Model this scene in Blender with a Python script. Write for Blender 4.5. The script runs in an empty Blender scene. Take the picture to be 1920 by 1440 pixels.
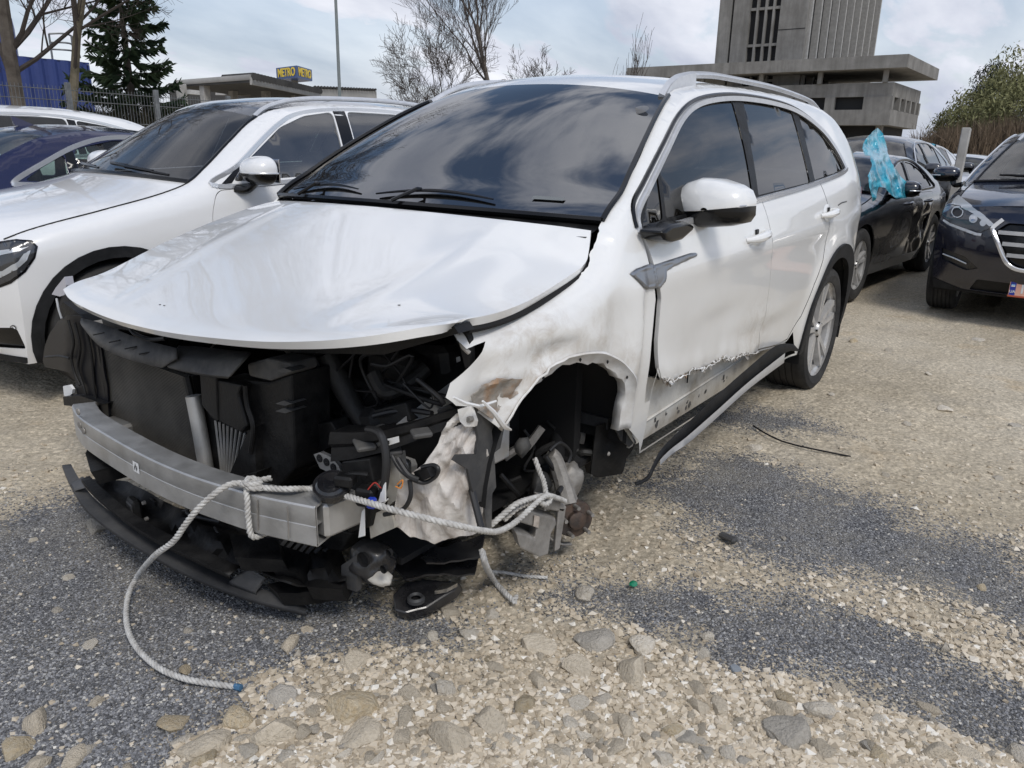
import bpy, bmesh, math, random
import numpy as np
from mathutils import Vector, Matrix, geometry, noise as mnoise

# ---------------------------------------------------------------- camera, world, sun, exposure
scene = bpy.context.scene
COL = scene.collection
CAM = np.array([1.855, 2.035, 1.335])
YAW, PITCH, ROLL = math.radians(215.7), math.radians(17.0), math.radians(1.2)
FPX = 1442.0
FW = np.array([math.cos(YAW)*math.cos(PITCH), math.sin(YAW)*math.cos(PITCH), -math.sin(PITCH)])
_r = np.array([math.sin(YAW), -math.cos(YAW), 0.0]); _u = np.cross(_r, FW)
RT = _r*math.cos(ROLL)+_u*math.sin(ROLL); UP = -_r*math.sin(ROLL)+_u*math.cos(ROLL)
cd = bpy.data.cameras.new('camera'); cam = bpy.data.objects.new('camera', cd); COL.objects.link(cam)
cd.sensor_width = 36.0; cd.lens = 36.0*FPX/1920.0; cd.clip_start = 0.05; cd.clip_end = 3000
cam.matrix_world = Matrix(((RT[0], UP[0], -FW[0], CAM[0]), (RT[1], UP[1], -FW[1], CAM[1]), (RT[2], UP[2], -FW[2], CAM[2]), (0, 0, 0, 1)))
scene.camera = cam

SUN_EL, SUN_AZ = math.radians(52), math.radians(60)      # azimuth measured from +x towards +y
world = bpy.data.worlds.new('World'); scene.world = world; world.use_nodes = True
nt = world.node_tree; nt.nodes.clear()
def wn(t, **k):
    n = nt.nodes.new(t)
    for a, b in k.items(): setattr(n, a, b)
    return n
out = wn('ShaderNodeOutputWorld')
sky = wn('ShaderNodeTexSky', sky_type='NISHITA', sun_disc=False)
sky.sun_elevation = SUN_EL; sky.sun_rotation = math.pi/2-SUN_AZ; sky.air_density = 1.2; sky.dust_density = 1.0; sky.ozone_density = 3.0
bg1 = wn('ShaderNodeBackground'); bg1.inputs[1].default_value = 0.10
nt.links.new(sky.outputs[0], bg1.inputs[0])
tc = wn('ShaderNodeTexCoord'); sep = wn('ShaderNodeSeparateXYZ'); nt.links.new(tc.outputs['Generated'], sep.inputs[0])
def wmath(op, a, b=None):
    n = wn('ShaderNodeMath', operation=op)
    for i, v in enumerate((a, b)):
        if v is None: continue
        if isinstance(v, (int, float)): n.inputs[i].default_value = v
        else: nt.links.new(v, n.inputs[i])
    return n.outputs[0]
zz = wmath('ADD', wmath('MAXIMUM', sep.outputs[2], 0.0), 0.30)
cx = wmath('DIVIDE', sep.outputs[0], zz); cy = wmath('DIVIDE', sep.outputs[1], zz)
cmb = wn('ShaderNodeCombineXYZ'); nt.links.new(cx, cmb.inputs[0]); nt.links.new(cy, cmb.inputs[1])
mp = wn('ShaderNodeMapping'); mp.inputs['Rotation'].default_value = (0, 0, math.radians(62)); mp.inputs['Scale'].default_value = (0.85, 1.7, 1.0)
mp.inputs['Location'].default_value = (3.35, 0.9, 0)
nt.links.new(cmb.outputs[0], mp.inputs[0])
n1 = wn('ShaderNodeTexNoise'); n1.inputs['Scale'].default_value = 1.9; n1.inputs['Detail'].default_value = 7; n1.inputs['Roughness'].default_value = 0.56; n1.inputs['Distortion'].default_value = 0.35
nt.links.new(mp.outputs[0], n1.inputs['Vector'])
rmp = wn('ShaderNodeValToRGB'); rmp.color_ramp.elements[0].position = 0.43; rmp.color_ramp.elements[1].position = 0.58
rmp.color_ramp.interpolation = 'EASE'
rmp.color_ramp.elements[0].color = (0.04, 0.04, 0.04, 1)
nt.links.new(n1.outputs[0], rmp.inputs[0])
n2 = wn('ShaderNodeTexNoise'); n2.inputs['Scale'].default_value = 1.5; n2.inputs['Detail'].default_value = 6; n2.inputs['Roughness'].default_value = 0.55
nt.links.new(mp.outputs[0], n2.inputs['Vector'])
cr2 = wn('ShaderNodeValToRGB')
cr2.color_ramp.elements[0].position = 0.30; cr2.color_ramp.elements[0].color = (0.375, 0.415, 0.52, 1)
cr2.color_ramp.elements[1].position = 0.72; cr2.color_ramp.elements[1].color = (0.82, 0.835, 0.895, 1)
nt.links.new(n2.outputs[0], cr2.inputs[0])
bg2 = wn('ShaderNodeBackground'); bg2.inputs[1].default_value = 1.0
nt.links.new(cr2.outputs[0], bg2.inputs[0])
# low haze: the cloud deck closes towards the horizon
hz = wmath('SUBTRACT', 1.0, wmath('MULTIPLY', wmath('MAXIMUM', sep.outputs[2], 0.0), 2.6))
hzc = wmath('MULTIPLY', wmath('MAXIMUM', hz, 0.0), 0.95)
fac = wmath('MAXIMUM', rmp.outputs[0], hzc)
mx = wn('ShaderNodeMixShader'); nt.links.new(fac, mx.inputs[0]); nt.links.new(bg1.outputs[0], mx.inputs[1]); nt.links.new(bg2.outputs[0], mx.inputs[2])
nt.links.new(mx.outputs[0], out.inputs[0])

sd = bpy.data.lights.new('sun', 'SUN'); sun = bpy.data.objects.new('sun', sd); COL.objects.link(sun)
sd.energy = 1.5; sd.angle = math.radians(18); sd.color = (1.0, 0.96, 0.90)
sdir = Vector((math.cos(SUN_EL)*math.cos(SUN_AZ), math.cos(SUN_EL)*math.sin(SUN_AZ), math.sin(SUN_EL)))
sun.rotation_euler = sdir.to_track_quat('Z', 'Y').to_euler()
vs = scene.view_settings; vs.view_transform = 'Standard'; vs.look = 'None'; vs.exposure = 0.28; vs.gamma = 1.0; vs.use_curve_mapping = False
try:
    scene.cycles.max_bounces = 8; scene.cycles.transparent_max_bounces = 24; scene.cycles.use_denoising = True
    scene.cycles.caustics_reflective = False; scene.cycles.caustics_refractive = False
except Exception: pass

# ---------------------------------------------------------------- measuring helpers (pixel of the photo -> point at a given real depth plane)
def ray(px, py): return FW+RT*(px-960)/FPX+UP*(720-py)/FPX
def _pl(px, py, ax, v):
    d = ray(px, py); t = (v-CAM[ax])/d[ax]; return CAM+t*d
def UX(px, py, v): return _pl(px, py, 0, v)
def UY(px, py, v): return _pl(px, py, 1, v)
def UZ(px, py, v=0.0): return _pl(px, py, 2, v)
def UD(px, py, d): return CAM+ray(px, py)*d
def PJ(P):
    d = np.asarray(P, float)-CAM; z = d@FW
    return 960+FPX*(d@RT)/z, 720-FPX*(d@UP)/z, z
# ---------------------------------------------------------------- materials
MATS = {}
def principled(name, col, rough=0.6, metal=0.0, coat=0.0, spec=0.5, **k):
    if name in MATS: return MATS[name]
    m = bpy.data.materials.new(name); m.use_nodes = True; MATS[name] = m
    b = m.node_tree.nodes['Principled BSDF']
    b.inputs['Base Color'].default_value = (*col, 1); b.inputs['Roughness'].default_value = rough
    b.inputs['Metallic'].default_value = metal; b.inputs['Coat Weight'].default_value = coat
    b.inputs['Coat Roughness'].default_value = 0.03; b.inputs['Specular IOR Level'].default_value = spec
    return m
class NT:
    def __init__(s, m): s.m = m; s.t = m.node_tree; s.b = s.t.nodes.get('Principled BSDF')
    def n(s, t, **k):
        n = s.t.nodes.new(t)
        for a, b in k.items(): setattr(n, a, b)
        return n
    def l(s, a, b): s.t.links.new(a, b)
    def coords(s, kind='Object'):
        return s.n('ShaderNodeTexCoord').outputs[kind]
    def noise(s, vec, scale, detail=5, rough=0.55, dist=0.0):
        n = s.n('ShaderNodeTexNoise'); n.inputs['Scale'].default_value = scale; n.inputs['Detail'].default_value = detail
        n.inputs['Roughness'].default_value = rough; n.inputs['Distortion'].default_value = dist; s.l(vec, n.inputs['Vector']); return n.outputs[0]
    def voro(s, vec, scale, feature='F1', out=0):
        n = s.n('ShaderNodeTexVoronoi', feature=feature); n.inputs['Scale'].default_value = scale; s.l(vec, n.inputs['Vector']); return n.outputs[out]
    def ramp(s, fac, stops, interp='LINEAR'):
        r = s.n('ShaderNodeValToRGB'); r.color_ramp.interpolation = interp; e = r.color_ramp.elements
        while len(e) < len(stops): e.new(0.5)
        for i, (p, c) in enumerate(stops):
            e[i].position = p; e[i].color = (c, c, c, 1) if isinstance(c, (int, float)) else (*c, 1)
        s.l(fac, r.inputs[0]); return r.outputs[0]
    def mix(s, fac, a, b, mode='MIX'):
        n = s.n('ShaderNodeMix', data_type='RGBA', blend_type=mode)
        for i, v in ((0, fac), (6, a), (7, b)):
            if isinstance(v, (int, float)) and i == 0: n.inputs[0].default_value = v
            elif isinstance(v, (tuple, list)): n.inputs[i].default_value = (*v[:3], 1)
            elif isinstance(v, (int, float)): n.inputs[i].default_value = (v, v, v, 1)
            else: s.l(v, n.inputs[i])
        return n.outputs[2]
    def math(s, op, a, b=0.0, clamp=False):
        n = s.n('ShaderNodeMath', operation=op, use_clamp=clamp)
        for i, v in enumerate((a, b)):
            if isinstance(v, (int, float)): n.inputs[i].default_value = v
            else: s.l(v, n.inputs[i])
        return n.outputs[0]
    def bump(s, h, strength=0.3, dist=0.01, prev=None):
        n = s.n('ShaderNodeBump'); n.inputs['Strength'].default_value = strength; n.inputs['Distance'].default_value = dist
        s.l(h, n.inputs['Height'])
        if prev is not None: s.l(prev, n.inputs['Normal'])
        s.l(n.outputs[0], s.b.inputs['Normal']); return n.outputs[0]
    def col(s, c): s.l(c, s.b.inputs['Base Color'])
    def rough(s, c): s.l(c, s.b.inputs['Roughness'])

def varied(name, c1, c2, scale=8.0, rough=0.6, r2=None, metal=0.0, coat=0.0, bump=0.0, bscale=None, spec=0.5, stops=(0.35, 0.65)):
    """two-tone worn surface: noise between two colours with relief"""
    if name in MATS: return MATS[name]
    m = principled(name, c1, rough, metal, coat, spec); T = NT(m); v = T.coords()
    f = T.ramp(T.noise(v, scale, 7, 0.62), [(stops[0], 0.0), (stops[1], 1.0)])
    T.col(T.mix(f, c1, c2))
    if r2 is not None: T.rough(T.ramp(f, [(0, rough), (1, r2)]))
    if bump: T.bump(T.noise(v, bscale or scale*4, 6, 0.6), bump, 0.01)
    return m

def paint(name, col, dirt=(0.25, 0.21, 0.16), zlo=0.25, zhi=0.75, amt=0.7, rough=0.28, metal=0.0):
    """car paint with clear coat, faint waviness and road dirt spattered on the lower body"""
    if name in MATS: return MATS[name]
    m = principled(name, col, rough, metal, 1.0); T = NT(m); v = T.coords()
    sp = T.n('ShaderNodeSeparateXYZ'); T.l(v, sp.inputs[0])
    mr = T.n('ShaderNodeMapRange'); mr.inputs[1].default_value = zlo; mr.inputs[2].default_value = zhi; mr.inputs[3].default_value = 1.0; mr.inputs[4].default_value = 0.0
    T.l(sp.outputs[2], mr.inputs[0])
    nz = T.ramp(T.noise(v, 9, 9, 0.72), [(0.40, 0.0), (0.72, 1.0)])
    sm = T.ramp(T.noise(v, 2.2, 4, 0.6), [(0.35, 0.25), (0.7, 1.0)])
    d = T.math('MULTIPLY', T.math('MULTIPLY', mr.outputs[0], sm), amt)
    d2 = T.math('ADD', d, T.math('MULTIPLY', nz, 0.10*amt), True)
    T.col(T.mix(d2, col, dirt)); T.rough(T.ramp(d2, [(0, rough), (1, 0.7)]))
    cw = T.ramp(d2, [(0.0, 1.0), (0.8, 0.1)]); T.l(cw, T.b.inputs['Coat Weight'])
    bn = T.n('ShaderNodeBump'); bn.inputs['Strength'].default_value = 0.05; bn.inputs['Distance'].default_value = 0.02
    T.l(T.noise(v, 3.0, 2, 0.5), bn.inputs['Height']); T.l(bn.outputs[0], T.b.inputs['Coat Normal'])
    return m

def glass(name, tint, ior=1.55, rough=0.015, dust=0.03):
    if name in MATS: return MATS[name]
    m = bpy.data.materials.new(name); m.use_nodes = True; MATS[name] = m; t = m.node_tree; t.nodes.clear()
    o = t.nodes.new('ShaderNodeOutputMaterial'); mx = t.nodes.new('ShaderNodeMixShader'); fr = t.nodes.new('ShaderNodeFresnel'); fr.inputs[0].default_value = ior
    tr = t.nodes.new('ShaderNodeBsdfTransparent'); tr.inputs[0].default_value = (*tint, 1)
    gl = t.nodes.new('ShaderNodeBsdfGlossy'); gl.inputs['Roughness'].default_value = rough; gl.inputs[0].default_value = (1, 1, 1, 1)
    df = t.nodes.new('ShaderNodeBsdfDiffuse'); df.inputs[0].default_value = (0.45, 0.42, 0.38, 1)
    tcn = t.nodes.new('ShaderNodeTexCoord'); nz = t.nodes.new('ShaderNodeTexNoise'); nz.inputs['Scale'].default_value = 6; nz.inputs['Detail'].default_value = 8
    t.links.new(tcn.outputs['Object'], nz.inputs['Vector'])
    mul = t.nodes.new('ShaderNodeMath'); mul.operation = 'MULTIPLY'; mul.inputs[1].default_value = dust*2; t.links.new(nz.outputs[0], mul.inputs[0])
    mx2 = t.nodes.new('ShaderNodeMixShader'); t.links.new(mul.outputs[0], mx2.inputs[0]); t.links.new(tr.outputs[0], mx2.inputs[1]); t.links.new(df.outputs[0], mx2.inputs[2])
    t.links.new(fr.outputs[0], mx.inputs[0]); t.links.new(mx2.outputs[0], mx.inputs[1]); t.links.new(gl.outputs[0], mx.inputs[2]); t.links.new(mx.outputs[0], o.inputs[0])
    return m

# ---------------------------------------------------------------- mesh helpers
def new_obj(name, me, parent=None, mat=None):
    o = bpy.data.objects.new(name, me); COL.objects.link(o)
    if parent is not None: o.parent = parent
    if mat is not None and me is not None:
        for mm in (mat if isinstance(mat, (list, tuple)) else [mat]): me.materials.append(mm)
    return o
def tag(o, label=None, cat=None, group=None, kind=None):
    if label: o['label'] = label
    if cat: o['category'] = cat
    if group: o['group'] = group
    if kind: o['kind'] = kind
    return o
def empty(name, loc=(0, 0, 0), rz=0.0, label=None, cat=None, group=None):
    o = bpy.data.objects.new(name, None); COL.objects.link(o); o.location = loc; o.rotation_euler = (0, 0, rz); o.empty_display_size = 0.2
    return tag(o, label, cat, group)
def mesh_np(name, V, F, smooth=True):
    V = np.asarray(V, np.float32); F = np.asarray(F, np.int32); k = F.shape[1]
    me = bpy.data.meshes.new(name); me.vertices.add(len(V)); me.vertices.foreach_set('co', V.ravel())
    me.loops.add(F.size); me.loops.foreach_set('vertex_index', F.ravel())
    me.polygons.add(len(F)); me.polygons.foreach_set('loop_start', np.arange(0, F.size, k, dtype=np.int32)); me.polygons.foreach_set('loop_total', np.full(len(F), k, np.int32))
    me.polygons.foreach_set('use_smooth', np.full(len(F), smooth)); me.update(calc_edges=True); me.validate()
    return me
def catmull(P, n=8, closed=False):
    P = [np.asarray(p, float) for p in P]
    if len(P) < 3 and not closed:
        return [P[0]+(P[-1]-P[0])*t for t in np.linspace(0, 1, n+1)]
    out = []; m = len(P); segs = m if closed else m-1
    for i in range(segs):
        if closed: p0, p1, p2, p3 = P[i-1], P[i], P[(i+1) % m], P[(i+2) % m]
        else: p0 = P[max(i-1, 0)]; p1 = P[i]; p2 = P[i+1]; p3 = P[min(i+2, m-1)]
        for j in range(n):
            t = j/n
            out.append(0.5*((2*p1)+(-p0+p2)*t+(2*p0-5*p1+4*p2-p3)*t*t+(-p0+3*p1-3*p2+p3)*t**3))
    if not closed: out.append(P[-1])
    return out
def resample(P, n):
    P = np.asarray(P, float); d = np.r_[0, np.cumsum(np.linalg.norm(np.diff(P, axis=0), axis=1))]
    s = np.linspace(0, d[-1], n); return np.stack([np.interp(s, d, P[:, k]) for k in range(P.shape[1])], 1)
class MB:
    def __init__(s): s.V = []; s.F = []
    def add(s, V, F):
        o = len(s.V); s.V += [tuple(map(float, v)) for v in V]; s.F += [tuple(i+o for i in f) for f in F]; return s
    def box(s, c, d, rot=None, bev=0.0):
        """box with centre c, size d; rot a 3x3 matrix; chamfered edges when bev > 0"""
        hx, hy, hz = d[0]/2, d[1]/2, d[2]/2; b = min(bev, 0.45*min(d))
        if b <= 0:
            V = [(x, y, z) for x in (-hx, hx) for y in (-hy, hy) for z in (-hz, hz)]
            F = [(0, 1, 3, 2), (4, 6, 7, 5), (0, 4, 5, 1), (2, 3, 7, 6), (0, 2, 6, 4), (1, 5, 7, 3)]
        else:
            V = []; idx = {}
            for sx in (-1, 1):
                for sy in (-1, 1):
                    for sz in (-1, 1):
                        for a in range(3):
                            v = [sx*hx, sy*hy, sz*hz]
                            for k in range(3):
                                if k != a: v[k] -= (sx, sy, sz)[k]*b
                            idx[(sx, sy, sz, a)] = len(V); V.append(v)
            F = []
            S = (-1, 1)
            for a in range(3):
                o1, o2 = [(1, 2), (2, 0), (0, 1)][a]
                for sg in S:
                    q = []
                    for (s1, s2) in ((-1, -1), (1, -1), (1, 1), (-1, 1)):
                        k = [0, 0, 0]; k[a] = sg; k[o1] = s1; k[o2] = s2; q.append(idx[(*k, a)])
                    F.append(tuple(q) if sg > 0 else tuple(q[::-1]))
                # edge chamfers along axis a
                for s1 in S:
                    for s2 in S:
                        k0 = [0, 0, 0]; k0[o1] = s1; k0[o2] = s2; k1 = list(k0); k0[a] = -1; k1[a] = 1
                        q = [idx[(*k0, o1)], idx[(*k1, o1)], idx[(*k1, o2)], idx[(*k0, o2)]]
                        F.append(tuple(q) if s1*s2 < 0 else tuple(q[::-1]))
            for sx in S:
                for sy in S:
                    for sz in S:
                        q = [idx[(sx, sy, sz, 0)], idx[(sx, sy, sz, 1)], idx[(sx, sy, sz, 2)]]
                        F.append(tuple(q) if sx*sy*sz > 0 else tuple(q[::-1]))
        V = np.array(V, float)
        if rot is not None: V = V@np.asarray(rot, float).T
        return s.add(V+np.asarray(c, float), F)
    def tube(s, path, r, n=8, caps=True, flat=1.0):
        P = np.asarray(path, float); m = len(P)
        rr = np.full(m, r) if np.isscalar(r) else np.interp(np.linspace(0, 1, m), np.linspace(0, 1, len(r)), r)
        T = np.gradient(P, axis=0); T /= np.linalg.norm(T, axis=1)[:, None]+1e-12
        ref = np.array([0, 0, 1.0]) if abs(T[0][2]) < 0.9 else np.array([1.0, 0, 0])
        N = np.cross(T[0], ref); N /= np.linalg.norm(N); V = []; F = []
        for i in range(m):
            N = N-T[i]*(N@T[i]); N /= np.linalg.norm(N)+1e-12; B = np.cross(T[i], N)
            for k in range(n):
                a = 2*math.pi*k/n; V.append(P[i]+rr[i]*(math.cos(a)*N+math.sin(a)*B*flat))
        for i in range(m-1):
            for k in range(n):
                k2 = (k+1) % n; F.append((i*n+k, i*n+k2, (i+1)*n+k2, (i+1)*n+k))
        if caps: F.append(tuple(range(n-1, -1, -1))); F.append(tuple((m-1)*n+k for k in range(n)))
        return s.add(V, F)
    def lathe(s, prof, c=(0, 0, 0), axis='y', n=32, caps=False):
        """profile of (radius, offset along axis)"""
        V = []; F = []; m = len(prof)
        for k in range(n):
            a = 2*math.pi*k/n; ca, sa = math.cos(a), math.sin(a)
            for (r, h) in prof:
                p = {'y': (r*ca, h, r*sa), 'z': (r*ca, r*sa, h), 'x': (h, r*ca, r*sa)}[axis]; V.append((p[0]+c[0], p[1]+c[1], p[2]+c[2]))
        for k in range(n):
            k2 = (k+1) % n
            for j in range(m-1): F.append((k*m+j, k*m+j+1, k2*m+j+1, k2*m+j))
        if caps: F.append(tuple(k*m for k in range(n))); F.append(tuple(k*m+m-1 for k in range(n-1, -1, -1)))
        return s.add(V, F)
    def prism(s, poly, vec):
        """3-D polygon extruded along vec"""
        P = np.asarray(poly, float); n = len(P); V = np.vstack([P, P+np.asarray(vec, float)])
        F = [tuple(range(n)), tuple(range(2*n-1, n-1, -1))]+[(i, (i+1) % n+0, (i+1) % n+n, i+n) for i in range(n)]
        return s.add(V, F)
    def grid(s, G, flip=False):
        G = np.asarray(G, float); a, b = G.shape[:2]
        F = [(i*b+j, (i+1)*b+j, (i+1)*b+j+1, i*b+j+1) for i in range(a-1) for j in range(b-1)]
        if flip: F = [f[::-1] for f in F]
        return s.add(G.reshape(-1, 3), F)
    def blob(s, c, r, seed=0, amp=0.15, sub=2, scl=(1, 1, 1), freq=2.0):
        bm = bmesh.new(); bmesh.ops.create_icosphere(bm, subdivisions=sub, radius=1.0)
        V = []; off = Vector((seed*3.7, seed*1.3, seed*7.1))
        for v in bm.verts:
            k = 1+amp*mnoise.noise(v.co*freq+off)+amp*0.5*mnoise.noise(v.co*freq*2.3+off)
            V.append([c[i]+r*scl[i]*v.co[i]*k for i in range(3)])
        F = [tuple(l.index for l in f.verts) for f in bm.faces]; bm.free(); return s.add(V, F)
    def xf(s, M):
        s.V = [tuple(M@Vector(v)) for v in s.V]; return s
    def build(s, name, mat, parent=None, smooth=True, angle=35, recalc=True):
        me = bpy.data.meshes.new(name); me.from_pydata(s.V, [], s.F)
        if recalc:
            bm = bmesh.new(); bm.from_mesh(me); bmesh.ops.recalc_face_normals(bm, faces=bm.faces); bm.to_mesh(me); bm.free()
        if smooth:
            me.polygons.foreach_set('use_smooth', np.ones(len(me.polygons), bool))
            me.set_sharp_from_angle(angle=math.radians(angle))
        me.update(); return new_obj(name, me, parent, mat)
def rotz(a): c, s_ = math.cos(a), math.sin(a); return np.array([[c, -s_, 0], [s_, c, 0], [0, 0, 1.0]])
def roty(a): c, s_ = math.cos(a), math.sin(a); return np.array([[c, 0, s_], [0, 1.0, 0], [-s_, 0, c]])
def rotx(a): c, s_ = math.cos(a), math.sin(a); return np.array([[1.0, 0, 0], [0, c, -s_], [0, s_, c]])
def frame(d, up=(0, 0, 1)):
    """rotation whose x axis runs along d"""
    d = np.asarray(d, float); d = d/np.linalg.norm(d); y = np.cross(up, d); y = y/np.linalg.norm(y); z = np.cross(d, y); return np.stack([d, y, z], 1)

# ---- flat polygon tools
def pip(P, poly):
    poly = np.asarray(poly, float); x, y = P[:, 0], P[:, 1]; ins = np.zeros(len(P), bool); n = len(poly); j = n-1
    for i in range(n):
        xi, yi = poly[i]; xj, yj = poly[j]
        if yi != yj: ins ^= ((yi > y) != (yj > y)) & (x < (xj-xi)*(y-yi)/(yj-yi)+xi)
        j = i
    return ins
def segdist(P, A, B, chunk=400):
    d = np.full(len(P), 1e9)
    for a, b in zip(A, B):
        ab = b-a; L = ab@ab
        t = np.clip(((P-a)@ab)/(L+1e-15), 0, 1); q = P-(a+t[:, None]*ab); d = np.minimum(d, np.einsum('ij,ij->i', q, q))
    return np.sqrt(d)
def polydist(P, poly):
    poly = np.asarray(poly, float); return segdist(P, poly, np.roll(poly, -1, axis=0))
def densify(poly, step, closed=True):
    poly = np.asarray(poly, float); out = []; n = len(poly)
    for i in range(n if closed else n-1):
        a, b = poly[i], poly[(i+1) % n]; k = max(1, int(math.ceil(np.linalg.norm(b-a)/step)))
        for j in range(k): out.append(a+(b-a)*j/k)
    if not closed: out.append(poly[-1])
    return np.array(out)
def fillet(poly, r, n=5, closed=True):
    P = [np.asarray(p[:2], float) for p in poly]; rs = [(p[2] if len(p) > 2 else r) for p in poly]; out = []; m = len(P)
    for i in range(m):
        a, b, c = P[i-1], P[i], P[(i+1) % m]; rr = rs[i]
        if (not closed and i in (0, m-1)) or rr <= 0: out.append(b); continue
        la, lc = np.linalg.norm(a-b), np.linalg.norm(c-b); ra, rc = min(rr, la*0.48), min(rr, lc*0.48)
        p, q = b+(a-b)/la*ra, b+(c-b)/lc*rc
        for k in range(n+1):
            t = k/n; out.append((1-t)**2*p+2*t*(1-t)*b+t*t*q)
    return np.array(out)
def inset(poly, d):
    """shrink a simple polygon by d (mitred)"""
    P = np.asarray(poly, float); n = len(P); ar = 0.5*np.sum(P[:, 0]*np.roll(P[:, 1], -1)-np.roll(P[:, 0], -1)*P[:, 1]); sg = 1 if ar > 0 else -1
    e = np.roll(P, -1, axis=0)-P; e /= np.linalg.norm(e, axis=1)[:, None]+1e-12; nn = sg*np.stack([-e[:, 1], e[:, 0]], 1)
    m = np.roll(nn, 1, axis=0)+nn; k = 1.0/np.maximum(0.35, np.einsum('ij,ij->i', m, m)/2); return P+d*m*k[:, None]
def cdt(outline, holes=(), regions=None, step=0.03, extra=None, keep=0.45):
    """triangulate outline minus holes; returns points and triangle arrays for each region name ('' = rest)"""
    regions = regions or {}
    loops = [densify(outline, step)]+[densify(h, step) for h in holes]+[densify(p, step) for p in regions.values()]
    A = np.vstack(loops); B = np.vstack([np.roll(l, -1, axis=0) for l in loops])
    lo, hi = loops[0].min(0), loops[0].max(0)
    gx, gy = np.meshgrid(np.arange(lo[0], hi[0], step), np.arange(lo[1], hi[1], step)); gx[1::2] += step/2
    G = np.stack([gx.ravel(), gy.ravel()], 1)
    if extra is not None: G = np.vstack([G, extra])
    G = G[pip(G, loops[0])]
    for h in holes: G = G[~pip(G, densify(h, step))]
    G = G[segdist(G, A, B) > step*keep]
    pts = [Vector(p) for p in np.vstack([A, G])]; ed = []; o = 0
    for l in loops:
        n = len(l); ed += [(o+i, o+(i+1) % n) for i in range(n)]; o += n
    V, E, F, *_ = geometry.delaunay_2d_cdt(pts, ed, [], 0, 1e-6)
    V = np.array([tuple(v) for v in V]); F = np.array([f for f in F if len(f) == 3]); C = V[F].mean(1)
    ok = pip(C, loops[0])
    for h in holes: ok &= ~pip(C, h)
    F = F[ok]; C = C[ok]; res = {}; left = np.ones(len(F), bool)
    for nme, p in regions.items():
        k = pip(C, p) & left; res[nme] = F[k]; left &= ~k
    res[''] = F[left]
    return V, res
def sub_mesh(V3, F):
    u, inv = np.unique(F, return_inverse=True); return V3[u], inv.reshape(F.shape)
def panel_obj(name, V3, F, mat, parent, thick=0.0, flip=False, smooth=True, recalc_dir=None):
    v, f = sub_mesh(V3, F)
    if recalc_dir is not None:
        nrm = np.cross(v[f[:, 1]]-v[f[:, 0]], v[f[:, 2]]-v[f[:, 0]])
        if (nrm@np.asarray(recalc_dir)).sum() < 0: f = f[:, ::-1]
    elif flip: f = f[:, ::-1]
    o = new_obj(name, mesh_np(name, v, f, smooth), parent, mat)
    if thick:
        md = o.modifiers.new('thickness', 'SOLIDIFY'); md.thickness = thick; md.offset = -1.0; md.use_even_offset = False
        es = o.modifiers.new('crisp_edges', 'EDGE_SPLIT'); es.split_angle = math.radians(40)
    return o
def coons(c0, c1, d0, d1, nu, nv):
    """grid between bottom curve c0, top curve c1 (u) and side curves d0, d1 (v)"""
    c0, c1, d0, d1 = resample(c0, nu), resample(c1, nu), resample(d0, nv), resample(d1, nv)
    u = np.linspace(0, 1, nu)[:, None, None]; v = np.linspace(0, 1, nv)[None, :, None]
    L = (1-v)*c0[:, None]+v*c1[:, None]; M = (1-u)*d0[None]+u*d1[None]
    Bq = (1-u)*(1-v)*c0[0]+u*(1-v)*c0[-1]+(1-u)*v*c1[0]+u*v*c1[-1]
    return L+M-Bq
def grid_obj(name, G, mat, parent, thick=0.0, up=(0, 0, 1)):
    a, b = G.shape[:2]; i, j = np.meshgrid(np.arange(a-1), np.arange(b-1), indexing='ij'); i = i.ravel(); j = j.ravel()
    F = np.stack([i*b+j, (i+1)*b+j, (i+1)*b+j+1, i*b+j+1], 1); V = G.reshape(-1, 3)
    nrm = np.cross(V[F[:, 1]]-V[F[:, 0]], V[F[:, 3]]-V[F[:, 0]])
    if (nrm@np.asarray(up, float)).sum() < 0: F = F[:, ::-1]
    o = new_obj(name, mesh_np(name, V, F), parent, mat)
    if thick:
        md = o.modifiers.new('thickness', 'SOLIDIFY'); md.thickness = thick; md.offset = -1.0
        es = o.modifiers.new('crisp_edges', 'EDGE_SPLIT'); es.split_angle = math.radians(40)
    return o
def fnoise(P, freq, seed=0, octaves=3):
    """cheap smooth numpy noise in 2-D, about -1..1"""
    rs = np.random.RandomState(seed); out = np.zeros(len(P)); amp = 1.0; tot = 0
    for o_ in range(octaves):
        tab = rs.rand(64, 64)*2-1; q = P*freq; i = np.floor(q).astype(int); f = q-i; f = f*f*(3-2*f)
        a = tab[i[:, 0] % 64, i[:, 1] % 64]; b = tab[(i[:, 0]+1) % 64, i[:, 1] % 64]; c = tab[i[:, 0] % 64, (i[:, 1]+1) % 64]; d = tab[(i[:, 0]+1) % 64, (i[:, 1]+1) % 64]
        out += amp*((a*(1-f[:, 0])+b*f[:, 0])*(1-f[:, 1])+(c*(1-f[:, 0])+d*f[:, 0])*f[:, 1]); tot += amp; amp *= 0.5; freq *= 2.03
    return out/tot
def text_mesh(name, s, size, mat, parent, M, ext=0.002, bold=0.0):
    cu = bpy.data.curves.new(name, 'FONT'); cu.body = s; cu.size = size; cu.extrude = ext; cu.offset = bold; cu.align_x = 'CENTER'; cu.align_y = 'CENTER'
    t = bpy.data.objects.new(name, cu); COL.objects.link(t); dg = bpy.context.evaluated_depsgraph_get(); dg.update()
    me = bpy.data.meshes.new_from_object(t.evaluated_get(dg)); bpy.data.objects.remove(t); bpy.data.curves.remove(cu)
    me.transform(M); me.materials.clear(); return new_obj(name, me, parent, mat)
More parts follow.
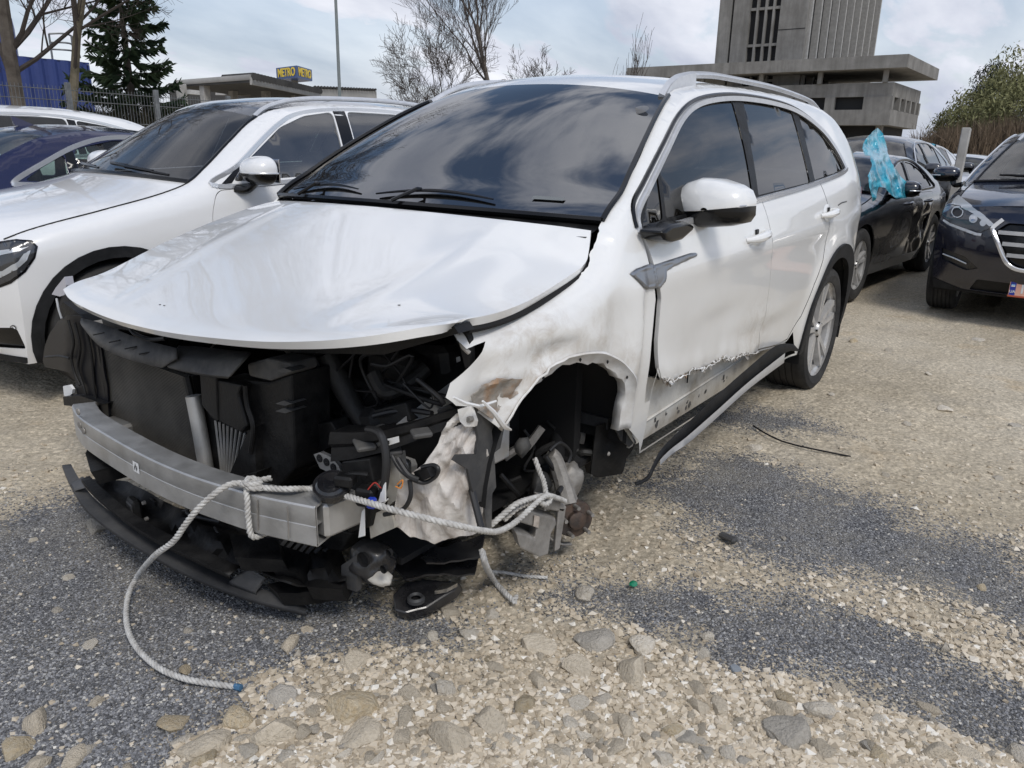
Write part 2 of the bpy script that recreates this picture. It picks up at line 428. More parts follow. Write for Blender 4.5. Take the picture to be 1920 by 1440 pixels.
# ================================================================ GROUND
GRAVEL_PX = [
    [(-500, 960), (0, 965), (110, 925), (300, 980), (520, 1060), (760, 1130), (870, 1185), (790, 1205), (690, 1215), (570, 1235), (440, 1275), (470, 1330), (330, 1400), (290, 1470), (240, 1700), (-700, 1700)],
    [(1040, 1088), (1150, 1080), (1330, 1098), (1500, 1115), (1700, 1180), (1920, 1285), (2300, 1440), (2400, 1750), (2100, 1560), (1920, 1425), (1700, 1345), (1520, 1275), (1350, 1245), (1200, 1175), (1060, 1135)],
    [(1170, 905), (1340, 850), (1450, 875), (1530, 895), (1600, 925), (1700, 955), (1920, 1055), (2400, 1250), (2400, 1400), (1920, 1180), (1750, 1105), (1600, 1085), (1450, 1065), (1350, 1005), (1230, 935)],
    [(1290, 775), (1380, 758), (1500, 778), (1545, 800), (1480, 816), (1330, 795)],
]
GPOLY = [np.array([UZ(px, py)[:2] for px, py in g]) for g in GRAVEL_PX]
def gravel_mask(P):
    """signed: >0.5 inside the dark gravel, soft over about 20 cm"""
    best = np.full(len(P), -1.0)
    for g in GPOLY:
        d = polydist(P, g)*np.where(pip(P, g), 1, -1); best = np.maximum(best, np.clip(d/0.26, -1, 1))
    return best*0.5+0.5
def ground_z(P):
    P = np.asarray(P, float); near = np.exp(-((P[:, 0]+1)**2+(P[:, 1])**2)/200.0)
    g = gravel_mask(P)
    z = 0.022*fnoise(P, 0.55, 3, 2)+0.010*fnoise(P, 2.1, 4, 2)+(0.014*(1-g)+0.003)*fnoise(P, 7.0, 5, 3)
    return z*np.maximum(near, 0.15)-0.012*g
def grow(a, b, step, lo, hi):
    v = list(np.arange(a, b, step)); s = step
    while v[-1] < hi: s *= 1.16; v.append(v[-1]+s)
    s = step; w = [v[0]]
    while w[-1] > lo: s *= 1.16; w.append(w[-1]-s)
    return np.array(w[:0:-1]+v)
gxs = grow(-3.2, 2.0, 0.026, -1500, 900); gys = grow(-2.2, 2.6, 0.026, -1500, 1500)
GX, GY = np.meshgrid(gxs, gys, indexing='ij'); GP = np.stack([GX.ravel(), GY.ravel()], 1)
gz = ground_z(GP); ga = gravel_mask(GP)
na, nb = len(gxs), len(gys); ii, jj = np.meshgrid(np.arange(na-1), np.arange(nb-1), indexing='ij'); ii = ii.ravel(); jj = jj.ravel()
gme = mesh_np('ground', np.column_stack([GP, gz]), np.stack([ii*nb+jj, (ii+1)*nb+jj, (ii+1)*nb+jj+1, ii*nb+jj+1], 1))
at = gme.attributes.new('gravel', 'FLOAT', 'POINT'); at.data.foreach_set('value', ga.astype(np.float32))
gm = principled('ground_dirt_and_gravel', (0.4, 0.35, 0.27), 0.95, spec=0.25); T = NT(gm); v = T.coords('Object')
atn = T.n('ShaderNodeAttribute', attribute_name='gravel')
edge = T.math('ADD', atn.outputs['Fac'], T.math('MULTIPLY', T.math('SUBTRACT', T.noise(v, 3.2, 10, 0.74), 0.5), 2.3))
gsoft = T.ramp(edge, [(0.22, 0.0), (0.80, 1.0)])
# dirt: pale clay with warm and grey patches, embedded grit
big = T.ramp(T.noise(v, 0.8, 5, 0.6), [(0.3, (0.42, 0.36, 0.265)), (0.5, (0.52, 0.45, 0.34)), (0.72, (0.61, 0.54, 0.425))])
warm = T.ramp(T.noise(v, 2.3, 4, 0.6), [(0.60, 0.0), (0.74, 0.55)])
c1 = T.mix(warm, big, (0.52, 0.40, 0.25))
fine = T.ramp(T.noise(v, 60, 8, 0.75), [(0.30, 0.55), (0.52, 1.0), (0.72, 1.28)])
c1 = T.mix(1.0, c1, fine, 'MULTIPLY')
grit = T.voro(v, 70.0, out=1); gs = T.n('ShaderNodeSeparateColor'); T.l(grit, gs.inputs[0])
gritm = T.ramp(gs.outputs[0], [(0.0, 0.62), (0.5, 0.95), (0.85, 1.05), (0.95, 1.4)])
c1 = T.mix(0.65, c1, T.mix(1.0, c1, gritm, 'MULTIPLY'))
dk = T.ramp(T.noise(v, 1.4, 6, 0.65), [(0.55, 0.0), (0.75, 0.45)])
c1 = T.mix(dk, c1, (0.27, 0.25, 0.215))
# gravel chips: each cell its own grey
ch = T.voro(v, 150.0, out=1); cs = T.n('ShaderNodeSeparateColor'); T.l(ch, cs.inputs[0])
chip = T.ramp(cs.outputs[0], [(0.0, (0.06, 0.061, 0.066)), (0.45, (0.148, 0.149, 0.155)), (0.8, (0.25, 0.25, 0.258)), (0.96, (0.36, 0.36, 0.36)), (1.0, (0.5, 0.48, 0.43))])
gmask = T.math('GREATER_THAN', gsoft, T.math('ADD', T.math('MULTIPLY', cs.outputs[1], 0.9), 0.05))
dusty = T.ramp(T.noise(v, 3.5, 6, 0.65), [(0.38, 0.0), (0.70, 0.65)])
chip = T.mix(dusty, chip, (0.36, 0.33, 0.275))
T.col(T.mix(gmask, c1, chip))
vd = T.voro(v, 150.0); vd2 = T.voro(v, 48.0); vd3 = T.voro(v, 21.0)
hdirt = T.math('ADD', T.math('MULTIPLY', T.noise(v, 28, 8, 0.7), 0.9), T.math('MULTIPLY', T.math('SUBTRACT', 0.6, vd2), 0.35))
hdirt = T.math('ADD', hdirt, T.math('MULTIPLY', T.math('SUBTRACT', 0.5, vd3), 0.5))
hg = T.math('MULTIPLY', T.math('SUBTRACT', 0.6, vd), 0.9)
hm = T.n('ShaderNodeMix'); T.l(gmask, hm.inputs[0]); T.l(hdirt, hm.inputs[2]); T.l(hg, hm.inputs[3])
T.bump(hm.outputs[0], 0.75, 0.016)
ground = new_obj('ground', gme, None, gm); tag(ground, kind='structure')

# ---- stones lying in and on the ground
rnd = random.Random(7)
stone_mats = []
for nme, a, b in (('stone_tan', (0.50, 0.43, 0.325), (0.64, 0.56, 0.44)), ('stone_cream', (0.56, 0.49, 0.385), (0.72, 0.66, 0.56)), ('stone_grey', (0.41, 0.375, 0.32), (0.52, 0.48, 0.415)), ('stone_ochre', (0.50, 0.39, 0.24), (0.56, 0.48, 0.35))):
    m = varied(nme, a, b, 5.0, 0.95, bump=1.0, bscale=9, spec=0.2, stops=(0.3, 0.6))
    T = NT(m); oi = T.n('ShaderNodeObjectInfo'); old = T.b.inputs['Base Color'].links[0].from_socket
    T.col(T.mix(1.0, old, T.ramp(oi.outputs['Random'], [(0, 0.78), (1, 1.12)]), 'MULTIPLY')); stone_mats.append(m)
blue_grey = varied('stone_blue_grey', (0.20, 0.225, 0.25), (0.28, 0.30, 0.32), 20, 0.85, bump=0.3)
def stone_mesh(seed, flat, mat, sub=2):
    bm = bmesh.new(); bmesh.ops.create_icosphere(bm, subdivisions=sub, radius=1.0); rs = random.Random(seed)
    off = Vector((seed*2.1, seed*5.3, seed*0.7)); planes = [(Vector((rs.gauss(0, 1), rs.gauss(0, 1), rs.gauss(0, 0.8))).normalized(), rs.uniform(0.50, 0.85)) for _ in range(9)]
    for vv in bm.verts:
        p = vv.co*(1+0.30*mnoise.noise(vv.co*1.1+off)+0.10*mnoise.noise(vv.co*3.1+off))
        for n_, d_ in planes:
            e = p.dot(n_)-d_
            if e > 0: p = p-n_*e*0.96
        p.z *= flat; p.y *= rs_y(seed); vv.co = p
    me = bpy.data.meshes.new('stone'); bm.to_mesh(me); bm.free()
    me.polygons.foreach_set('use_smooth', np.ones(len(me.polygons), bool)); me.set_sharp_from_angle(angle=math.radians(20)); me.materials.append(mat); return me
def rs_y(seed): return 0.62+0.36*((seed*0.6180339) % 1.0)
STONES = {k: [stone_mesh(40*k+s, 0.40+0.08*(s % 5), m, 3) for s in range(7)] for k, m in enumerate(stone_mats)}
BLUE_ME = stone_mesh(5, 0.5, blue_grey)
def put_stone(x, y, r, kind, sink=0.35, me=None, rz=None):
    me = me or rnd.choice(STONES[kind]); o = bpy.data.objects.new('stone', me); COL.objects.link(o); o.parent = ground
    z = float(ground_z(np.array([[x, y]]))[0]); o.location = (x, y, z+r*(0.5-sink)*0.55)
    o.rotation_euler = (rnd.uniform(-.25, .25), rnd.uniform(-.25, .25), rnd.uniform(0, 6.28) if rz is None else rz); o.scale = (r*rnd.uniform(.9, 1.15), r, r); return o
BIG = [(353,1174,9,1),(165,1196,14,1),(180,1310,13,0),(65,1350,25,0),(30,1395,26,3),(140,1412,26,0),(162,1395,16,1),(325,1355,30,3),(345,1387,16,1),(442,1352,32,3),(515,1380,42,0),(452,1388,17,1),(385,1408,42,0),(530,1312,26,2),(560,1232,11,1),(545,1212,22,0),(577,1180,15,0),(887,1184,21,1),(810,1192,14,1),(840,1145,23,0),(922,1148,15,1),(835,1298,24,1),(895,1338,12,1),(843,1388,46,0),(920,1364,32,0),(670,1328,46,3),(690,1378,42,0),(755,1388,21,0),(760,1352,24,0),(710,1432,20,1),(650,1418,17,1),(665,1248,27,0),(770,1308,21,0),(590,1338,16,0),(1112,1199,34,2),(1082,1316,22,1),(1130,1307,17,1),(1097,1381,17,1),(1157,1402,25,0),(1067,1354,19,1),(1172,1362,26,0),(1642,1354,15,1),(1695,1379,14,1),(1750,1356,10,1),(1575,1386,15,0),(1740,1328,17,0),(1575,1291,16,0),(1460,1332,33,0),(1535,1337,26,1),(1485,1378,46,2),(1210,1206,31,1),(1325,1193,16,1),(1320,1226,17,1),(1085,1252,29,0),(1015,1207,42,0),(1185,1267,36,0),(1215,1253,17,0),(1095,1119,24,1),(1310,1322,21,0),(1350,1322,26,0),(1555,1422,23,0),(1755,1417,26,0),(1805,1413,19,0),(1860,1411,10,1),(1910,1416,21,1),(1470,1306,21,3),(1595,1324,16,1),(1245,1428,21,1),(1042,1406,23,0),(960,1390,18,1),(985,1330,26,3),(1010,1280,22,0),(930,1250,20,0),(1410,845,15,1),(1835,637,10,1),(1665,660,8,1),(1740,705,8,1),(1905,800,10,2),(1770,770,12,1),(180,985,20,2),(130,1075,10,1),(60,1010,8,1),(105,1135,9,1),(60,1430,22,0),(240,1437,15,0),(1700,800,9,1),(1560,742,8,1),(1600,640,10,3),(1870,900,8,1),(1660,890,9,1),(1470,1010,8,2),(1230,960,8,1),(1590,1150,8,1),(1840,1100,10,3),(1920,1180,9,1)]
for px, py, r, k in BIG:
    p = UZ(px, py); d = np.linalg.norm(p-CAM); put_stone(p[0], p[1], r*d/FPX*1.10, k, 0.50)
o = put_stone(*UZ(1380, 1257)[:2], 18*2.0/FPX, 0, 0.1, BLUE_ME, 2.2)
tag(o, 'smooth blue-grey stone lying apart on the dark gravel')
n_single = 0
while n_single < 190:                                    # fist-sized stones of the rubble strip in the foreground
    px = rnd.uniform(280, 1920); py = rnd.triangular(1190, 1445, 1420); p = UZ(px, py)
    g = gravel_mask(np.array([p[:2]]))[0]
    if g > 0.35 and rnd.random() > 0.06: continue
    r = rnd.choice((0.008, 0.010, 0.012, 0.014, 0.018, 0.024)); put_stone(p[0], p[1], r*1.25, rnd.choice((0, 0, 1, 1, 0, 2, 3)), rnd.uniform(0.2, 0.6)); n_single += 1

def scatter(name, N, sampler, rlo, rhi, mat, seed, label, verts='ico', flat=0.6):
    """thousands of chips joined into one mesh"""
    rs = np.random.RandomState(seed); P = sampler(rs, N); N = len(P)
    base = np.array([(1, 0, 0), (-1, 0, 0), (0, 1, 0), (0, -1, 0), (0, 0, 1), (0, 0, -1)], float)
    tri = np.array([(0, 2, 4), (2, 1, 4), (1, 3, 4), (3, 0, 4), (2, 0, 5), (1, 2, 5), (3, 1, 5), (0, 3, 5)])
    r = rlo*(rhi/rlo)**(rs.rand(N)**1.8); V = base[None]*(1+0.5*(rs.rand(N, 6, 1)-0.5))
    V = V+0.28*(rs.rand(N, 6, 3)-0.5); q = rs.randn(N, 4); q /= np.linalg.norm(q, axis=1)[:, None]; w, x, y, z = q.T
    R = np.stack([np.stack([1-2*(y*y+z*z), 2*(x*y-w*z), 2*(x*z+w*y)], 1), np.stack([2*(x*y+w*z), 1-2*(x*x+z*z), 2*(y*z-w*x)], 1), np.stack([2*(x*z-w*y), 2*(y*z+w*x), 1-2*(x*x+y*y)], 1)], 1)
    V = np.einsum('nij,nkj->nki', R, V*r[:, None, None]); V[:, :, 2] *= flat
    V += np.column_stack([P, ground_z(P)+r*0.18])[:, None, :]
    F = (tri[None]+6*np.arange(N)[:, None, None]).reshape(-1, 3)
    me = mesh_np(name, V.reshape(-1, 3), F, False); ca = me.attributes.new('shade', 'FLOAT', 'POINT'); ca.data.foreach_set('value', np.repeat(rs.rand(N), 6).astype(np.float32))
    o = new_obj(name, me, ground, mat); tag(o, label, kind='stuff'); return o
def near_px(rs, N, cond, dmin=0.0):
    out = []
    while sum(map(len, out)) < N:
        n = 20000; px = rs.uniform(-80, 2000, n); py = 760+700*np.sqrt(rs.rand(n))
        d = FW[None]+RT[None]*((px-960)/FPX)[:, None]+UP[None]*((720-py)/FPX)[:, None]; t = -CAM[2]/d[:, 2]; P = CAM[None, :2]+t[:, None]*d[:, :2]
        out.append(P[cond(rs, P)])
    return np.vstack(out)[:N]
gchip = principled('gravel_chips', (0.1, 0.1, 0.11), 0.9, spec=0.3); T = NT(gchip); an = T.n('ShaderNodeAttribute', attribute_name='shade')
T.col(T.ramp(an.outputs['Fac'], [(0.0, (0.07, 0.071, 0.075)), (0.5, (0.178, 0.179, 0.186)), (0.82, (0.29, 0.29, 0.297)), (0.96, (0.40, 0.395, 0.38)), (1.0, (0.6, 0.57, 0.5))]))
scatter('gravel_chips', 60000, lambda rs, N: near_px(rs, N, lambda r, P: gravel_mask(P)+0.75*fnoise(P, 2.6, 9, 5)+0.30*r.randn(len(P)) > 0.56), 0.0022, 0.0062, gchip, 1, 'loose dark grey gravel chips spread in bands over the lot')
gpeb = principled('tan_pebbles', (0.4, 0.35, 0.27), 0.92, spec=0.25); T = NT(gpeb); an = T.n('ShaderNodeAttribute', attribute_name='shade')
T.col(T.ramp(an.outputs['Fac'], [(0.0, (0.36, 0.30, 0.22)), (0.4, (0.52, 0.445, 0.335)), (0.75, (0.61, 0.53, 0.415)), (0.93, (0.70, 0.635, 0.53)), (1.0, (0.80, 0.765, 0.69))]))
def tan_cond(r, P):
    px = (P-CAM[None, :2]); near = (P[:, 0]*0.66+P[:, 1]*0.75)       # towards the camera
    return (gravel_mask(P) < 0.5) & (r.rand(len(P)) < np.clip(0.30+0.9*(near-0.9), 0.22, 1.0))
scatter('tan_pebbles', 36000, lambda rs, N: near_px(rs, N, tan_cond), 0.0022, 0.016, gpeb, 2, 'small tan pebbles and crumbs of clay on the lot')
scatter('stray_pebbles', 500, lambda rs, N: near_px(rs, N, lambda r, P: gravel_mask(P) > 0.5), 0.004, 0.011, gpeb, 3, 'stray pale pebbles lying on the dark gravel')
# ================================================================ VEHICLE BUILDER
def pchip(pts):
    X = np.array([p[0] for p in pts], float); Yv = np.array([p[1] for p in pts], float)
    if X[0] > X[-1]: X, Yv = X[::-1], Yv[::-1]
    h = np.diff(X); d = np.diff(Yv)/h; m = np.zeros(len(X)); m[0], m[-1] = d[0], d[-1]
    for i in range(1, len(X)-1):
        if d[i-1]*d[i] > 0: m[i] = 3*(h[i-1]+h[i])/((2*h[i]+h[i-1])/d[i-1]+(h[i]+2*h[i-1])/d[i])
    def f(x):
        x = np.clip(np.asarray(x, float), X[0], X[-1]); i = np.clip(np.searchsorted(X, x)-1, 0, len(X)-2); t = (x-X[i])/h[i]
        return (2*t**3-3*t*t+1)*Yv[i]+(t**3-2*t*t+t)*h[i]*m[i]+(-2*t**3+3*t*t)*Yv[i+1]+(t**3-t*t)*h[i]*m[i+1]
    return f
class Shape:
    """side surface of a car body: y = S(x, z) for the left side, x forward from the front axle"""
    def __init__(s, hw, belt, top, plan, prof, tumble=0.36, curve=0.25, r_hood=0.07, r_roof=0.05, xc=-0.4, dent=None):
        s.hw = hw; s.belt = pchip(belt); s.top = pchip(top); s.plan = pchip(plan); s.prof = pchip(prof); s.tumble = tumble; s.curve = curve; s.rh = r_hood; s.rr = r_roof; s.xc = xc; s.dent = dent
    def S(s, x, z):
        x = np.asarray(x, float); z = np.asarray(z, float); b = s.belt(x); t = np.minimum(z/b, 1.0); y = s.hw*s.plan(x)*s.prof(t)
        e = np.maximum(z-b, 0); y = y-s.tumble*e-s.curve*e*e
        tp = s.top(x); sl = (s.top(x+0.01)-s.top(x-0.01))/0.02; q = np.maximum((tp-z)/np.sqrt(1+sl*sl), 0)
        w_ = np.clip((x-s.xc+0.15)/0.30, 0, 1); w_ = w_*w_*(3-2*w_); r = s.rr+(s.rh-s.rr)*w_; k = np.clip((r-q)/r, 0, 1); y = y-r*(1-np.sqrt(np.maximum(1-k*k, 0)))
        if s.dent is not None: y = y+s.dent(x, z)
        return y
    def P(s, xz, side=1, off=0.0):
        xz = np.asarray(xz, float); return np.column_stack([xz[:, 0], side*(s.S(xz[:, 0], xz[:, 1])+off), xz[:, 1]])
    def edge_rows(s, x0, x1, step=0.03):
        xs = np.arange(x0, x1, step); out = []
        for k in (0.004, 0.012, 0.024, 0.04):
            out.append(np.column_stack([xs, s.top(xs)-k]))
        return np.vstack(out)
def arch(cx, cz, r, a0, a1, n=24):
    return [(cx+r*math.cos(a), cz+r*math.sin(a)) for a in np.linspace(math.radians(a0), math.radians(a1), n)]

M_TYRE = varied('tyre_rubber', (0.018, 0.018, 0.019), (0.05, 0.048, 0.045), 7, 0.85, bump=0.2, bscale=60, spec=0.3)
M_CLAD = varied('black_plastic_cladding', (0.008, 0.0085, 0.0095), (0.020, 0.0205, 0.022), 12, 0.62, bump=0.15, bscale=200, spec=0.22)
M_BLACK = principled('gloss_black_trim', (0.004, 0.004, 0.0045), 0.22, coat=0.12, spec=0.35)
M_DARK = principled('dark_underbody', (0.006, 0.006, 0.0065), 0.9)
M_CHROME = principled('chrome_trim', (0.75, 0.76, 0.78), 0.18, metal=0.6)
M_SATIN = varied('satin_aluminium_trim', (0.56, 0.57, 0.59), (0.64, 0.65, 0.67), 30, 0.30, metal=0.35)
M_ALLOY = varied('alloy_wheel', (0.60, 0.59, 0.575), (0.44, 0.43, 0.415), 18, 0.28, r2=0.45, metal=0.4)
M_SEAT = varied('dark_seat_fabric', (0.025, 0.025, 0.027), (0.04, 0.04, 0.042), 40, 0.8)
M_BEIGE = varied('light_interior_fabric', (0.30, 0.29, 0.27), (0.38, 0.37, 0.35), 30, 0.8)
M_LENS = glass('clear_lamp_lens', (0.92, 0.94, 0.95), 1.5, 0.01, 0.01)
M_LAMP = principled('lamp_reflector', (0.55, 0.56, 0.58), 0.12, metal=1.0)
M_RED = principled('red_tail_lens', (0.25, 0.01, 0.012), 0.1, coat=1.0)
M_GLASS_DARK = glass('dark_privacy_glass', (0.035, 0.037, 0.04), 1.62)
M_GLASS_GREEN = glass('green_tinted_glass', (0.52, 0.62, 0.55), 1.55)
M_DISC = varied('brake_disc_iron', (0.05, 0.048, 0.046), (0.09, 0.06, 0.045), 20, 0.55, metal=0.6)

def make_wheel(parent, x, y, z, r, w, side, rim_r=None, spokes=5, mat=M_ALLOY, tread=True):
    """wheel with its tyre; y is the outer face"""
    rim_r = rim_r or r*0.68; yo = y; s = side
    k = 44 if tread else 28
    b = MB(); b.lathe([(rim_r*0.98, -0.004*s), (rim_r, -0.022*s), (rim_r*0.93, -0.035*s), (rim_r*0.90, -0.10*s), (rim_r*0.90, -(w-0.02)*s), (rim_r, -(w-0.004)*s)], (x, yo, z), 'y', k)
    for i in range(spokes):
        a0 = 2*math.pi*i/spokes+0.3
        for da in (-0.17, 0.17):
            a = a0+da; ai = a0+da*0.55
            ci, si = math.cos(ai), math.sin(ai); co, so = math.cos(a), math.sin(a)
            ri, ro = rim_r*0.14, rim_r*0.95; wi, wo = rim_r*0.060, rim_r*0.062
            P = []
            for (rr, c_, s_, ww, yy) in ((ri, ci, si, wi, -0.028), (rim_r*0.55, co, so, wi*0.85, -0.020), (ro, co, so, wo, -0.010)):
                for sg in (-1, 1): P.append((x+rr*c_-sg*ww*s_, yo+yy*s, z+rr*s_+sg*ww*c_))
                for sg in (1, -1): P.append((x+rr*c_-sg*ww*1.25*s_, yo+(yy-0.035)*s, z+rr*s_+sg*ww*1.25*c_))
            b.add(P, [(0, 1, 5, 4), (1, 2, 6, 5), (2, 3, 7, 6), (3, 0, 4, 7), (4, 5, 9, 8), (5, 6, 10, 9), (6, 7, 11, 10), (7, 4, 8, 11), (0, 3, 2, 1)])
    b.lathe([(0.001, -0.012*s), (rim_r*0.13, -0.014*s), (rim_r*0.17, -0.03*s), (rim_r*0.18, -0.07*s)], (x, yo, z), 'y', 20)
    wh = b.build('wheel', mat, parent)
    t = MB(); rw = r-rim_r
    prof = [(rim_r*0.985, 0.0-0.002), (rim_r*1.03, 0.004), (rim_r+rw*0.45, 0.012), (rim_r+rw*0.80, 0.004), (r*0.985, -0.012), (r, -0.03)]
    n = 5
    for i in range(n):
        y0 = -0.03-(w-0.06)*i/n; y1 = -0.03-(w-0.06)*(i+1)/n
        prof += [(r, y0-0.002), (r, y1+0.007), (r-0.007, y1+0.006), (r-0.007, y1+0.001)]
    prof += [(r, -w+0.03), (r*0.985, -w+0.012), (rim_r+rw*0.8, -w-0.004), (rim_r, -w)]
    t.lathe([(a, h*s) for a, h in prof], (x, yo, z), 'y', k); t.build('tyre', M_TYRE, wh, angle=28)
    h = MB(); h.lathe([(rim_r*0.15, -0.07*s), (rim_r*0.80, -0.085*s), (rim_r*0.80, -0.11*s), (rim_r*0.15, -0.115*s)], (x, yo, z), 'y', 28); h.build('brake_disc', M_DISC, wh)
    nut = MB()
    for i in range(5):
        a = 2*math.pi*i/5; nut.lathe([(0.001, -0.006*s), (0.007, -0.006*s), (0.008, -0.03*s)], (x+rim_r*0.15*math.cos(a), yo-0.010*s, z+rim_r*0.15*math.sin(a)), 'y', 6)
    nut.build('lug_nuts', M_BLACK, wh)
    return wh
def make_seat(parent, x, y, z, mat=M_SEAT, w=0.50):
    b = MB(); b.box((x, y, z+0.06), (0.50, w, 0.14), roty(-0.10), 0.05); b.box((x-0.28, y, z+0.38), (0.13, w*0.94, 0.62), roty(-0.30), 0.05)
    b.box((x-0.42, y, z+0.78), (0.09, w*0.5, 0.17), roty(-0.25), 0.035); return b.build('seat', mat, parent, angle=60)
def make_mirror(parent, base, tip, cap_mat, low_mat=M_BLACK, side=1, size=(0.14, 0.24, 0.17), chrome=False):
    """door mirror: arm, painted cap, black lower shell and glass; base/tip in car space"""
    base = np.array(base, float); tip = np.array(tip, float); sx, sy, sz = size
    arm = MB(); arm.tube(catmull([base, base*0.6+tip*0.4+np.array([0.0, 0, -0.045]), tip+np.array([0, -0.06*side, -sz*0.30])], 5), [0.045, 0.035, 0.04], 10, flat=0.6)
    mo = arm.build('mirror', low_mat, parent)
    nu, nv = 20, 13; G = np.zeros((nu, nv, 3))
    def shell(v0, v1, k):
        G = np.zeros((28, 12, 3))
        for i in range(28):
            a = 2*math.pi*i/28
            for j in range(12):
                b_ = v0+(v1-v0)*j/11; cb, sb = math.cos(b_), math.sin(b_)
                ca, sa = math.cos(a), math.sin(a); ca = math.copysign(abs(ca)**0.8, ca); sa_ = math.copysign(abs(sa)**0.6, sa)
                xx = ca*cb; xx = xx if xx > 0 else xx*0.35
                G[i, j] = (tip[0]+k*sx*0.75*xx, tip[1]+k*sy/2*sa_*(abs(cb)**0.7)*side, tip[2]+k*sz/2*math.copysign(abs(sb)**0.85, sb))
        return np.concatenate([G, G[:1]], 0)
    b = MB(); b.grid(shell(-0.12, math.pi/2, 1.0)); b.build('mirror_cap', cap_mat, mo, angle=60)
    b = MB(); b.grid(shell(-math.pi/2, -0.10, 0.985)); b.build('mirror_shell', low_mat, mo, angle=60)
    b = MB(); b.box((tip[0]-sx*0.29, tip[1], tip[2]), (0.008, sy*0.84, sz*0.80), None, 0.003); b.build('mirror_glass', M_LAMP, mo)
    b = MB(); P = [(tip[0]+sx*0.76*math.cos(t), tip[1]+side*sy*0.505*math.copysign(abs(math.sin(t))**0.62, math.sin(t)), tip[2]-0.012) for t in np.linspace(0.15, 1.75, 14)]
    b.tube(P, 0.006, 6); b.build('turn_signal', M_SATIN, mo)
    return mo
def handle(parent, sh, x, z, side, mat, L=0.22):
    b = MB(); y = float(sh.S(x, z)); p = []
    for t in np.linspace(0, 1, 11):
        xx = x+L/2-L*t; bulge = 0.038*math.sin(math.pi*min(1, max(0, t)))**0.45
        p.append((xx, side*(float(sh.S(xx, z+0.01*t))+bulge*0.9-0.004), z+0.015*t))
    b.tube(p, [0.010, 0.017, 0.018, 0.017, 0.010], 8, flat=1.0); h = b.build('door_handle', mat, parent)
    b = MB(); 
    G = np.zeros((9, 9, 3))
    for i in range(9):
        for j in range(9):
            a = (i/8-0.5)*L*0.62; c = (j/8-0.5)*0.075; q = max(0, 1-(a/(L*0.31))**2-(c/0.0375)**2)
            G[i, j] = (x-0.01+a, side*(float(sh.S(x-0.01+a, z-0.004+c))+0.0035-0.012*math.sqrt(q)*0), z-0.004+c)
    return h
def strip(path, wdt, depth, up=(0, 0, 1)):
    """flat moulding of given width and depth along a path; width runs along 'up' made square to the path"""
    P = np.asarray(path, float); T = np.gradient(P, axis=0); T /= np.linalg.norm(T, axis=1)[:, None]+1e-12; b = MB(); n = len(P); V = []
    for i in range(n):
        U = np.asarray(up if np.ndim(up) == 1 else up[i], float); Nn = np.cross(T[i], U); Nn /= np.linalg.norm(Nn)+1e-12; W = np.cross(Nn, T[i])
        for (a, c) in ((-.5, -.5), (-.5, .3), (-.3, .5), (.3, .5), (.5, .3), (.5, -.5)): V.append(P[i]+W*wdt*a+Nn*depth*c)
    F = [(i*6+k, i*6+(k+1) % 6, (i+1)*6+(k+1) % 6, (i+1)*6+k) for i in range(n-1) for k in range(6)]+[tuple(range(5, -1, -1)), tuple((n-1)*6+k for k in range(6))]
    return b.add(V, F)

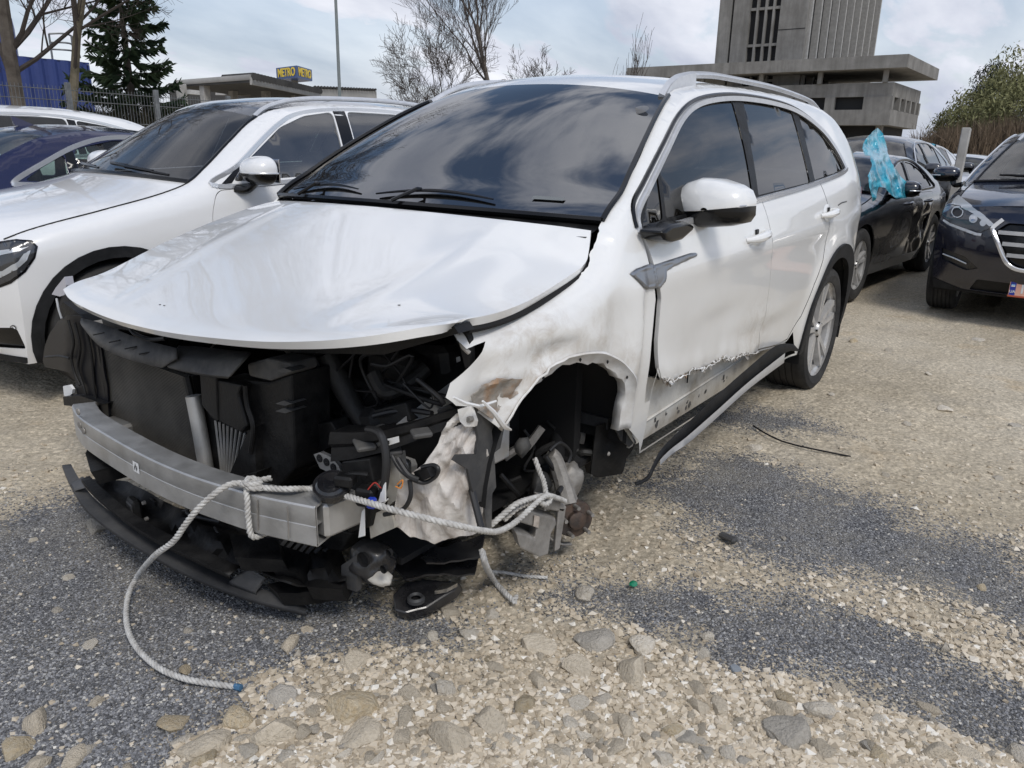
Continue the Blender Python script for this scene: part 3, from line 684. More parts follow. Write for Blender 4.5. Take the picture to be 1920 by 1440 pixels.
def build_car(name, label, cat, sp, loc, rz, group=None):
    g = sp.get
    root = empty(name, loc, rz, label, cat, group)
    sh = Shape(g('hw'), g('belt'), g('top'), g('plan'), g('prof'), g('tumble', 0.40), g('curve', 0.25), g('r_hood', 0.08), g('r_roof', 0.05), g('stations')[1][0])
    pm = g('paint'); wb = g('wb'); wr = g('wheel_r'); ar = g('arch_r', wr+0.06); zl = g('zlow', 0.22); xf, xr = g('xf'), g('xr'); step = g('step', 0.045)
    az = g('arch_z', wr)
    sides = g('sides', (1, -1)); gl = g('glass', M_GLASS_DARK); clad = g('clad', False)
    def arch_pts(cx):
        r = ar; h = min(0.99, (az-zl)/r) if az > zl else 0
        a = math.degrees(math.asin(max(-0.9, (zl-az)/r))); return arch(cx, az, r, a, 180-a, 22)[::1]
    xs_top = np.linspace(xf, xr, 90)
    low = [(xr, zl)]+[(x, z) for x, z in arch_pts(-wb)][::-1]+[(x, z) for x, z in arch_pts(0)][::-1]+[(xf, zl)]
    outline = np.array([(x, float(sh.top(x))) for x in xs_top]+low)
    wins = [fillet(w, g('win_r', 0.04)) for w in g('windows')]
    doors = {('door%d' % i): fillet(inset(fillet(d, 0.05), 0.0), 0.0) for i, d in enumerate(g('doors', []))}
    regs = {}; holes = list(wins)
    for k, d in doors.items(): regs[k+'_in'] = inset(d, 0.004); regs[k] = d
    # windows cut through the door regions
    V2, fs = cdt(outline, holes, regs, step, sh.edge_rows(xr, xf, step))
    for sd in sides:
        V3 = sh.P(V2, sd); dr = (0, sd, 0)
        side = panel_obj('body_side', V3, fs[''], pm, root, 0.012, recalc_dir=dr)
        for k in doors:
            if len(fs[k+'_in']):
                do = panel_obj('door', V3, fs[k+'_in'], pm, root, 0.012, recalc_dir=dr)
                d = doors[k]; hx = d[:, 0].min()+0.20; hz = g('handle_z', 0.93)
                if g('handles', True): handle(do, sh, hx, hz+0.0, sd, g('handle_mat', pm))
            if len(fs[k]):                                              # the shut line, set back behind the panel
                V4 = V3.copy(); V4[:, 1] -= sd*0.022; panel_obj('shut_line', V4, fs[k], M_DARK, side, recalc_dir=dr)
        V4 = None
        for wi, w in enumerate(wins):
            Vw, fw_ = cdt(w, (), {}, max(step, 0.05)); Pw = sh.P(Vw, sd, -0.010); panel_obj('side_window', Pw, fw_[''], gl, root, recalc_dir=dr)
        # pillars between neighbouring panes
        for q in g('pillars', []):
            Vq, fq = cdt(np.array(q), (), {}, 0.05); panel_obj('pillar_trim', sh.P(Vq, sd, 0.003), fq[''], M_BLACK, root, recalc_dir=dr)
        if g('dlo') is not None:
            dl = catmull([np.array(p) for p in g('dlo')], 8, g('dlo_closed', True)); dl = np.array(dl)
            pth = sh.P(dl, sd, 0.004)
            if g('dlo_closed', True): pth = np.vstack([pth, pth[:1]])
            strip(pth, g('dlo_w', 0.020), 0.016, np.array([np.cross(t_, (0, sd, 0)) for t_ in np.gradient(pth, axis=0)])).build('window_trim', g('trim', M_CHROME), root)
        if clad:
            for cx in (0, -wb):
                pts = arch_pts(cx); a = np.array(pts); c0 = np.array([cx, az])
                d = a-c0; d /= np.linalg.norm(d, axis=1)[:, None]; cw = g('clad_w', 0.045); ring = np.vstack([a+d*cw, (a-d*0.012)[::-1]]); ring[:, 1] = np.maximum(ring[:, 1], zl)
                Vq, fq = cdt(ring, (), {}, 0.04); panel_obj('arch_cladding', sh.P(Vq, sd, 0.010), fq[''], M_CLAD, root, 0.02, recalc_dir=dr)
            q = np.array([(-ar-0.02, zl-0.01), (-ar-0.02, zl+0.13), (-wb+ar+0.02, zl+0.13), (-wb+ar+0.02, zl-0.01)])
            Vq, fq = cdt(q, (), {}, 0.06); panel_obj('sill_cladding', sh.P(Vq, sd, 0.012), fq[''], M_CLAD, root, 0.02, recalc_dir=dr)
        for cx in (0, -wb):
            b = MB(); G = []
            for a in np.linspace(-0.35, math.pi+0.35, 20):
                G.append([(cx+(ar+0.004)*math.cos(a), sd*yy, az+(ar+0.004)*math.sin(a)) for yy in (g('hw')*0.985-0.03, g('hw')-0.36)])
            b.grid(np.array(G)); b.build('wheel_liner', M_DARK, root)
        for cx in (0, -wb):
            make_wheel(root, cx, sd*(g('hw')*float(sh.plan(cx))*g('track', 0.985)), wr, wr, g('tyre_w', 0.225), sd, g('rim_r'), g('spokes', 5), g('rim', M_ALLOY), g('fine', True))
        if g('mirror'):
            mb, mt = g('mirror'); make_mirror(root, (mb[0], sd*mb[1], mb[2]), (mt[0], sd*mt[1], mt[2]), g('mirror_mat', pm), side=sd, size=g('mirror_size', (0.13, 0.23, 0.16)))
        if g('rails'):
            xs = np.linspace(*g('rails'), 30); yy = sh.S(xs, sh.top(xs))-0.03; lift = 0.035*np.clip(np.minimum(np.arange(30), 29-np.arange(30))/5.0, 0, 1)**0.6
            b = MB(); b.tube(np.column_stack([xs, sd*yy, sh.top(xs)+lift+0.004]), 0.016, 8); b.build('roof_rail', g('rail_mat', M_SATIN), root)
    # ---- top panels
    def cross(x, crown, bow, n=21):
        y0 = float(sh.S(x, sh.top(x))); z0 = float(sh.top(x)); t = np.linspace(1, -1, n); q = 1-np.abs(t)**2.2
        return np.column_stack([x+bow*q, y0*t, z0+crown*q])
    def side_curve(xa, xb, sd, n=24):
        xs = np.linspace(xa, xb, n); z = sh.top(xs); return np.column_stack([xs, sd*sh.S(xs, z), z])
    st = g('stations')      # (name, x, crown, bow) from front to back
    mats = g('top_mats')
    for (a, b_, nm) in zip(st[:-1], st[1:], mats):
        if nm is None: continue
        part, mt, th = nm
        A, B = cross(a[0], a[1], a[2]), cross(b_[0], b_[1], b_[2]); d0, d1 = side_curve(a[0], b_[0], 1), side_curve(a[0], b_[0], -1)
        Gd = coons(A, B, d0, d1, 25, 22)
        if part == 'hood' and g('hood_fn'): Gd = g('hood_fn')(Gd)
        ob = grid_obj(part, Gd, mt, root, th)
        if part == 'hood':
            for sd in (1, -1): b = MB(); b.tube(side_curve(a[0], b_[0], sd)+np.array([0, sd*0.001, 0.002]), 0.0042, 5); b.build('hood_gap', M_DARK, ob)
        if part == 'windshield':
            e = MB(); 
            for sd in (1, -1):
                c = side_curve(a[0], b_[0], sd); e.tube(c+np.array([0, -sd*0.006, 0.003]), 0.011, 6)
            e.tube(A+np.array([0, 0, 0.004]), 0.016, 6); e.build('windshield_seal', M_BLACK, ob)
            w = MB()
            for (y0, y1) in g('wipers', ((0.05, 0.62), (-0.62, -0.02))):
                P = []
                for t in np.linspace(0, 1, 12):
                    yv = y0+(y1-y0)*t; u = (1-yv/A[0][1])/2*24; i = int(np.clip(u, 0, 23)); v = 0.5+3.2*(t if y0 > y1 else 1-t)*0.5
                    j = int(v); base = Gd[i, j]*(1-(v-j))+Gd[i, j+1]*(v-j); P.append(base+np.array([0.012, 0, 0.020]))
                w.tube(P, [0.010, 0.014, 0.012, 0.007], 6)
            w.build('wiper', M_BLACK, root)
    # ---- nose and tail
    for end, xe, nose, pw, regions in (('front_bumper', xf, g('nose'), g('nose_p', 2.4), g('front', {})), ('rear_bumper', xr, g('tail'), g('tail_p', 3.2), g('rear', {}))):
        ni = pchip(nose); zt = float(sh.top(xe)); cr = st[0][1] if end == 'front_bumper' else st[-1][1]
        yc = lambda z: sh.S(np.full(np.shape(z), xe), np.minimum(z, zt))
        ycz = float(yc(np.array(zt))); xs_e = st[0] if end == 'front_bumper' else st[-1]
        A = cross(*xs_e)                                                # edge shared with hood / boot lid
        zs = np.linspace(zl, zt, 14); Lf = [(float(yc(np.array(z))), z) for z in zs]
        outl = np.array(Lf+[(p[1], p[2]) for p in A[1:-1]]+[(-y, z) for y, z in Lf[::-1]])
        rg = {}
        for k, (pl_, mt, off) in regions.items():
            rg[k] = fillet(pl_, 0.02)
        V2, fs = cdt(outl, (), rg, g('fstep', 0.05))
        ztop = np.interp(V2[:, 0], A[::-1, 1], A[::-1, 2]); xtop = np.interp(V2[:, 0], A[::-1, 1], A[::-1, 0])
        yl = np.maximum(yc(np.minimum(V2[:, 1], zt)), 0.05); k = np.clip(np.abs(V2[:, 0])/yl, 0, 1)
        X0 = ni(V2[:, 1]); Xx = X0-(X0-xe)*k**pw
        # ease into the hood edge at the top
        q = np.clip((ztop-V2[:, 1])/0.10, 0, 1); q = q*q*(3-2*q); Xx = xtop*(1-q)+Xx*q if end == 'front_bumper' or True else Xx
        V3 = np.column_stack([Xx, V2[:, 0], V2[:, 1]]); dr = (1, 0, 0) if end == 'front_bumper' else (-1, 0, 0)
        bo = panel_obj(end, V3, fs[''], pm, root, 0.010, recalc_dir=dr)
        for kname, (pl_, mt, off) in regions.items():
            if not len(fs[kname]): continue
            V4 = V3.copy(); V4[:, 0] += off*dr[0]; nmz = kname.rstrip('0123456789')
            ro = panel_obj(nmz, V4, fs[kname], mt, root if nmz in ('headlight', 'tail_light', 'grille') else bo, recalc_dir=dr)
            if nmz == 'headlight':
                Vb = V3.copy(); Vb[:, 0] -= 0.010; panel_obj('lamp_housing', Vb, fs[kname], g('lamp_back', M_BLACK), ro, recalc_dir=dr)
                c = V3[np.unique(fs[kname])].mean(0); sg = 1 if c[1] > 0 else -1
                for i, (dy, dz, rr) in enumerate(g('lamp_lenses', ((0.10, 0.01, 0.045), (-0.06, 0.0, 0.035)))):
                    yv = c[1]+sg*dy; zv = c[2]+dz; xv = float(np.interp(yv*sg, np.sort(V3[np.unique(fs[kname]), 1]*sg), V3[np.unique(fs[kname]), 0][np.argsort(V3[np.unique(fs[kname]), 1]*sg)]))
                    b = MB(); b.lathe([(0.002, 0.0), (rr*0.7, -0.004), (rr, -0.012), (rr*1.08, 0.004), (rr*1.15, -0.02)], (xv-0.012, yv, zv), 'x', 24); b.build('projector', M_LAMP, ro)
    # ---- floor, interior
    b = MB(); b.box(((xf+xr)/2-0.1, 0, zl+0.05), (xf-xr-0.3, g('hw')*1.5, 0.06)); b.box((-wb/2, 0, zl+0.12), (wb-2*ar-0.05, g('hw')*1.80, 0.10), None, 0.02)
    fl = b.build('underbody', M_DARK, root)
    cabin = g('cabin'); b = MB(); zs = zl+0.17; bz = float(sh.belt(cabin[0]))
    b.box(((cabin[0]+cabin[1])/2, 0, zs), (cabin[0]-cabin[1], g('hw')*1.74, 0.03))
    for sd in (1, -1): b.box(((cabin[0]+cabin[1])/2, sd*g('hw')*0.86, (zs+bz)/2), (cabin[0]-cabin[1], 0.03, bz-zs-0.08))
    b.box((cabin[0]-0.12, 0, bz-0.20), (0.40, g('hw')*1.7, 0.26), roty(0.1), 0.05); b.box((cabin[0]+0.1, 0, bz-0.55), (0.06, g('hw')*1.7, 0.7)); b.box((cabin[1], 0, bz-0.32), (0.06, g('hw')*1.6, 0.55))
    b.build('cabin_trim', g('trim_in', M_SEAT), root)
    for sx in g('seat_x', (-1.25, -2.1)):
        for sy in (0.37, -0.37): make_seat(root, sx, sy, g('seat_z', 0.42), g('seat_mat', M_SEAT))
    b = MB(); c = np.array([cabin[0]-0.50, 0.37, bz-0.08]); P = [c+0.18*np.array([0.45*math.sin(t), math.cos(t), 0.9*math.sin(t)]) for t in np.linspace(0, 2*math.pi, 25)]
    b.tube(P, 0.015, 8); b.tube([P[0], c, P[12]], 0.013, 6); b.build('steering_wheel', M_BLACK, root)
    return root, sh
# ================================================================ THE WRECKED WHITE SUV
P_WHITE = paint('pearl_white_paint', (0.80, 0.80, 0.785), (0.42, 0.37, 0.29), 0.30, 1.05, 0.60)
_T = NT(P_WHITE); _v = _T.coords(); _base = _T.b.inputs['Base Color'].links[0].from_socket
for _c, _r0, _r1, _a in (((0.20, 0.93, 0.77), 0.04, 0.26, 0.75), ((-0.10, 0.93, 0.80), 0.02, 0.16, 0.5), ((-1.55, 0.95, 0.50), 0.03, 0.30, 0.6), ((-0.30, 0.93, 0.66), 0.02, 0.16, 0.5)):
    _d = _T.n('ShaderNodeVectorMath', operation='DISTANCE'); _T.l(_v, _d.inputs[0]); _d.inputs[1].default_value = _c
    _m = _T.n('ShaderNodeMapRange'); _m.inputs[1].default_value = _r0; _m.inputs[2].default_value = _r1; _m.inputs[3].default_value = _a; _m.inputs[4].default_value = 0.0; _T.l(_d.outputs['Value'], _m.inputs[0])
    _base = _T.mix(_T.math('MULTIPLY', _m.outputs[0], _T.ramp(_T.noise(_v, 13, 9, 0.75, 0.6), [(0.42, 0.0), (0.66, 1.0)])), _base, (0.36, 0.29, 0.21))
_T.col(_base)
P_RAW = varied('scraped_white_metal', (0.78, 0.78, 0.77), (0.46, 0.42, 0.36), 5, 0.45, bump=0.25, bscale=22, stops=(0.42, 0.72))
P_SILL = varied('dirty_primer_sill', (0.60, 0.575, 0.52), (0.33, 0.285, 0.22), 6, 0.6, bump=0.2, bscale=40, stops=(0.45, 0.75))
M_RUST = varied('rusty_torn_steel', (0.36, 0.33, 0.29), (0.36, 0.19, 0.08), 9, 0.6, metal=0.4, bump=0.8, bscale=30, stops=(0.50, 0.68))
M_ALU = varied('cast_aluminium', (0.42, 0.415, 0.40), (0.55, 0.545, 0.53), 9, 0.42, r2=0.55, metal=0.75, bump=0.12, bscale=60)
M_ALUD = varied('dull_dirty_aluminium', (0.24, 0.225, 0.205), (0.38, 0.36, 0.33), 14, 0.62, metal=0.5, bump=0.3, bscale=60)
M_PL = varied('dusty_black_plastic', (0.006, 0.006, 0.0065), (0.022, 0.021, 0.020), 9, 0.45, r2=0.7, bump=0.2, bscale=60, stops=(0.45, 0.75), spec=0.30)
M_PLG = varied('grey_dusty_plastic', (0.042, 0.042, 0.043), (0.13, 0.125, 0.115), 6, 0.7, bump=0.2, bscale=50, stops=(0.40, 0.70))
M_GLOSS = varied('gloss_black_plastic', (0.010, 0.010, 0.012), (0.035, 0.034, 0.034), 8, 0.16, r2=0.5, coat=0.3)
M_RUB = principled('rubber_hose', (0.016, 0.016, 0.017), 0.5)
M_ENG = varied('grimy_engine_casting', (0.008, 0.008, 0.009), (0.035, 0.034, 0.032), 8, 0.6, metal=0.2, bump=0.3, bscale=40)
M_APRON = varied('grey_inner_wing_metal', (0.50, 0.51, 0.51), (0.36, 0.355, 0.34), 7, 0.45, bump=0.1, bscale=30)
M_FELT = None
M_LABEL = principled('white_label', (0.75, 0.75, 0.74), 0.6)

suv = empty('wrecked_suv', (0, 0, 0), 0, 'wrecked white SUV with torn-off front bumper and missing front wheel', 'suv')

FTOP = [(0.50, 0.915), (0.445, 0.912), (0.30, 0.905), (0.128, 0.922), (-0.10, 0.975), (-0.20, 1.03), (-0.276, 1.105), (-0.352, 1.158), (-0.446, 1.203), (-0.525, 1.250), (-0.748, 1.375), (-0.922, 1.468), (-1.06, 1.533), (-1.177, 1.575), (-1.40, 1.607), (-1.73, 1.628), (-2.30, 1.632), (-2.81, 1.612), (-3.15, 1.565), (-3.30, 1.49), (-3.45, 1.36), (-3.58, 1.22)]
def g2(x, z, cx, cz, sx, sz): return np.exp(-((x-cx)/sx)**2-((z-cz)/sz)**2)
def suv_dent(x, z):
    d = -0.020*g2(x, z, 0.20, 0.80, 0.13, 0.03)-0.014*g2(x, z, -0.20, 0.82, 0.05, 0.12)+0.010*g2(x, z, -0.06, 0.80, 0.10, 0.035)-0.020*g2(x, z, 0.36, 0.73, 0.06, 0.05)
    for (xa, za, xb, zb, hh, ww) in ((0.12, 0.800, 0.34, 0.690, -0.022, 0.014), (0.02, 0.812, 0.16, 0.792, -0.018, 0.012), (0.28, 0.78, 0.40, 0.755, 0.020, 0.014), (-0.24, 0.95, -0.30, 0.70, -0.014, 0.022), (-0.05, 0.83, 0.10, 0.86, 0.012, 0.018), (-0.36, 0.92, -0.345, 0.62, 0.012, 0.018), (0.14, 0.83, 0.30, 0.86, -0.012, 0.02)):
        ux, uz = xb-xa, zb-za; t_ = np.clip(((x-xa)*ux+(z-za)*uz)/(ux*ux+uz*uz), 0, 1); dd = np.hypot(x-xa-t_*ux, z-za-t_*uz); d = d+hh*np.exp(-dd/ww)*np.sin(np.pi*np.clip(t_, 0.12, 0.88))
    d = d+0.012*g2(x, z, -0.33, 0.72, 0.045, 0.16)-0.010*g2(x, z, -0.40, 0.80, 0.03, 0.2)
    d = d-0.012*g2(x, z, -1.1, 0.70, 0.30, 0.06)+0.010*g2(x, z, -1.75, 0.62, 0.3, 0.05)
    ln = np.interp(x, [-1.65, -1.4, -1.19, -0.86, -0.64, -0.50], [0.47, 0.49, 0.524, 0.545, 0.556, 0.60])
    w = np.clip((x+1.75)/0.25, 0, 1)*np.clip((-0.46-x)/0.12, 0, 1)
    d = d+w*0.020*np.exp(-((z-ln-0.015)/0.05)**2)*(0.9+0.12*np.sin(x*19)+0.08*np.sin(x*47))
    # styling: a crease below the windows and a hollow above the sill
    d = d+0.006*np.exp(-((z-(0.93-0.02*x))/0.05)**2)-0.018*g2(x, z, -1.3, 0.55, 0.8, 0.13)
    # wheel-arch bulge at the rear
    d = d+0.022*np.exp(-(np.hypot(x+2.815, z-0.40)-0.47)**2/0.008)*np.clip((-2.0-x)/0.3, 0, 1)
    return d
SH = Shape(0.950, [(0.6, 0.985), (-0.276, 1.06), (-0.43, 1.090), (-1.5, 1.145), (-2.2, 1.182), (-2.9, 1.235), (-3.6, 1.25)], FTOP,
           [(0.6, 0.885), (0.40, 0.945), (0.15, 0.985), (-0.3, 1.0), (-2.9, 1.0), (-3.3, 0.975), (-3.6, 0.91)],
           [(0.15, 0.93), (0.30, 0.965), (0.45, 0.985), (0.62, 1.0), (0.80, 1.0), (0.90, 0.985), (0.96, 0.965), (1.0, 0.945)], 0.40, 0.25, 0.075, 0.045, -0.25, suv_dent)
ARCH_F = [(-0.362, 0.44), (-0.352, 0.58), (-0.285, 0.669), (-0.189, 0.727), (-0.072, 0.764), (0.062, 0.775), (0.169, 0.752), (0.255, 0.704), (0.337, 0.633)]
ARCH_Fd = [tuple(p) for p in catmull(ARCH_F, 4)]
ARCH_R = [(x, z) for x, z in arch(-2.815, 0.36, 0.435, 188, -8, 30)]          # rear to front
top_line = [tuple(p) for p in catmull(FTOP[1:], 4)]
front_edge = [(0.365, 0.660), (0.392, 0.684), (0.430, 0.712), (0.465, 0.722), (0.492, 0.748), (0.478, 0.782), (0.430, 0.818), (0.392, 0.850), (0.372, 0.872), (0.405, 0.868), (0.432, 0.862), (0.448, 0.885)]
OUTL = np.array(top_line+[(-3.60, 1.10), (-3.60, 0.80), (-3.55, 0.55), (-3.45, 0.38)]+ARCH_R+[(-2.32, 0.30), (-0.50, 0.30), (-0.47, 0.36)]+ARCH_Fd+front_edge)
DLO = [(-0.41, 1.085), (-0.432, 1.145), (-0.564, 1.224), (-0.79, 1.344), (-1.011, 1.452), (-1.206, 1.514), (-1.445, 1.551), (-1.751, 1.573), (-2.17, 1.574), (-2.477, 1.548), (-2.741, 1.470), (-2.894, 1.368), (-2.985, 1.262), (-2.766, 1.232), (-2.168, 1.184), (-1.514, 1.148), (-0.827, 1.106)]
DLOd = fillet(densify(DLO, 0.05), 0.012, 2)
rs_ = np.random.RandomState(4)
tear = [(x, np.interp(x, [-1.65, -1.4, -1.19, -0.86, -0.64, -0.53], [0.462, 0.486, 0.518, 0.540, 0.552, 0.585])+0.006*math.sin(x*21)+0.0032*rs_.randn()) for x in np.arange(-1.62, -0.53, 0.013)]
DOOR_F = np.array([(-0.425, 1.075), (-0.452, 0.944), (-0.490, 0.869), (-0.492, 0.723), (-0.512, 0.625)]+tear[::-1]+[(-1.640, 0.55), (-1.625, 0.80), (-1.575, 1.02), (-1.535, 1.145), (-0.827, 1.099)])
DOOR_R = np.array([(-1.545, 1.143), (-1.585, 1.02), (-1.634, 0.80), (-1.650, 0.55), (-1.655, 0.455), (-1.95, 0.42), (-2.12, 0.42), (-2.27, 0.52), (-2.36, 0.68), (-2.46, 0.80), (-2.52, 0.95), (-2.50, 1.10), (-2.44, 1.200), (-2.168, 1.177)])
GAP = np.array([(-0.415, 1.075), (-0.425, 0.944), (-0.455, 0.869), (-0.452, 0.723), (-0.460, 0.57), (-0.470, 0.50), (-0.515, 0.50), (-0.512, 0.625), (-0.492, 0.723), (-0.490, 0.869), (-0.452, 0.944), (-0.425, 1.075)])
SILL = np.array([(-0.515, 0.515)]+[(-0.513, 0.615)]+[(x, z-0.004) for x, z in tear[::-1]]+[(-1.655, 0.45), (-1.95, 0.415), (-2.12, 0.415), (-2.20, 0.45), (-2.30, 0.31), (-0.50, 0.305)])
regs = {'window': DLOd, 'gap': inset(GAP, 0.0005), 'front_door': inset(DOOR_F, 0.0), 'rear_door': inset(DOOR_R, 0.006), 'rear_line': DOOR_R, 'sill': inset(SILL, 0.002)}
V2, fs = cdt(OUTL, (), regs, 0.022, SH.edge_rows(-3.5, 0.45, 0.022))
V3 = SH.P(V2, 1); dL = (0, 1, 0)
# fender lip at the torn front curls inwards
kx = np.clip((V2[:, 0]-0.33)/0.17, 0, 1)*np.clip((0.92-V2[:, 1])/0.10, 0, 1); V3[:, 1] += -0.02*kx+0.006*np.sin(V2[:, 0]*60+V2[:, 1]*40)*kx
side_p = panel_obj('fender_and_quarter_panel', V3, fs[''], P_WHITE, suv, 0.0, recalc_dir=dL)
fd = panel_obj('front_door', V3+np.array([0, 0.004, 0]), fs['front_door'], P_WHITE, suv, 0.014, recalc_dir=dL); tag(fd, 'front door with its lower skin torn off along a ragged edge')
rd = panel_obj('rear_door', V3, fs['rear_door'], P_WHITE, suv, 0.010, recalc_dir=dL)
panel_obj('shut_line', V3-np.array([0, 0.02, 0]), fs['rear_line'], M_DARK, side_p, recalc_dir=dL)
sl = panel_obj('sill_panel', V3-np.array([0, 0.045, 0]), fs['sill'], P_SILL, suv, 0.010, recalc_dir=dL); tag(sl, 'exposed dirty sill below the torn door skin')
panel_obj('door_gap_post', V3-np.array([0, 0.075, 0]), fs['gap'], M_PL, suv, 0.01, recalc_dir=dL)
# ragged bright rim along the tear
b = MB(); tp = [(x, float(SH.S(x, z))+0.010+0.008*rs_.rand(), z+0.004*rs_.randn()) for x, z in tear]; b.tube(tp, list(0.0010+0.0028*rs_.rand(40)**2), 5); b.build('torn_edge', P_RAW, fd); b = MB(); b.tube([(q_[0], q_[1]-0.012, q_[2]-0.010+0.004*rs_.randn()) for q_ in tp], list(0.0008+0.005*rs_.rand(60)**3), 5); b.build('rust_shadow_line', M_RUST, fd)  # lower brown line: rust plus the shadow gap painted under the tear
b = MB()
for i in range(9):
    x, z = tear[rs_.randint(len(tear))]; y = float(SH.S(x, z)); q = np.array([x, y+0.004, z+0.002]); u = 0.008+0.026*rs_.rand()**2
    b.add([q+(u, 0, 0.004*rs_.randn()), q+(-u, 0, 0.004*rs_.randn()), q+(-0.3*u, 0.012*rs_.rand(), -u*(0.3+0.5*rs_.rand())), q+(0.5*u, 0.012*rs_.rand(), -u*(0.3+0.4*rs_.rand()))], [(0, 1, 2, 3)])
tag(b.build('curled_shreds', P_RAW, fd, smooth=False), kind='stuff')
b = MB()
for i in range(26):
    x, z = tear[rs_.randint(len(tear))]; y = float(SH.S(x, z)); q = np.array([x, y-0.005, z-0.006]); u = 0.010+0.016*rs_.rand()
    b.add([q+(u, 0, 0), q+(-u, 0, 0.002), q+(0.2*u, 0.010*rs_.randn(), -u*(0.6+0.8*rs_.rand()))], [(0, 1, 2)])
tag(b.build('paint_flakes', M_RUST, fd, smooth=False), kind='stuff')
# sill seam, drain slots and stains built as relief
b = MB(); b.tube([(x, float(SH.S(x, 0.385))-0.043, 0.40-0.03*(x+1)) for x in np.linspace(-0.52, -1.95, 30)], 0.006, 5); b.build('sill_seam', P_SILL, sl)
b = MB()
for i in range(26):
    x = -0.56-0.9*rs_.rand()**1.5; z = 0.352-0.02*(x+1)+0.012*rs_.randn(); b.blob((x, float(SH.S(x, z))-0.0445, z), 0.004+0.008*rs_.rand()**2, i, 0.6, 1, (0.8+rs_.rand(), 0.12, 0.6+1.6*rs_.rand()), 2.0)
tag(b.build('sill_stains', M_PLG, sl), kind='stuff')
b = MB(); b.tube([(-0.93, float(SH.S(-0.93, .5))-0.038, 0.53), (-0.945, float(SH.S(-.945, .45))-0.038, 0.455)], 0.003, 5); b.build('sill_crack', M_DARK, sl)
# flange of the front wheel arch
G = []; LIPC = []
for i, (x, z) in enumerate(ARCH_Fd):
    c = np.array([-0.015, 0.40]); d = c-np.array([x, z]); d /= np.linalg.norm(d); y = float(SH.S(x, z)); cr_ = min(1.0, max(0.0, (x+0.02)/0.15)); wv = 0.003+0.0014*math.sin(i*1.3)+cr_*(0.004*math.sin(i*2.1+1)+0.003*math.sin(i*3.7)); lw_ = 0.029+0.004*math.sin(i*0.9)+0.004*math.sin(i*2.3+2); LIPC.append((x+d[0]*0.018, y-0.0085, z+d[1]*0.018))
    G.append([(x-d[0]*0.006, y+0.0035+wv, z-d[1]*0.006), (x, y+0.005+wv, z), (x+d[0]*0.006, y-0.006+wv*0.5, z+d[1]*0.006), (x+d[0]*lw_, y-0.014-wv, z+d[1]*lw_), (x+d[0]*(lw_+0.003), y-0.019, z+d[1]*(lw_+0.003)), (x+d[0]*lw_, y-0.05, z+d[1]*lw_)])
b = MB(); b.grid(np.array(G)); lip = b.build('wheel_arch_lip', P_RAW, suv, angle=50); md = lip.modifiers.new('t', 'SOLIDIFY'); md.thickness = 0.003
for k_ in (7, 12, 18, 24, 30):
    b = MB(); b.box(np.array(LIPC[k_])+np.array([0, 0.002, 0]), (0.008, 0.003, 0.008), roty(0.7)); b.build('clip_hole', M_DARK, lip)
# torn and rusted corner of the fender
rust_px = [(925, 728), (945, 712), (985, 712), (980, 740), (955, 768), (938, 790), (912, 768), (905, 748)]
V2r, fr_ = cdt(np.array([UY(a, c, 0.93)[[0, 2]] for a, c in rust_px]), (), {}, 0.008)
Pr = SH.P(V2r, 1, 0.004); Pr[:, 1] += 0.010*fnoise(V2r, 40, 3, 3); ro = panel_obj('rusted_tear', Pr, fr_[''], M_RUST, suv, 0.002, recalc_dir=dL); tag(ro, 'rusty bare metal tear at the front tip of the fender')
b = MB(); b.tube([UY(a, c, 0.915)+np.array([0, .01, 0]) for a, c in ((1060, 672), (1085, 660), (1112, 658), (1128, 664))], [0.002, 0.005, 0.005, 0.002], 6)
b.tube([UY(a, c, 0.93) for a, c in ((905, 752), (925, 772), (945, 800), (958, 806))], [0.003, 0.006, 0.008, 0.003], 6)
b.tube([UY(a, c, 0.915) for a, c in ((850, 745), (872, 756), (900, 762), (930, 752))], [0.003, 0.005, 0.005, 0.003], 6); tag(b.build('crumpled_edge', P_RAW, suv), kind='stuff')

# ---- right side (turned away from the view), mirrored without damage
OUTR = np.array([p_ for p_ in top_line if p_[0] < 0.10]+[(-3.60, 1.10), (-3.60, 0.80), (-3.55, 0.55), (-3.45, 0.38)]+ARCH_R+[(-2.32, 0.30), (-0.50, 0.30)]+arch(0, 0.36, 0.42, 188, 75, 16)+[(0.12, 0.80), (0.10, 0.90)])
SHR = Shape(0.950,  [(0.6, 0.985), (-0.276, 1.06), (-0.43, 1.090), (-1.5, 1.145), (-2.2, 1.182), (-2.9, 1.235), (-3.6, 1.25)], FTOP, [(0.6, 0.885), (0.40, 0.945), (0.15, 0.985), (-0.3, 1.0), (-2.9, 1.0), (-3.3, 0.975), (-3.6, 0.91)],
            [(0.15, 0.93), (0.30, 0.965), (0.45, 0.985), (0.62, 1.0), (0.80, 1.0), (0.90, 0.985), (0.96, 0.965), (1.0, 0.945)], 0.40, 0.25, 0.075, 0.045, -0.25)
SHF = Shape(0.885, [(0.6, 0.985), (-0.276, 1.06), (-0.43, 1.090), (-1.5, 1.145), (-2.2, 1.182), (-2.9, 1.235), (-3.6, 1.25)], FTOP, [(0.6, 0.885), (0.40, 0.945), (0.15, 0.985), (-0.3, 1.0), (-2.9, 1.0), (-3.3, 0.975), (-3.6, 0.91)],
            [(0.15, 0.93), (0.30, 0.965), (0.45, 0.985), (0.62, 1.0), (0.80, 1.0), (0.90, 0.985), (0.96, 0.965), (1.0, 0.945)], 0.40, 0.25, 0.075, 0.045, -0.25)
V2b, fsb = cdt(OUTR, (), {'window': DLOd}, 0.06, SHR.edge_rows(-3.5, 0.45, 0.05))
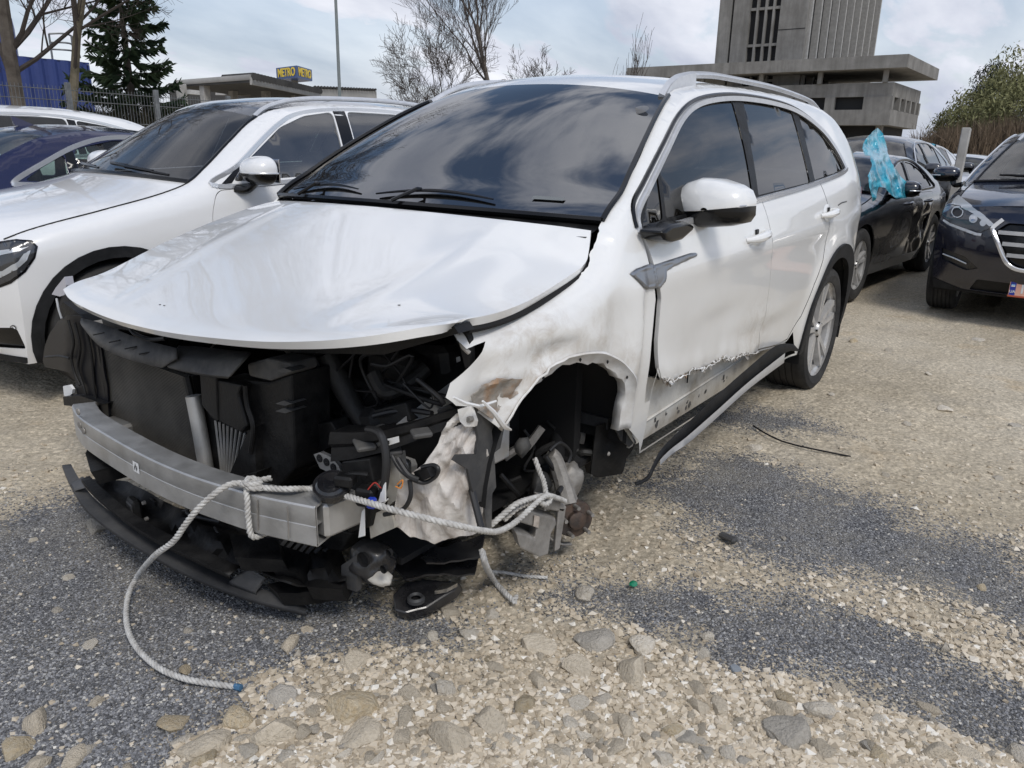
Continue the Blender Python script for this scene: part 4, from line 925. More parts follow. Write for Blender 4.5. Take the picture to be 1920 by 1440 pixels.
V3b = SHF.P(V2b, -1); panel_obj('fender_and_quarter_panel', V3b, fsb[''], P_WHITE, suv, 0.006, recalc_dir=(0, -1, 0))
panel_obj('side_window', V3b+np.array([0, 0.01, 0]), fsb['window'], M_GLASS_DARK, suv, recalc_dir=(0, -1, 0))

# ---- side glass of the visible side
black_frame = panel_obj('window_frame', V3-np.array([0, 0.006, 0]), fs['window'], M_BLACK, suv, recalc_dir=dL)
bpy.data.objects.remove(black_frame)
PANES = [[(-0.445, 1.100), (-0.600, 1.116), (-0.662, 1.262), (-0.58, 1.222)], [(-0.628, 1.118), (-0.695, 1.283), (-1.030, 1.449), (-1.20, 1.503), (-1.43, 1.540), (-1.640, 1.555), (-1.560, 1.36), (-1.475, 1.158)],
         [(-1.775, 1.562), (-2.15, 1.562), (-2.40, 1.545), (-2.34, 1.36), (-2.30, 1.202), (-1.545, 1.163), (-1.64, 1.36)], [(-2.485, 1.535), (-2.72, 1.460), (-2.875, 1.365), (-2.955, 1.262), (-2.76, 1.243), (-2.385, 1.211), (-2.42, 1.36)]]
panes = [fillet(p, 0.015, 3) for p in PANES]
Vf, ff = cdt(DLOd, panes, {}, 0.03); panel_obj('window_frame', SH.P(Vf, 1, -0.006), ff[''], M_PL, suv, 0.0, recalc_dir=dL)
for p in panes:
    Vq, fq = cdt(p, (), {}, 0.05); panel_obj('side_window', SH.P(Vq, 1, -0.010), fq[''], M_GLASS_DARK, suv, recalc_dir=dL)
pb = [np.array(p) for p in DLO]
def trim_path(pts, off): 
    d = np.array(catmull(pts, 8)); return SH.P(d, 1, off)
up_ = lambda pth: np.array([np.cross(t_, (0, 1, 0)) for t_ in np.gradient(pth, axis=0)])
pt = trim_path(DLO[0:13], 0.000); strip(pt, 0.020, 0.018, up_(pt)).build('window_chrome', M_SATIN, suv)
pt = trim_path(DLO[12:]+[DLO[0]], 0.004); strip(pt, 0.020, 0.020, up_(pt)).build('window_chrome', M_CHROME, suv)
pt = trim_path([(x+0.012, z+0.016) for x, z in DLO[0:12]], 0.0); b = MB(); b.tube(pt, 0.009, 6); b.build('door_seal', M_BLACK, suv)

# ---- hood, windshield, roof
hood_front = [UX(118, 540, 0.60), UX(128, 556, 0.635), UX(150, 570, 0.665), UX(200, 592, 0.705), UX(265, 610, 0.732), UX(330, 622, 0.745), UX(420, 632, 0.752), UX(500, 637, 0.748), UX(580, 636, 0.735), UX(650, 631, 0.712), UX(720, 622, 0.675), UX(790, 610, 0.610), UX(835, 604, 0.545), UX(866, 600, 0.470)]
hood_left = [hood_front[-1], UY(930, 586, 0.895), UY(1000, 558, 0.885), UY(1060, 522, 0.875), UY(1096, 494, 0.862), UY(1104, 470, 0.845), (-0.245, 0.815, 1.098)]
hood_right = [hood_front[0], UY(150, 526, -0.83), UY(200, 508, -0.84), UY(300, 458, -0.84), UY(440, 399, -0.83), (-0.30, -0.800, 1.100)]
t = np.linspace(-1, 1, 21); hood_rear = [(-0.30+0.155*(1-abs(q)**2.2)+(0.055*q if q > 0 else 0), 0.8*q*1.01, 1.100+0.026*(1-abs(q)**2.2)) for q in t]
hood_rear[0] = hood_right[-1]; hood_rear[-1] = hood_left[-1]
HG = coons(catmull(hood_front, 6), hood_rear, catmull(hood_right, 6), catmull(hood_left, 6), 70, 48)
for _ in range(120): HG[1:-1, 1:-1] = 0.25*(HG[:-2, 1:-1]+HG[2:, 1:-1]+HG[1:-1, :-2]+HG[1:-1, 2:])*0.6+0.4*HG[1:-1, 1:-1]
uu, vv = np.meshgrid(np.linspace(-1, 1, 70), np.linspace(0, 1, 48), indexing='ij')
bulge = 0.030*(1-np.abs(uu)**2.5)*np.sin(np.pi*np.clip(vv, 0, 1))**0.7
crs = 0.010*np.exp(-((np.abs(uu)-0.62+0.10*(1-vv))/0.05)**2)*np.clip(vv*3, 0, 1)*np.clip((1-vv)*6, 0, 1)
wav = 0.004*np.sin(3.1*uu+5*vv)*np.sin(4.0*vv+1)*np.sin(np.pi*vv)
HG[:, :, 2] += bulge+crs*0.7+wav
roll_ = np.exp(-vv/0.012); HG[:, :, 2] -= 0.005*roll_                       # front edge turns down
hood = grid_obj('hood', HG, P_WHITE, suv, 0.022); tag(hood, 'white hood sprung slightly open at its left corner')
hi = HG.copy()[9:-9, 4:-7]; hi[:, :, 2] -= 0.032; hl = grid_obj('hood_inner', hi, M_PL, hood)
b = MB(); q = [HG[0, k]+np.array([0, 0, -0.012]) for k in range(0, 48)]
e_ = [HG[-1, k]+np.array([-0.0, -0.012, -0.030]) for k in range(2, 46)]; b.tube(e_, 0.010, 6); b.build('hood_seal', M_DARK, suv)
for (px, py) in ((298, 574), (306, 570), (750, 572)):
    d = min(((np.hypot(PJ(HG[i, j])[0]-px, PJ(HG[i, j])[1]-py), i, j) for i in range(5, 65, 1) for j in range(1, 30)), key=lambda k: k[0]); b = MB(); b.blob(HG[d[1], d[2]]+np.array([0, 0, 0.001]), 0.004, 3, 0.4, 1, (1, 1.3, 0.25)); b.build('stone_chip', M_PLG, hood)
def cross3(x, crown, bow, n=41):
    y0 = float(SHR.S(x, SHR.top(x))); z0 = float(SHR.top(x)); t = np.linspace(1, -1, n); q = 1-np.abs(t)**2.2; y1 = float(SHF.S(x, SHF.top(x))); return np.column_stack([x+bow*q, np.where(t > 0, y0*t, y1*t), z0+crown*q])
def sidec(xs, sd): xs = np.asarray(xs); z = SHR.top(xs); return np.column_stack([xs, sd*(SHR if sd > 0 else SHF).S(xs, z), z])
WSB, WST = cross3(-0.300, 0.012, 0.10), cross3(-1.08, 0.058, 0.06)
wsx = np.linspace(-0.300, -1.08, 30)
WG = coons(WSB, WST, sidec(wsx, 1), sidec(wsx, -1), 41, 30)
uu, vv = np.meshgrid(np.linspace(-1, 1, 41), np.linspace(0, 1, 30), indexing='ij'); WG += (0.028*np.sin(np.pi*vv)*(1-uu**2*0.6))[:, :, None]*np.array([0.5, 0, 0.85])
M_WS = glass('tinted_windshield', (0.03, 0.033, 0.04), 3.0, 0.010, 0.008)
ws = grid_obj('windshield', WG, M_WS, suv)
b = MB(); b.tube(WG[0]+np.array([0.004, 0.004, 0.004]), 0.010, 6); b.tube(WG[-1]+np.array([0.004, -0.004, 0.004]), 0.010, 6); b.tube(WG[:, 0]+np.array([0, 0, 0.002]), 0.012, 6); b.build('windshield_seal', M_BLACK, ws)
# black edge band behind the glass
for (sl_, nm) in (((slice(0, 41), slice(27, 30)), 'a'), ((slice(0, 41), slice(0, 2)), 'b'), ((slice(0, 3), slice(0, 30)), 'c'), ((slice(38, 41), slice(0, 30)), 'd')):
    gg = WG[sl_].copy(); gg += np.array([-0.004, 0, -0.006])*(1 if nm in 'ab' else 1.4); grid_obj('glass_border', gg, M_BLACK, ws)
RR = cross3(-3.20, 0.045, -0.05); rx = np.linspace(-1.08, -3.20, 40)
RG = coons(WST, RR, sidec(rx, 1), sidec(rx, -1), 41, 40); grid_obj('roof', RG, P_WHITE, suv, 0.01)
RB = cross3(-3.58, 0.01, -0.10); rbx = np.linspace(-3.20, -3.58, 16); grid_obj('rear_window', coons(RR, RB, sidec(rbx, 1), sidec(rbx, -1), 21, 16), M_GLASS_DARK, suv, 0, (-1, 0, 0.5))
b = MB(); ys = np.linspace(0.6, -0.6, 21); sp_ = np.array([(-3.20-0.20*(1-abs(y/0.6)**3), y, float(SHR.top(-3.2))+0.045*(1-(y/0.75)**2)-0.01) for y in ys]); b.grid(np.stack([sp_+np.array([0.25, 0, 0.012]), sp_+np.array([0, 0, 0.008]), sp_+np.array([0.02, 0, -0.03])], 1)); o = b.build('roof_spoiler', P_WHITE, suv)
# rear bumper / tailgate
zs = np.linspace(0.33, 1.22, 20); TG = []
for z in zs:
    yc_ = float(SHR.S(-3.60, min(z, 1.22))); bulge_ = np.interp(z, [0.33, 0.55, 0.75, 1.0, 1.22], [0.16, 0.24, 0.22, 0.16, 0.08]); yy = np.linspace(1, -1, 25); TG.append(np.column_stack([-3.58-bulge_*(1-np.abs(yy)**2.6), yc_*yy, np.full(25, z)]))
grid_obj('tailgate', np.array(TG), P_WHITE, suv, 0.01, (-1, 0, 0))
tl_px = [(1611, 345), (1616, 352), (1614, 380), (1609, 372)]
b = MB(); b.prism([UY(a, c, 0.83) for a, c in tl_px], (0.0, -0.05, 0)); b.build('tail_light', M_RED, suv)
# wipers on the cowl
def ws_pt(u, v):
    i = (1-u)/2*40; j = v*29; i0, j0 = int(min(i, 39)), int(min(j, 28)); a, c = i-i0, j-j0
    return (WG[i0, j0]*(1-a)+WG[i0+1, j0]*a)*(1-c)+(WG[i0, j0+1]*(1-a)+WG[i0+1, j0+1]*a)*c
for (u0, v0, u1, v1) in ((-0.15, 0.03, 0.50, 0.045), (-0.85, 0.03, -0.30, 0.05)):
    b = MB(); P = [ws_pt(u0+(u1-u0)*k, v0+(v1-v0)*k+0.03*math.sin(math.pi*k))+np.array([0.006, 0, 0.012]) for k in np.linspace(0, 1, 14)]
    b.tube(P, [0.005, 0.008, 0.010, 0.008, 0.004], 6, flat=0.7); b.tube([P[5]+np.array([0, 0, 0.004]), P[5]+np.array([0.02, 0, 0.006]), P[3]+np.array([0.06, 0, -0.03])], 0.007, 6); b.build('wiper', M_BLACK, suv)
b = MB(); cw = np.array(hood_rear); b.grid(np.stack([cw+np.array([0.03, 0, -0.020]), WSB[::2][::-1]+np.array([-0.01, 0, -0.012])], 1)) if len(cw) == len(WSB[::2]) else None; b.build('cowl_panel', M_PL, suv)
# small stickers on the glass
for (px, py, w_, h_) in ((1205, 208, 0.034, 0.016),):
    best = min(((np.hypot(PJ(WG[i, j])[0]-px, PJ(WG[i, j])[1]-py), i, j) for i in range(41) for j in range(30)), key=lambda k: k[0]); c = WG[best[1], best[2]]; n_ = np.array([0.5, 0.1, 0.86])
    b = MB(); t1 = np.array([0, 1.0, 0]); t2 = np.cross(n_, t1)*-1; b.add([c+n_*0.004+t1*w_*math.cos(a)+t2*h_*2*math.sin(a) for a in np.linspace(0, 2*math.pi, 20)[:-1]], [tuple(range(19))]); b.build('glass_sticker', glass('frosted_sticker', (0.55, 0.60, 0.65), 1.3, 0.3, 0.22), ws)
b = MB(); b.add([ws_pt(u_, v_)+np.array([0.003, 0, 0.005]) for u_, v_ in ((0.66, 0.075), (0.80, 0.080), (0.80, 0.100), (0.66, 0.095))], [(0, 1, 2, 3)]); b.build('identification_plate', principled('faded_plate', (0.16, 0.17, 0.17), 0.5), ws)
# roof rails with feet
for sd in (1, -1):
    xs = np.r_[np.linspace(-1.06, -1.42, 12), np.linspace(-1.46, -2.85, 26), np.linspace(-2.9, -3.12, 8)]
    zt_ = SHR.top(xs); yy = (SHR if sd > 0 else SHF).S(xs, zt_)-0.022; lift = np.interp(xs, [-3.12, -2.95, -2.2, -1.42, -1.25, -1.06], [0.0, 0.024, 0.032, 0.034, 0.026, 0.0])
    pth = np.column_stack([xs, sd*yy, zt_+lift+0.006]); b = strip(pth, 0.022, 0.028, (0, sd*0.45, 1.0)); b.build('roof_rail', M_SATIN, suv)
    ft = MB(); k = pth[:12]; G = np.stack([k+np.array([0, sd*0.018, 0.008]), np.column_stack([xs[:12], sd*(yy[:12]+0.020), zt_[:12]-0.006]), np.column_stack([xs[:12], sd*(yy[:12]-0.03), zt_[:12]-0.002])], 1); ft.grid(G); ft.build('rail_foot', M_SATIN, suv)

# ---- mirror, handles, side garnish
def px_ring(pts, y): return [UY(a, c, y) for a, c in pts]
mirror = None
mc = UY(1337, 380, 1.03)
def mirror_shell(prof_px, y_face, depth, mat, name, parent):
    """shell whose outline is the mirror seen from the front, bulging forward"""
    P = np.array([UX(a, c, y_face) for a, c in prof_px]); c0 = UX(1337, 392, y_face); rings = []
    for k, (s, dx) in enumerate(((1.0, -0.055), (1.0, 0.0), (0.93, 0.035), (0.75, 0.062), (0.45, 0.078), (0.08, 0.084))):
        rings.append(np.array([c0+(p-c0)*s+np.array([dx, 0, 0]) for p in P]))
    G = np.array(rings); G = np.concatenate([G, G[:, :1]], 1); b = MB(); b.grid(G); b.add(rings[0], [tuple(range(len(P)))]); return b.build(name, mat, parent, angle=50)
XM = -0.86
cap_px = [(1268, 396), (1263, 380), (1268, 362), (1290, 342), (1318, 333), (1352, 336), (1385, 347), (1402, 358), (1409, 376), (1408, 386), (1375, 388), (1340, 391), (1333, 396), (1300, 397)]
low_px = [(1264, 397), (1300, 398), (1334, 397), (1342, 392), (1408, 387), (1407, 405), (1398, 418), (1372, 424), (1320, 427), (1285, 423), (1268, 412)]
b = MB(); b.prism([UY(a, c, 0.99) for a, c in ((1243, 436), (1262, 421), (1290, 416), (1306, 424), (1300, 434), (1282, 450), (1264, 455), (1250, 450))], (0.015, -0.085, 0.0)); mirror = b.build('mirror', M_BLACK, suv, True, 50); md = mirror.modifiers.new('b', 'BEVEL'); md.width = 0.014; md.segments = 3
mirror_shell(densify(cap_px, 12), XM, 0.08, P_WHITE, 'mirror_cap', mirror); mirror_shell(densify(low_px, 12), XM-0.004, 0.08, M_BLACK, 'mirror_shell', mirror)
b = MB(); b.tube([UX(a, c, XM+0.045) for a, c in ((1335, 396), (1350, 391), (1380, 388), (1400, 386))], [0.003, 0.006, 0.006, 0.004], 6); b.build('turn_signal', M_SATIN, mirror)
for hx, hz in ((-1.395, 1.008), (-2.485, 1.048)):
    parent = fd if hx > -2 else rd
    b = MB(); p = []
    for t_ in np.linspace(0, 1, 13):
        xx = hx+0.115-0.23*t_; p.append((xx, float(SH.S(xx, hz))+0.004+0.036*math.sin(math.pi*t_)**0.5, hz-0.012+0.020*t_))
    b.tube(p, [0.010, 0.017, 0.019, 0.018, 0.011], 10); h = b.build('door_handle', P_WHITE, parent)
    G = []
    for r_ in np.linspace(0.05, 1, 7): G.append([(hx+0.078*r_*math.cos(a), float(SH.S(hx+0.078*r_*math.cos(a), hz+0.05*r_*math.sin(a)))+0.0025+0.004*math.sin(math.pi*r_), hz-0.004+0.046*r_*math.sin(a)) for a in np.linspace(0, 2*math.pi, 29)])
    b = MB(); b.grid(np.array(G)); b.build('handle_cup', P_WHITE, h)
    b = MB(); b.box((hx-0.008, float(SH.S(hx, hz+.012))+0.006, hz+0.014), (0.035, 0.008, 0.022), None, 0.003); b.build('handle_recess', M_PL, h)
b = MB(); b.tube([(x, float(SH.S(x, z))+0.001, z) for x, z in ((-2.70, 1.075), (-2.78, 1.085), (-2.88, 1.088))], 0.0035, 5); b.build('fuel_flap_dent', M_PLG, side_p)
# silver garnish across fender and door: two halves torn apart at the gap
def garnish(px, y, name):
    P = np.array([UY(a, c, y) for a, c in px]); V2g, fg = cdt(P[:, [0, 2]], (), {}, 0.006); d = polydist(V2g, P[:, [0, 2]]); V = SH.P(V2g, 1, 0.004); V[:, 1] += 0.007*np.clip(d/0.005, 0, 1)-0.004*np.clip((d-0.006)/0.004, 0, 1)
    return panel_obj(name, V, fg[''], principled('brushed_grey_garnish', (0.30, 0.31, 0.33), 0.28, metal=0.75), suv, 0.0, recalc_dir=dL)
garnish([(1185, 513), (1197, 504), (1226, 494), (1224, 540), (1212, 543), (1202, 538)], 0.945, 'fender_garnish')
garnish([(1231, 498), (1300, 475), (1311, 474), (1310, 481), (1265, 501), (1252, 509), (1245, 530), (1236, 541), (1229, 541)], 0.955, 'door_garnish')
# ---- rear wheel with arch trim
make_wheel(suv, -2.815, 0.925, 0.352, 0.366, 0.245, 1, 0.283, 5)
wr2 = make_wheel(suv, -2.815, -0.925, 0.352, 0.366, 0.245, -1, 0.262, 5); make_wheel(suv, 0.0, -0.915, 0.345, 0.366, 0.245, -1, 0.262, 5)
a = np.array(ARCH_R); c0 = np.array([-2.815, 0.36]); d = a-c0; d /= np.linalg.norm(d, axis=1)[:, None]
ring = np.vstack([a+d*0.062, (a-d*0.016)[::-1]]); ring[:, 1] = np.maximum(ring[:, 1], 0.30); Vq, fq = cdt(ring, (), {}, 0.03); panel_obj('arch_cladding', SH.P(Vq, 1, 0.012), fq[''], M_CLAD, suv, 0.03, recalc_dir=dL)
for cx, sd in ((-2.815, 1), (-2.815, -1), (0, -1)):
    G = [[(cx+0.442*math.cos(t_), sd*yy, 0.36+0.442*math.sin(t_)) for yy in (0.925, 0.56)] for t_ in np.linspace(-0.3, math.pi+0.3, 22)]; b = MB(); b.grid(np.array(G)); b.build('wheel_liner', M_DARK, suv)
# ---- detached sill skirt sagging to the ground at the front
top_px = [(1488, 645), (1455, 648), (1400, 692), (1340, 745), (1285, 797), (1243, 838), (1226, 866), (1212, 893), (1190, 905)]
mid_px = [(1500, 658), (1472, 662), (1404, 716), (1346, 768), (1290, 817), (1258, 842), (1238, 862), (1218, 893), (1192, 907)]
low_px2 = [(1498, 672), (1470, 680), (1408, 726), (1350, 778), (1294, 828), (1262, 850), (1238, 872), (1219, 896), (1193, 909)]
ysk = np.interp(np.arange(9), [0, 1, 3, 6, 8], [0.945, 0.955, 0.985, 1.0, 0.99]); rows = []
for k, (q, off) in enumerate(((top_px, -0.035), (top_px, 0.0), (mid_px, 0.012))): rows.append(np.array(catmull([UY(a_, c_, ysk[i]+off) for i, (a_, c_) in enumerate(q)], 5)))
b = MB(); b.grid(np.array(rows)); sk = b.build('sill_skirt', M_CLAD, suv, angle=45); md = sk.modifiers.new('t', 'SOLIDIFY'); md.thickness = 0.008; tag(sk, 'black sill skirt hanging loose to the ground at its front end')
rows = [np.array(catmull([UY(a_, c_, ysk[i]+off) for i, (a_, c_) in enumerate(q[1:7], 1)], 5)) for (q, off) in ((mid_px, 0.014), (mid_px, 0.020), (low_px2, 0.020), (low_px2, 0.0))]
b = MB(); b.grid(np.array(rows)); b.build('skirt_trim', M_SATIN, sk, angle=45)
# ================================================================ STRIPPED FRONT END OF THE WRECK
def pg(name, pts, x, thick, mat, parent=suv, label=None, smooth=False, bev=0.0):
    """plate from photo pixels at depth plane x (or its own x as third value), thickness running backwards"""
    P = [UX(p[0], p[1], p[2] if len(p) > 2 else x) for p in pts]; b = MB(); b.prism(P, (-thick, 0, 0)); o = b.build(name, mat, parent, smooth)
    if bev:
        md = o.modifiers.new('bevel', 'BEVEL'); md.width = bev; md.segments = 2; md.limit_method = 'ANGLE'; md.harden_normals = False
    if label: tag(o, label)
    return o
def tb(name, pts, r, mat, parent=suv, n=8, sm=6):
    P = [np.array(UX(p[0], p[1], p[2])) for p in pts]; b = MB(); b.tube(catmull(P, sm), r, n); return b.build(name, mat, parent)
def sheet_px(name, outline, fn, mat, parent, stepx=8, amp=0.0, freq=0.03, seed=1, thick=0.004, dirv=(0.6, 0.8, 0), folds=None, plane='y'):
    """crumpled sheet: pixel outline triangulated, each vertex put at its own real depth plane fn(px, py)"""
    V, f = cdt(np.array(outline, float), (), {}, stepx); dv = np.array(dirv, float); dv /= np.linalg.norm(dv)
    P = np.array([(UY if plane == 'y' else UX)(a, c, fn(a, c)) for a, c in V]); h = amp*fnoise(V, freq, seed, 4)
    if folds is not None: h = h+np.array([folds(a, c) for a, c in V])
    P = P+h[:, None]*dv; return panel_obj(name, P, f[''], mat, parent, thick, recalc_dir=FW*-1)
# ---- closed dark hull of the engine bay so that no light leaks through
b = MB(); b.box((-0.33, 0, 0.62), (0.04, 1.50, 0.85)); b.build('firewall', M_DARK, suv)
b = MB(); b.box((0.10, -0.70, 0.52), (0.80, 0.03, 0.44)); b.build('inner_wing', M_DARK, suv)
b = MB(); b.box((0.05, 0.0, 0.20), (0.80, 1.30, 0.02)); b.box((-1.6, 0, 0.28), (2.6, 1.55, 0.06), None, 0.02); b.build('underbody', M_DARK, suv)
tag(suv.children[-1], kind='stuff')
b = MB(); b.box((-0.10, 0.50, 0.62), (0.60, 0.03, 0.62)); b.build('inner_wing', M_DARK, suv)
cab = MB(); cab.box((-1.9, 0, 0.42), (3.0, 1.66, 0.04)); cab.box((-0.62, 0, 0.96), (0.45, 1.55, 0.24), roty(0.12), 0.06)
for sd in (1, -1): cab.box((-1.9, sd*0.84, 0.75), (2.9, 0.04, 0.62))
cab.box((-3.3, 0, 0.8), (0.06, 1.5, 0.8)); tag(cab.build('cabin_trim', M_SEAT, suv), kind='stuff')
for sx in (-1.35, -2.25):
    for sy in (0.38, -0.38): make_seat(suv, sx, sy, 0.55)
b = MB(); c = np.array([-0.92, 0.38, 1.06]); P = [c+0.18*np.array([0.45*math.sin(t_), math.cos(t_), 0.9*math.sin(t_)]) for t_ in np.linspace(0, 2*math.pi, 25)]; b.tube(P, 0.015, 8); b.build('steering_wheel', M_BLACK, suv)
tb('quarter_window_highlight', [(1524, 292, -2.62), (1529, 312, -2.66), (1540, 330, -2.7)], [0.006, 0.016, 0.02], M_LABEL)  # white tube paints the curved highlight seen in the rear quarter window

# ---- aluminium bumper beam, hollow, cut open at its end
BX = [(0.690, -0.690), (0.712, -0.640), (0.750, -0.50), (0.780, -0.237), (0.797, -0.007), (0.797, 0.174), (0.785, 0.318), (0.767, 0.446), (0.728, 0.600), (0.722, 0.622)]
bp = np.array(catmull(BX, 8)); bt = np.gradient(bp, axis=0); bt /= np.linalg.norm(bt, axis=1)[:, None]; bn = np.column_stack([bt[:, 1], -bt[:, 0]])
zt = np.linspace(0.452, 0.470, len(bp)); zb = zt-np.linspace(0.105, 0.114, len(bp))
def ringp(prof):
    return np.array([[(bp[i, 0]+bn[i, 0]*d, bp[i, 1]+bn[i, 1]*d, zb[i]+(zt[i]-zb[i])*h) for d, h in prof] for i in range(len(bp))])
outer = [(-0.004, 1.0), (0, 0.965), (0, 0.55), (-0.0012, 0.53), (-0.0012, 0.515), (0, 0.50), (0, 0.035), (-0.004, 0), (-0.072, 0), (-0.075, 0.03), (-0.075, 0.97), (-0.072, 1.0), (-0.004, 1.0)]
inner = [(-0.008, 0.95), (-0.008, 0.05), (-0.068, 0.05), (-0.068, 0.95), (-0.008, 0.95)]
b = MB(); b.grid(ringp(outer)); b.grid(ringp(inner), True)
R0, R1 = ringp(outer)[-1], ringp(inner)[-1]
o8 = [R0[0], R0[7], R0[8], R0[11]]; b.add([*o8, *R1[:4]], [(0, 1, 5, 4), (1, 2, 6, 5), (2, 3, 7, 6), (3, 0, 4, 7)])
web = ringp([(-0.006, 0.52), (-0.070, 0.52)]); b.grid(web[-12:])
beam = b.build('bumper_beam', M_ALU, suv, angle=30, recalc=False); tag(beam, 'bare aluminium bumper beam, curved, cut open at its end')
def on_beam(px, py): 
    p = UX(px, py, 0.76)
    k = np.argmin(np.abs(bp[:, 1]-p[1])); p = UX(px, py, bp[k, 0]); k = np.argmin(np.abs(bp[:, 1]-p[1])); return UX(px, py, bp[k, 0]+0.0015), k
p, k = on_beam(256, 876); t2 = np.array([bt[k, 0], bt[k, 1], 0]); nn = np.array([bn[k, 0], bn[k, 1], 0]); b = MB(); b.add([p+t2*0.019*a+np.array([0, 0, 0.017*c])+nn*0.0015 for a, c in ((-1, -1), (1, -1), (1, 1), (-1, 1))], [(0, 1, 2, 3)]); st = b.build('sticker', M_LABEL, beam)
b = MB(); [b.box(p+t2*(-0.010+0.004*i)+nn*0.002+np.array([0, 0, 0.006*((i*7) % 3-1)]), (0.0025, 0.0005, 0.012), frame(t2)) for i in range(5)]; tag(b.build('sticker_print', M_BLACK, st), kind='stuff')
for (px, c1, c2) in ((482, 938, 994), (539, 950, 1010)):
    p1, k = on_beam(px, c1); p2, _ = on_beam(px+2, c2); b = MB(); nn = np.array([bn[k, 0], bn[k, 1], 0]); b.tube([p1+nn*0.0, p2+nn*0.0], 0.0022, 5); b.build('weld_line', M_ALUD, beam)
for (px, py) in ((147, 772), (150, 797), (157, 808)):
    p, k = on_beam(px, py); b = MB(); b.lathe([(0.001, 0.004), (0.011, 0.003), (0.012, 0)], p, 'x', 10); b.build('bolt', M_ALUD, beam)
# crash boxes behind the beam
for sd, nm in ((1, 'crash_box'), (-1, 'crash_box')):
    b = MB(); b.box((0.585 if sd > 0 else 0.54, sd*0.570, 0.418 if sd > 0 else 0.36), (0.215, 0.135, 0.100 if sd > 0 else 0.07), rotz(sd*-0.06), 0.010); cb = b.build(nm, M_ALU, suv)
b = MB(); b.box((0.46, 0.58, 0.43), (0.03, 0.24, 0.20), None, 0.01); b.build('crash_box_flange', M_ALU, suv)
pl3 = [(588, 852), (600, 848), (622, 858), (634, 872), (640, 886), (622, 888), (600, 878)]
fl = pg('flange_plate', pl3, 0.56, 0.012, M_ALU); 
for (px, py) in ((598, 860), (611, 867), (624, 877)):
    b = MB(); q = UX(px, py, 0.563); b.lathe([(0.001, 0.0), (0.011, 0.0), (0.012, -0.004)], q, 'x', 12); b.build('bolt_hole', M_DARK, fl)
b = MB(); b.box((0.20, 0.60, 0.42), (0.55, 0.10, 0.14), None, 0.012); b.build('frame_rail', P_RAW, suv)

# ---- radiator pack
XR = 0.585
rc = [UX(190, 652, XR), UX(352, 708, XR), UX(388, 888, XR), UX(212, 812, XR)]
b = MB(); b.prism([p+np.array([-0.02, 0, 0]) for p in rc], (-0.03, 0, 0)); rad = b.build('radiator', M_PL, suv, False)
b = MB(); N = 62
for i in range(N):
    f = (i+0.5)/N; a = rc[0]*(1-f)+rc[3]*f; c = rc[1]*(1-f)+rc[2]*f; d = c-a; b.box((a+c)/2+np.array([-0.008, 0, 0]), (np.linalg.norm(d)*0.985, 0.020, 0.0021), frame(d))
fins = b.build('cooling_fins', varied('radiator_fin_metal', (0.11, 0.103, 0.092), (0.20, 0.188, 0.165), 5, 0.6, metal=0.5), rad, False); tag(fins, kind='stuff')
tb('radiator_frame', [(188, 648, XR), (200, 730, XR), (212, 815, XR)], 0.014, M_PL, rad, 6)
tb('radiator_frame', [(350, 706, XR), (372, 800, XR), (390, 890, XR)], 0.012, M_PL, rad, 6)
tb('receiver_tube', [(362, 742, 0.60), (376, 815, 0.60), (390, 900, 0.60)], 0.0235, M_ALU, suv, 14)
icp = [UX(404, 788, 0.575), UX(468, 815, 0.575), UX(432, 905, 0.575), UX(418, 905, 0.575)]
b = MB(); b.prism([p+np.array([-0.018, 0, 0]) for p in icp], (-0.03, 0, 0)); ic = b.build('intercooler', M_PL, suv, False)
b = MB()
for i in range(9):
    f = i/8; a = icp[0]*(1-f)+icp[1]*f; c = icp[3]*(1-f)+(icp[2]+np.array([0, 0.02, -0.01]))*f; b.tube([a, c], 0.0042, 6)
tag(b.build('intercooler_tubes', M_ALU, ic), kind='stuff')
pg('radiator_side_tank', [(388, 765), (402, 775), (424, 905), (400, 905)], 0.575, 0.04, M_PL)
# top air deflectors, dusty grey
def curve_sheet(name, rows, mat, thick=0.006):
    R = [np.array(catmull([UX(*p) for p in r], 6)) for r in rows]; b = MB(); b.grid(np.array(R)); o = b.build(name, mat, suv, angle=60); md = o.modifiers.new('t', 'SOLIDIFY'); md.thickness = thick; return o
d1 = curve_sheet('air_deflector', [[(152, 596, .60), (190, 606, .62), (235, 625, .635), (280, 640, .645), (330, 652, .65)], [(150, 604, .625), (185, 635, .650), (225, 655, .660), (270, 668, .665), (330, 672, .668)], [(152, 610, .630), (182, 645, .655), (222, 668, .668), (262, 680, .672), (302, 690, .675)]], M_PLG); tag(d1, 'dusty grey curved air deflector on the radiator top')
b = MB()
for i, (px, py) in enumerate(((185, 626), (215, 640), (245, 652), (272, 662))):
    b.box(UX(px, py, 0.663), (0.006, 0.045, 0.004), rotz(0.3)@rotx(0.25))
tag(b.build('deflector_slots', M_DARK, d1), kind='stuff')
curve_sheet('air_deflector', [[(335, 648, .56), (375, 650, .57), (420, 655, .575), (470, 660, .57)], [(318, 668, .645), (360, 672, .650), (410, 680, .655), (455, 676, .65)], [(312, 686, .665), (350, 695, .672), (395, 703, .675), (430, 706, .67)], [(316, 690, .665), (350, 699, .668), (395, 707, .67), (428, 710, .665)]], M_PLG)
pg('upper_tie_bar', [(235, 600), (560, 640), (720, 640), (850, 610), (860, 625), (720, 665), (560, 662), (235, 622)], 0.50, 0.06, M_PL)
tb('hood_latch_loop', [(245, 608, 0.60), (250, 624, 0.61), (280, 636, 0.615), (310, 634, 0.61)], 0.007, M_RUB)
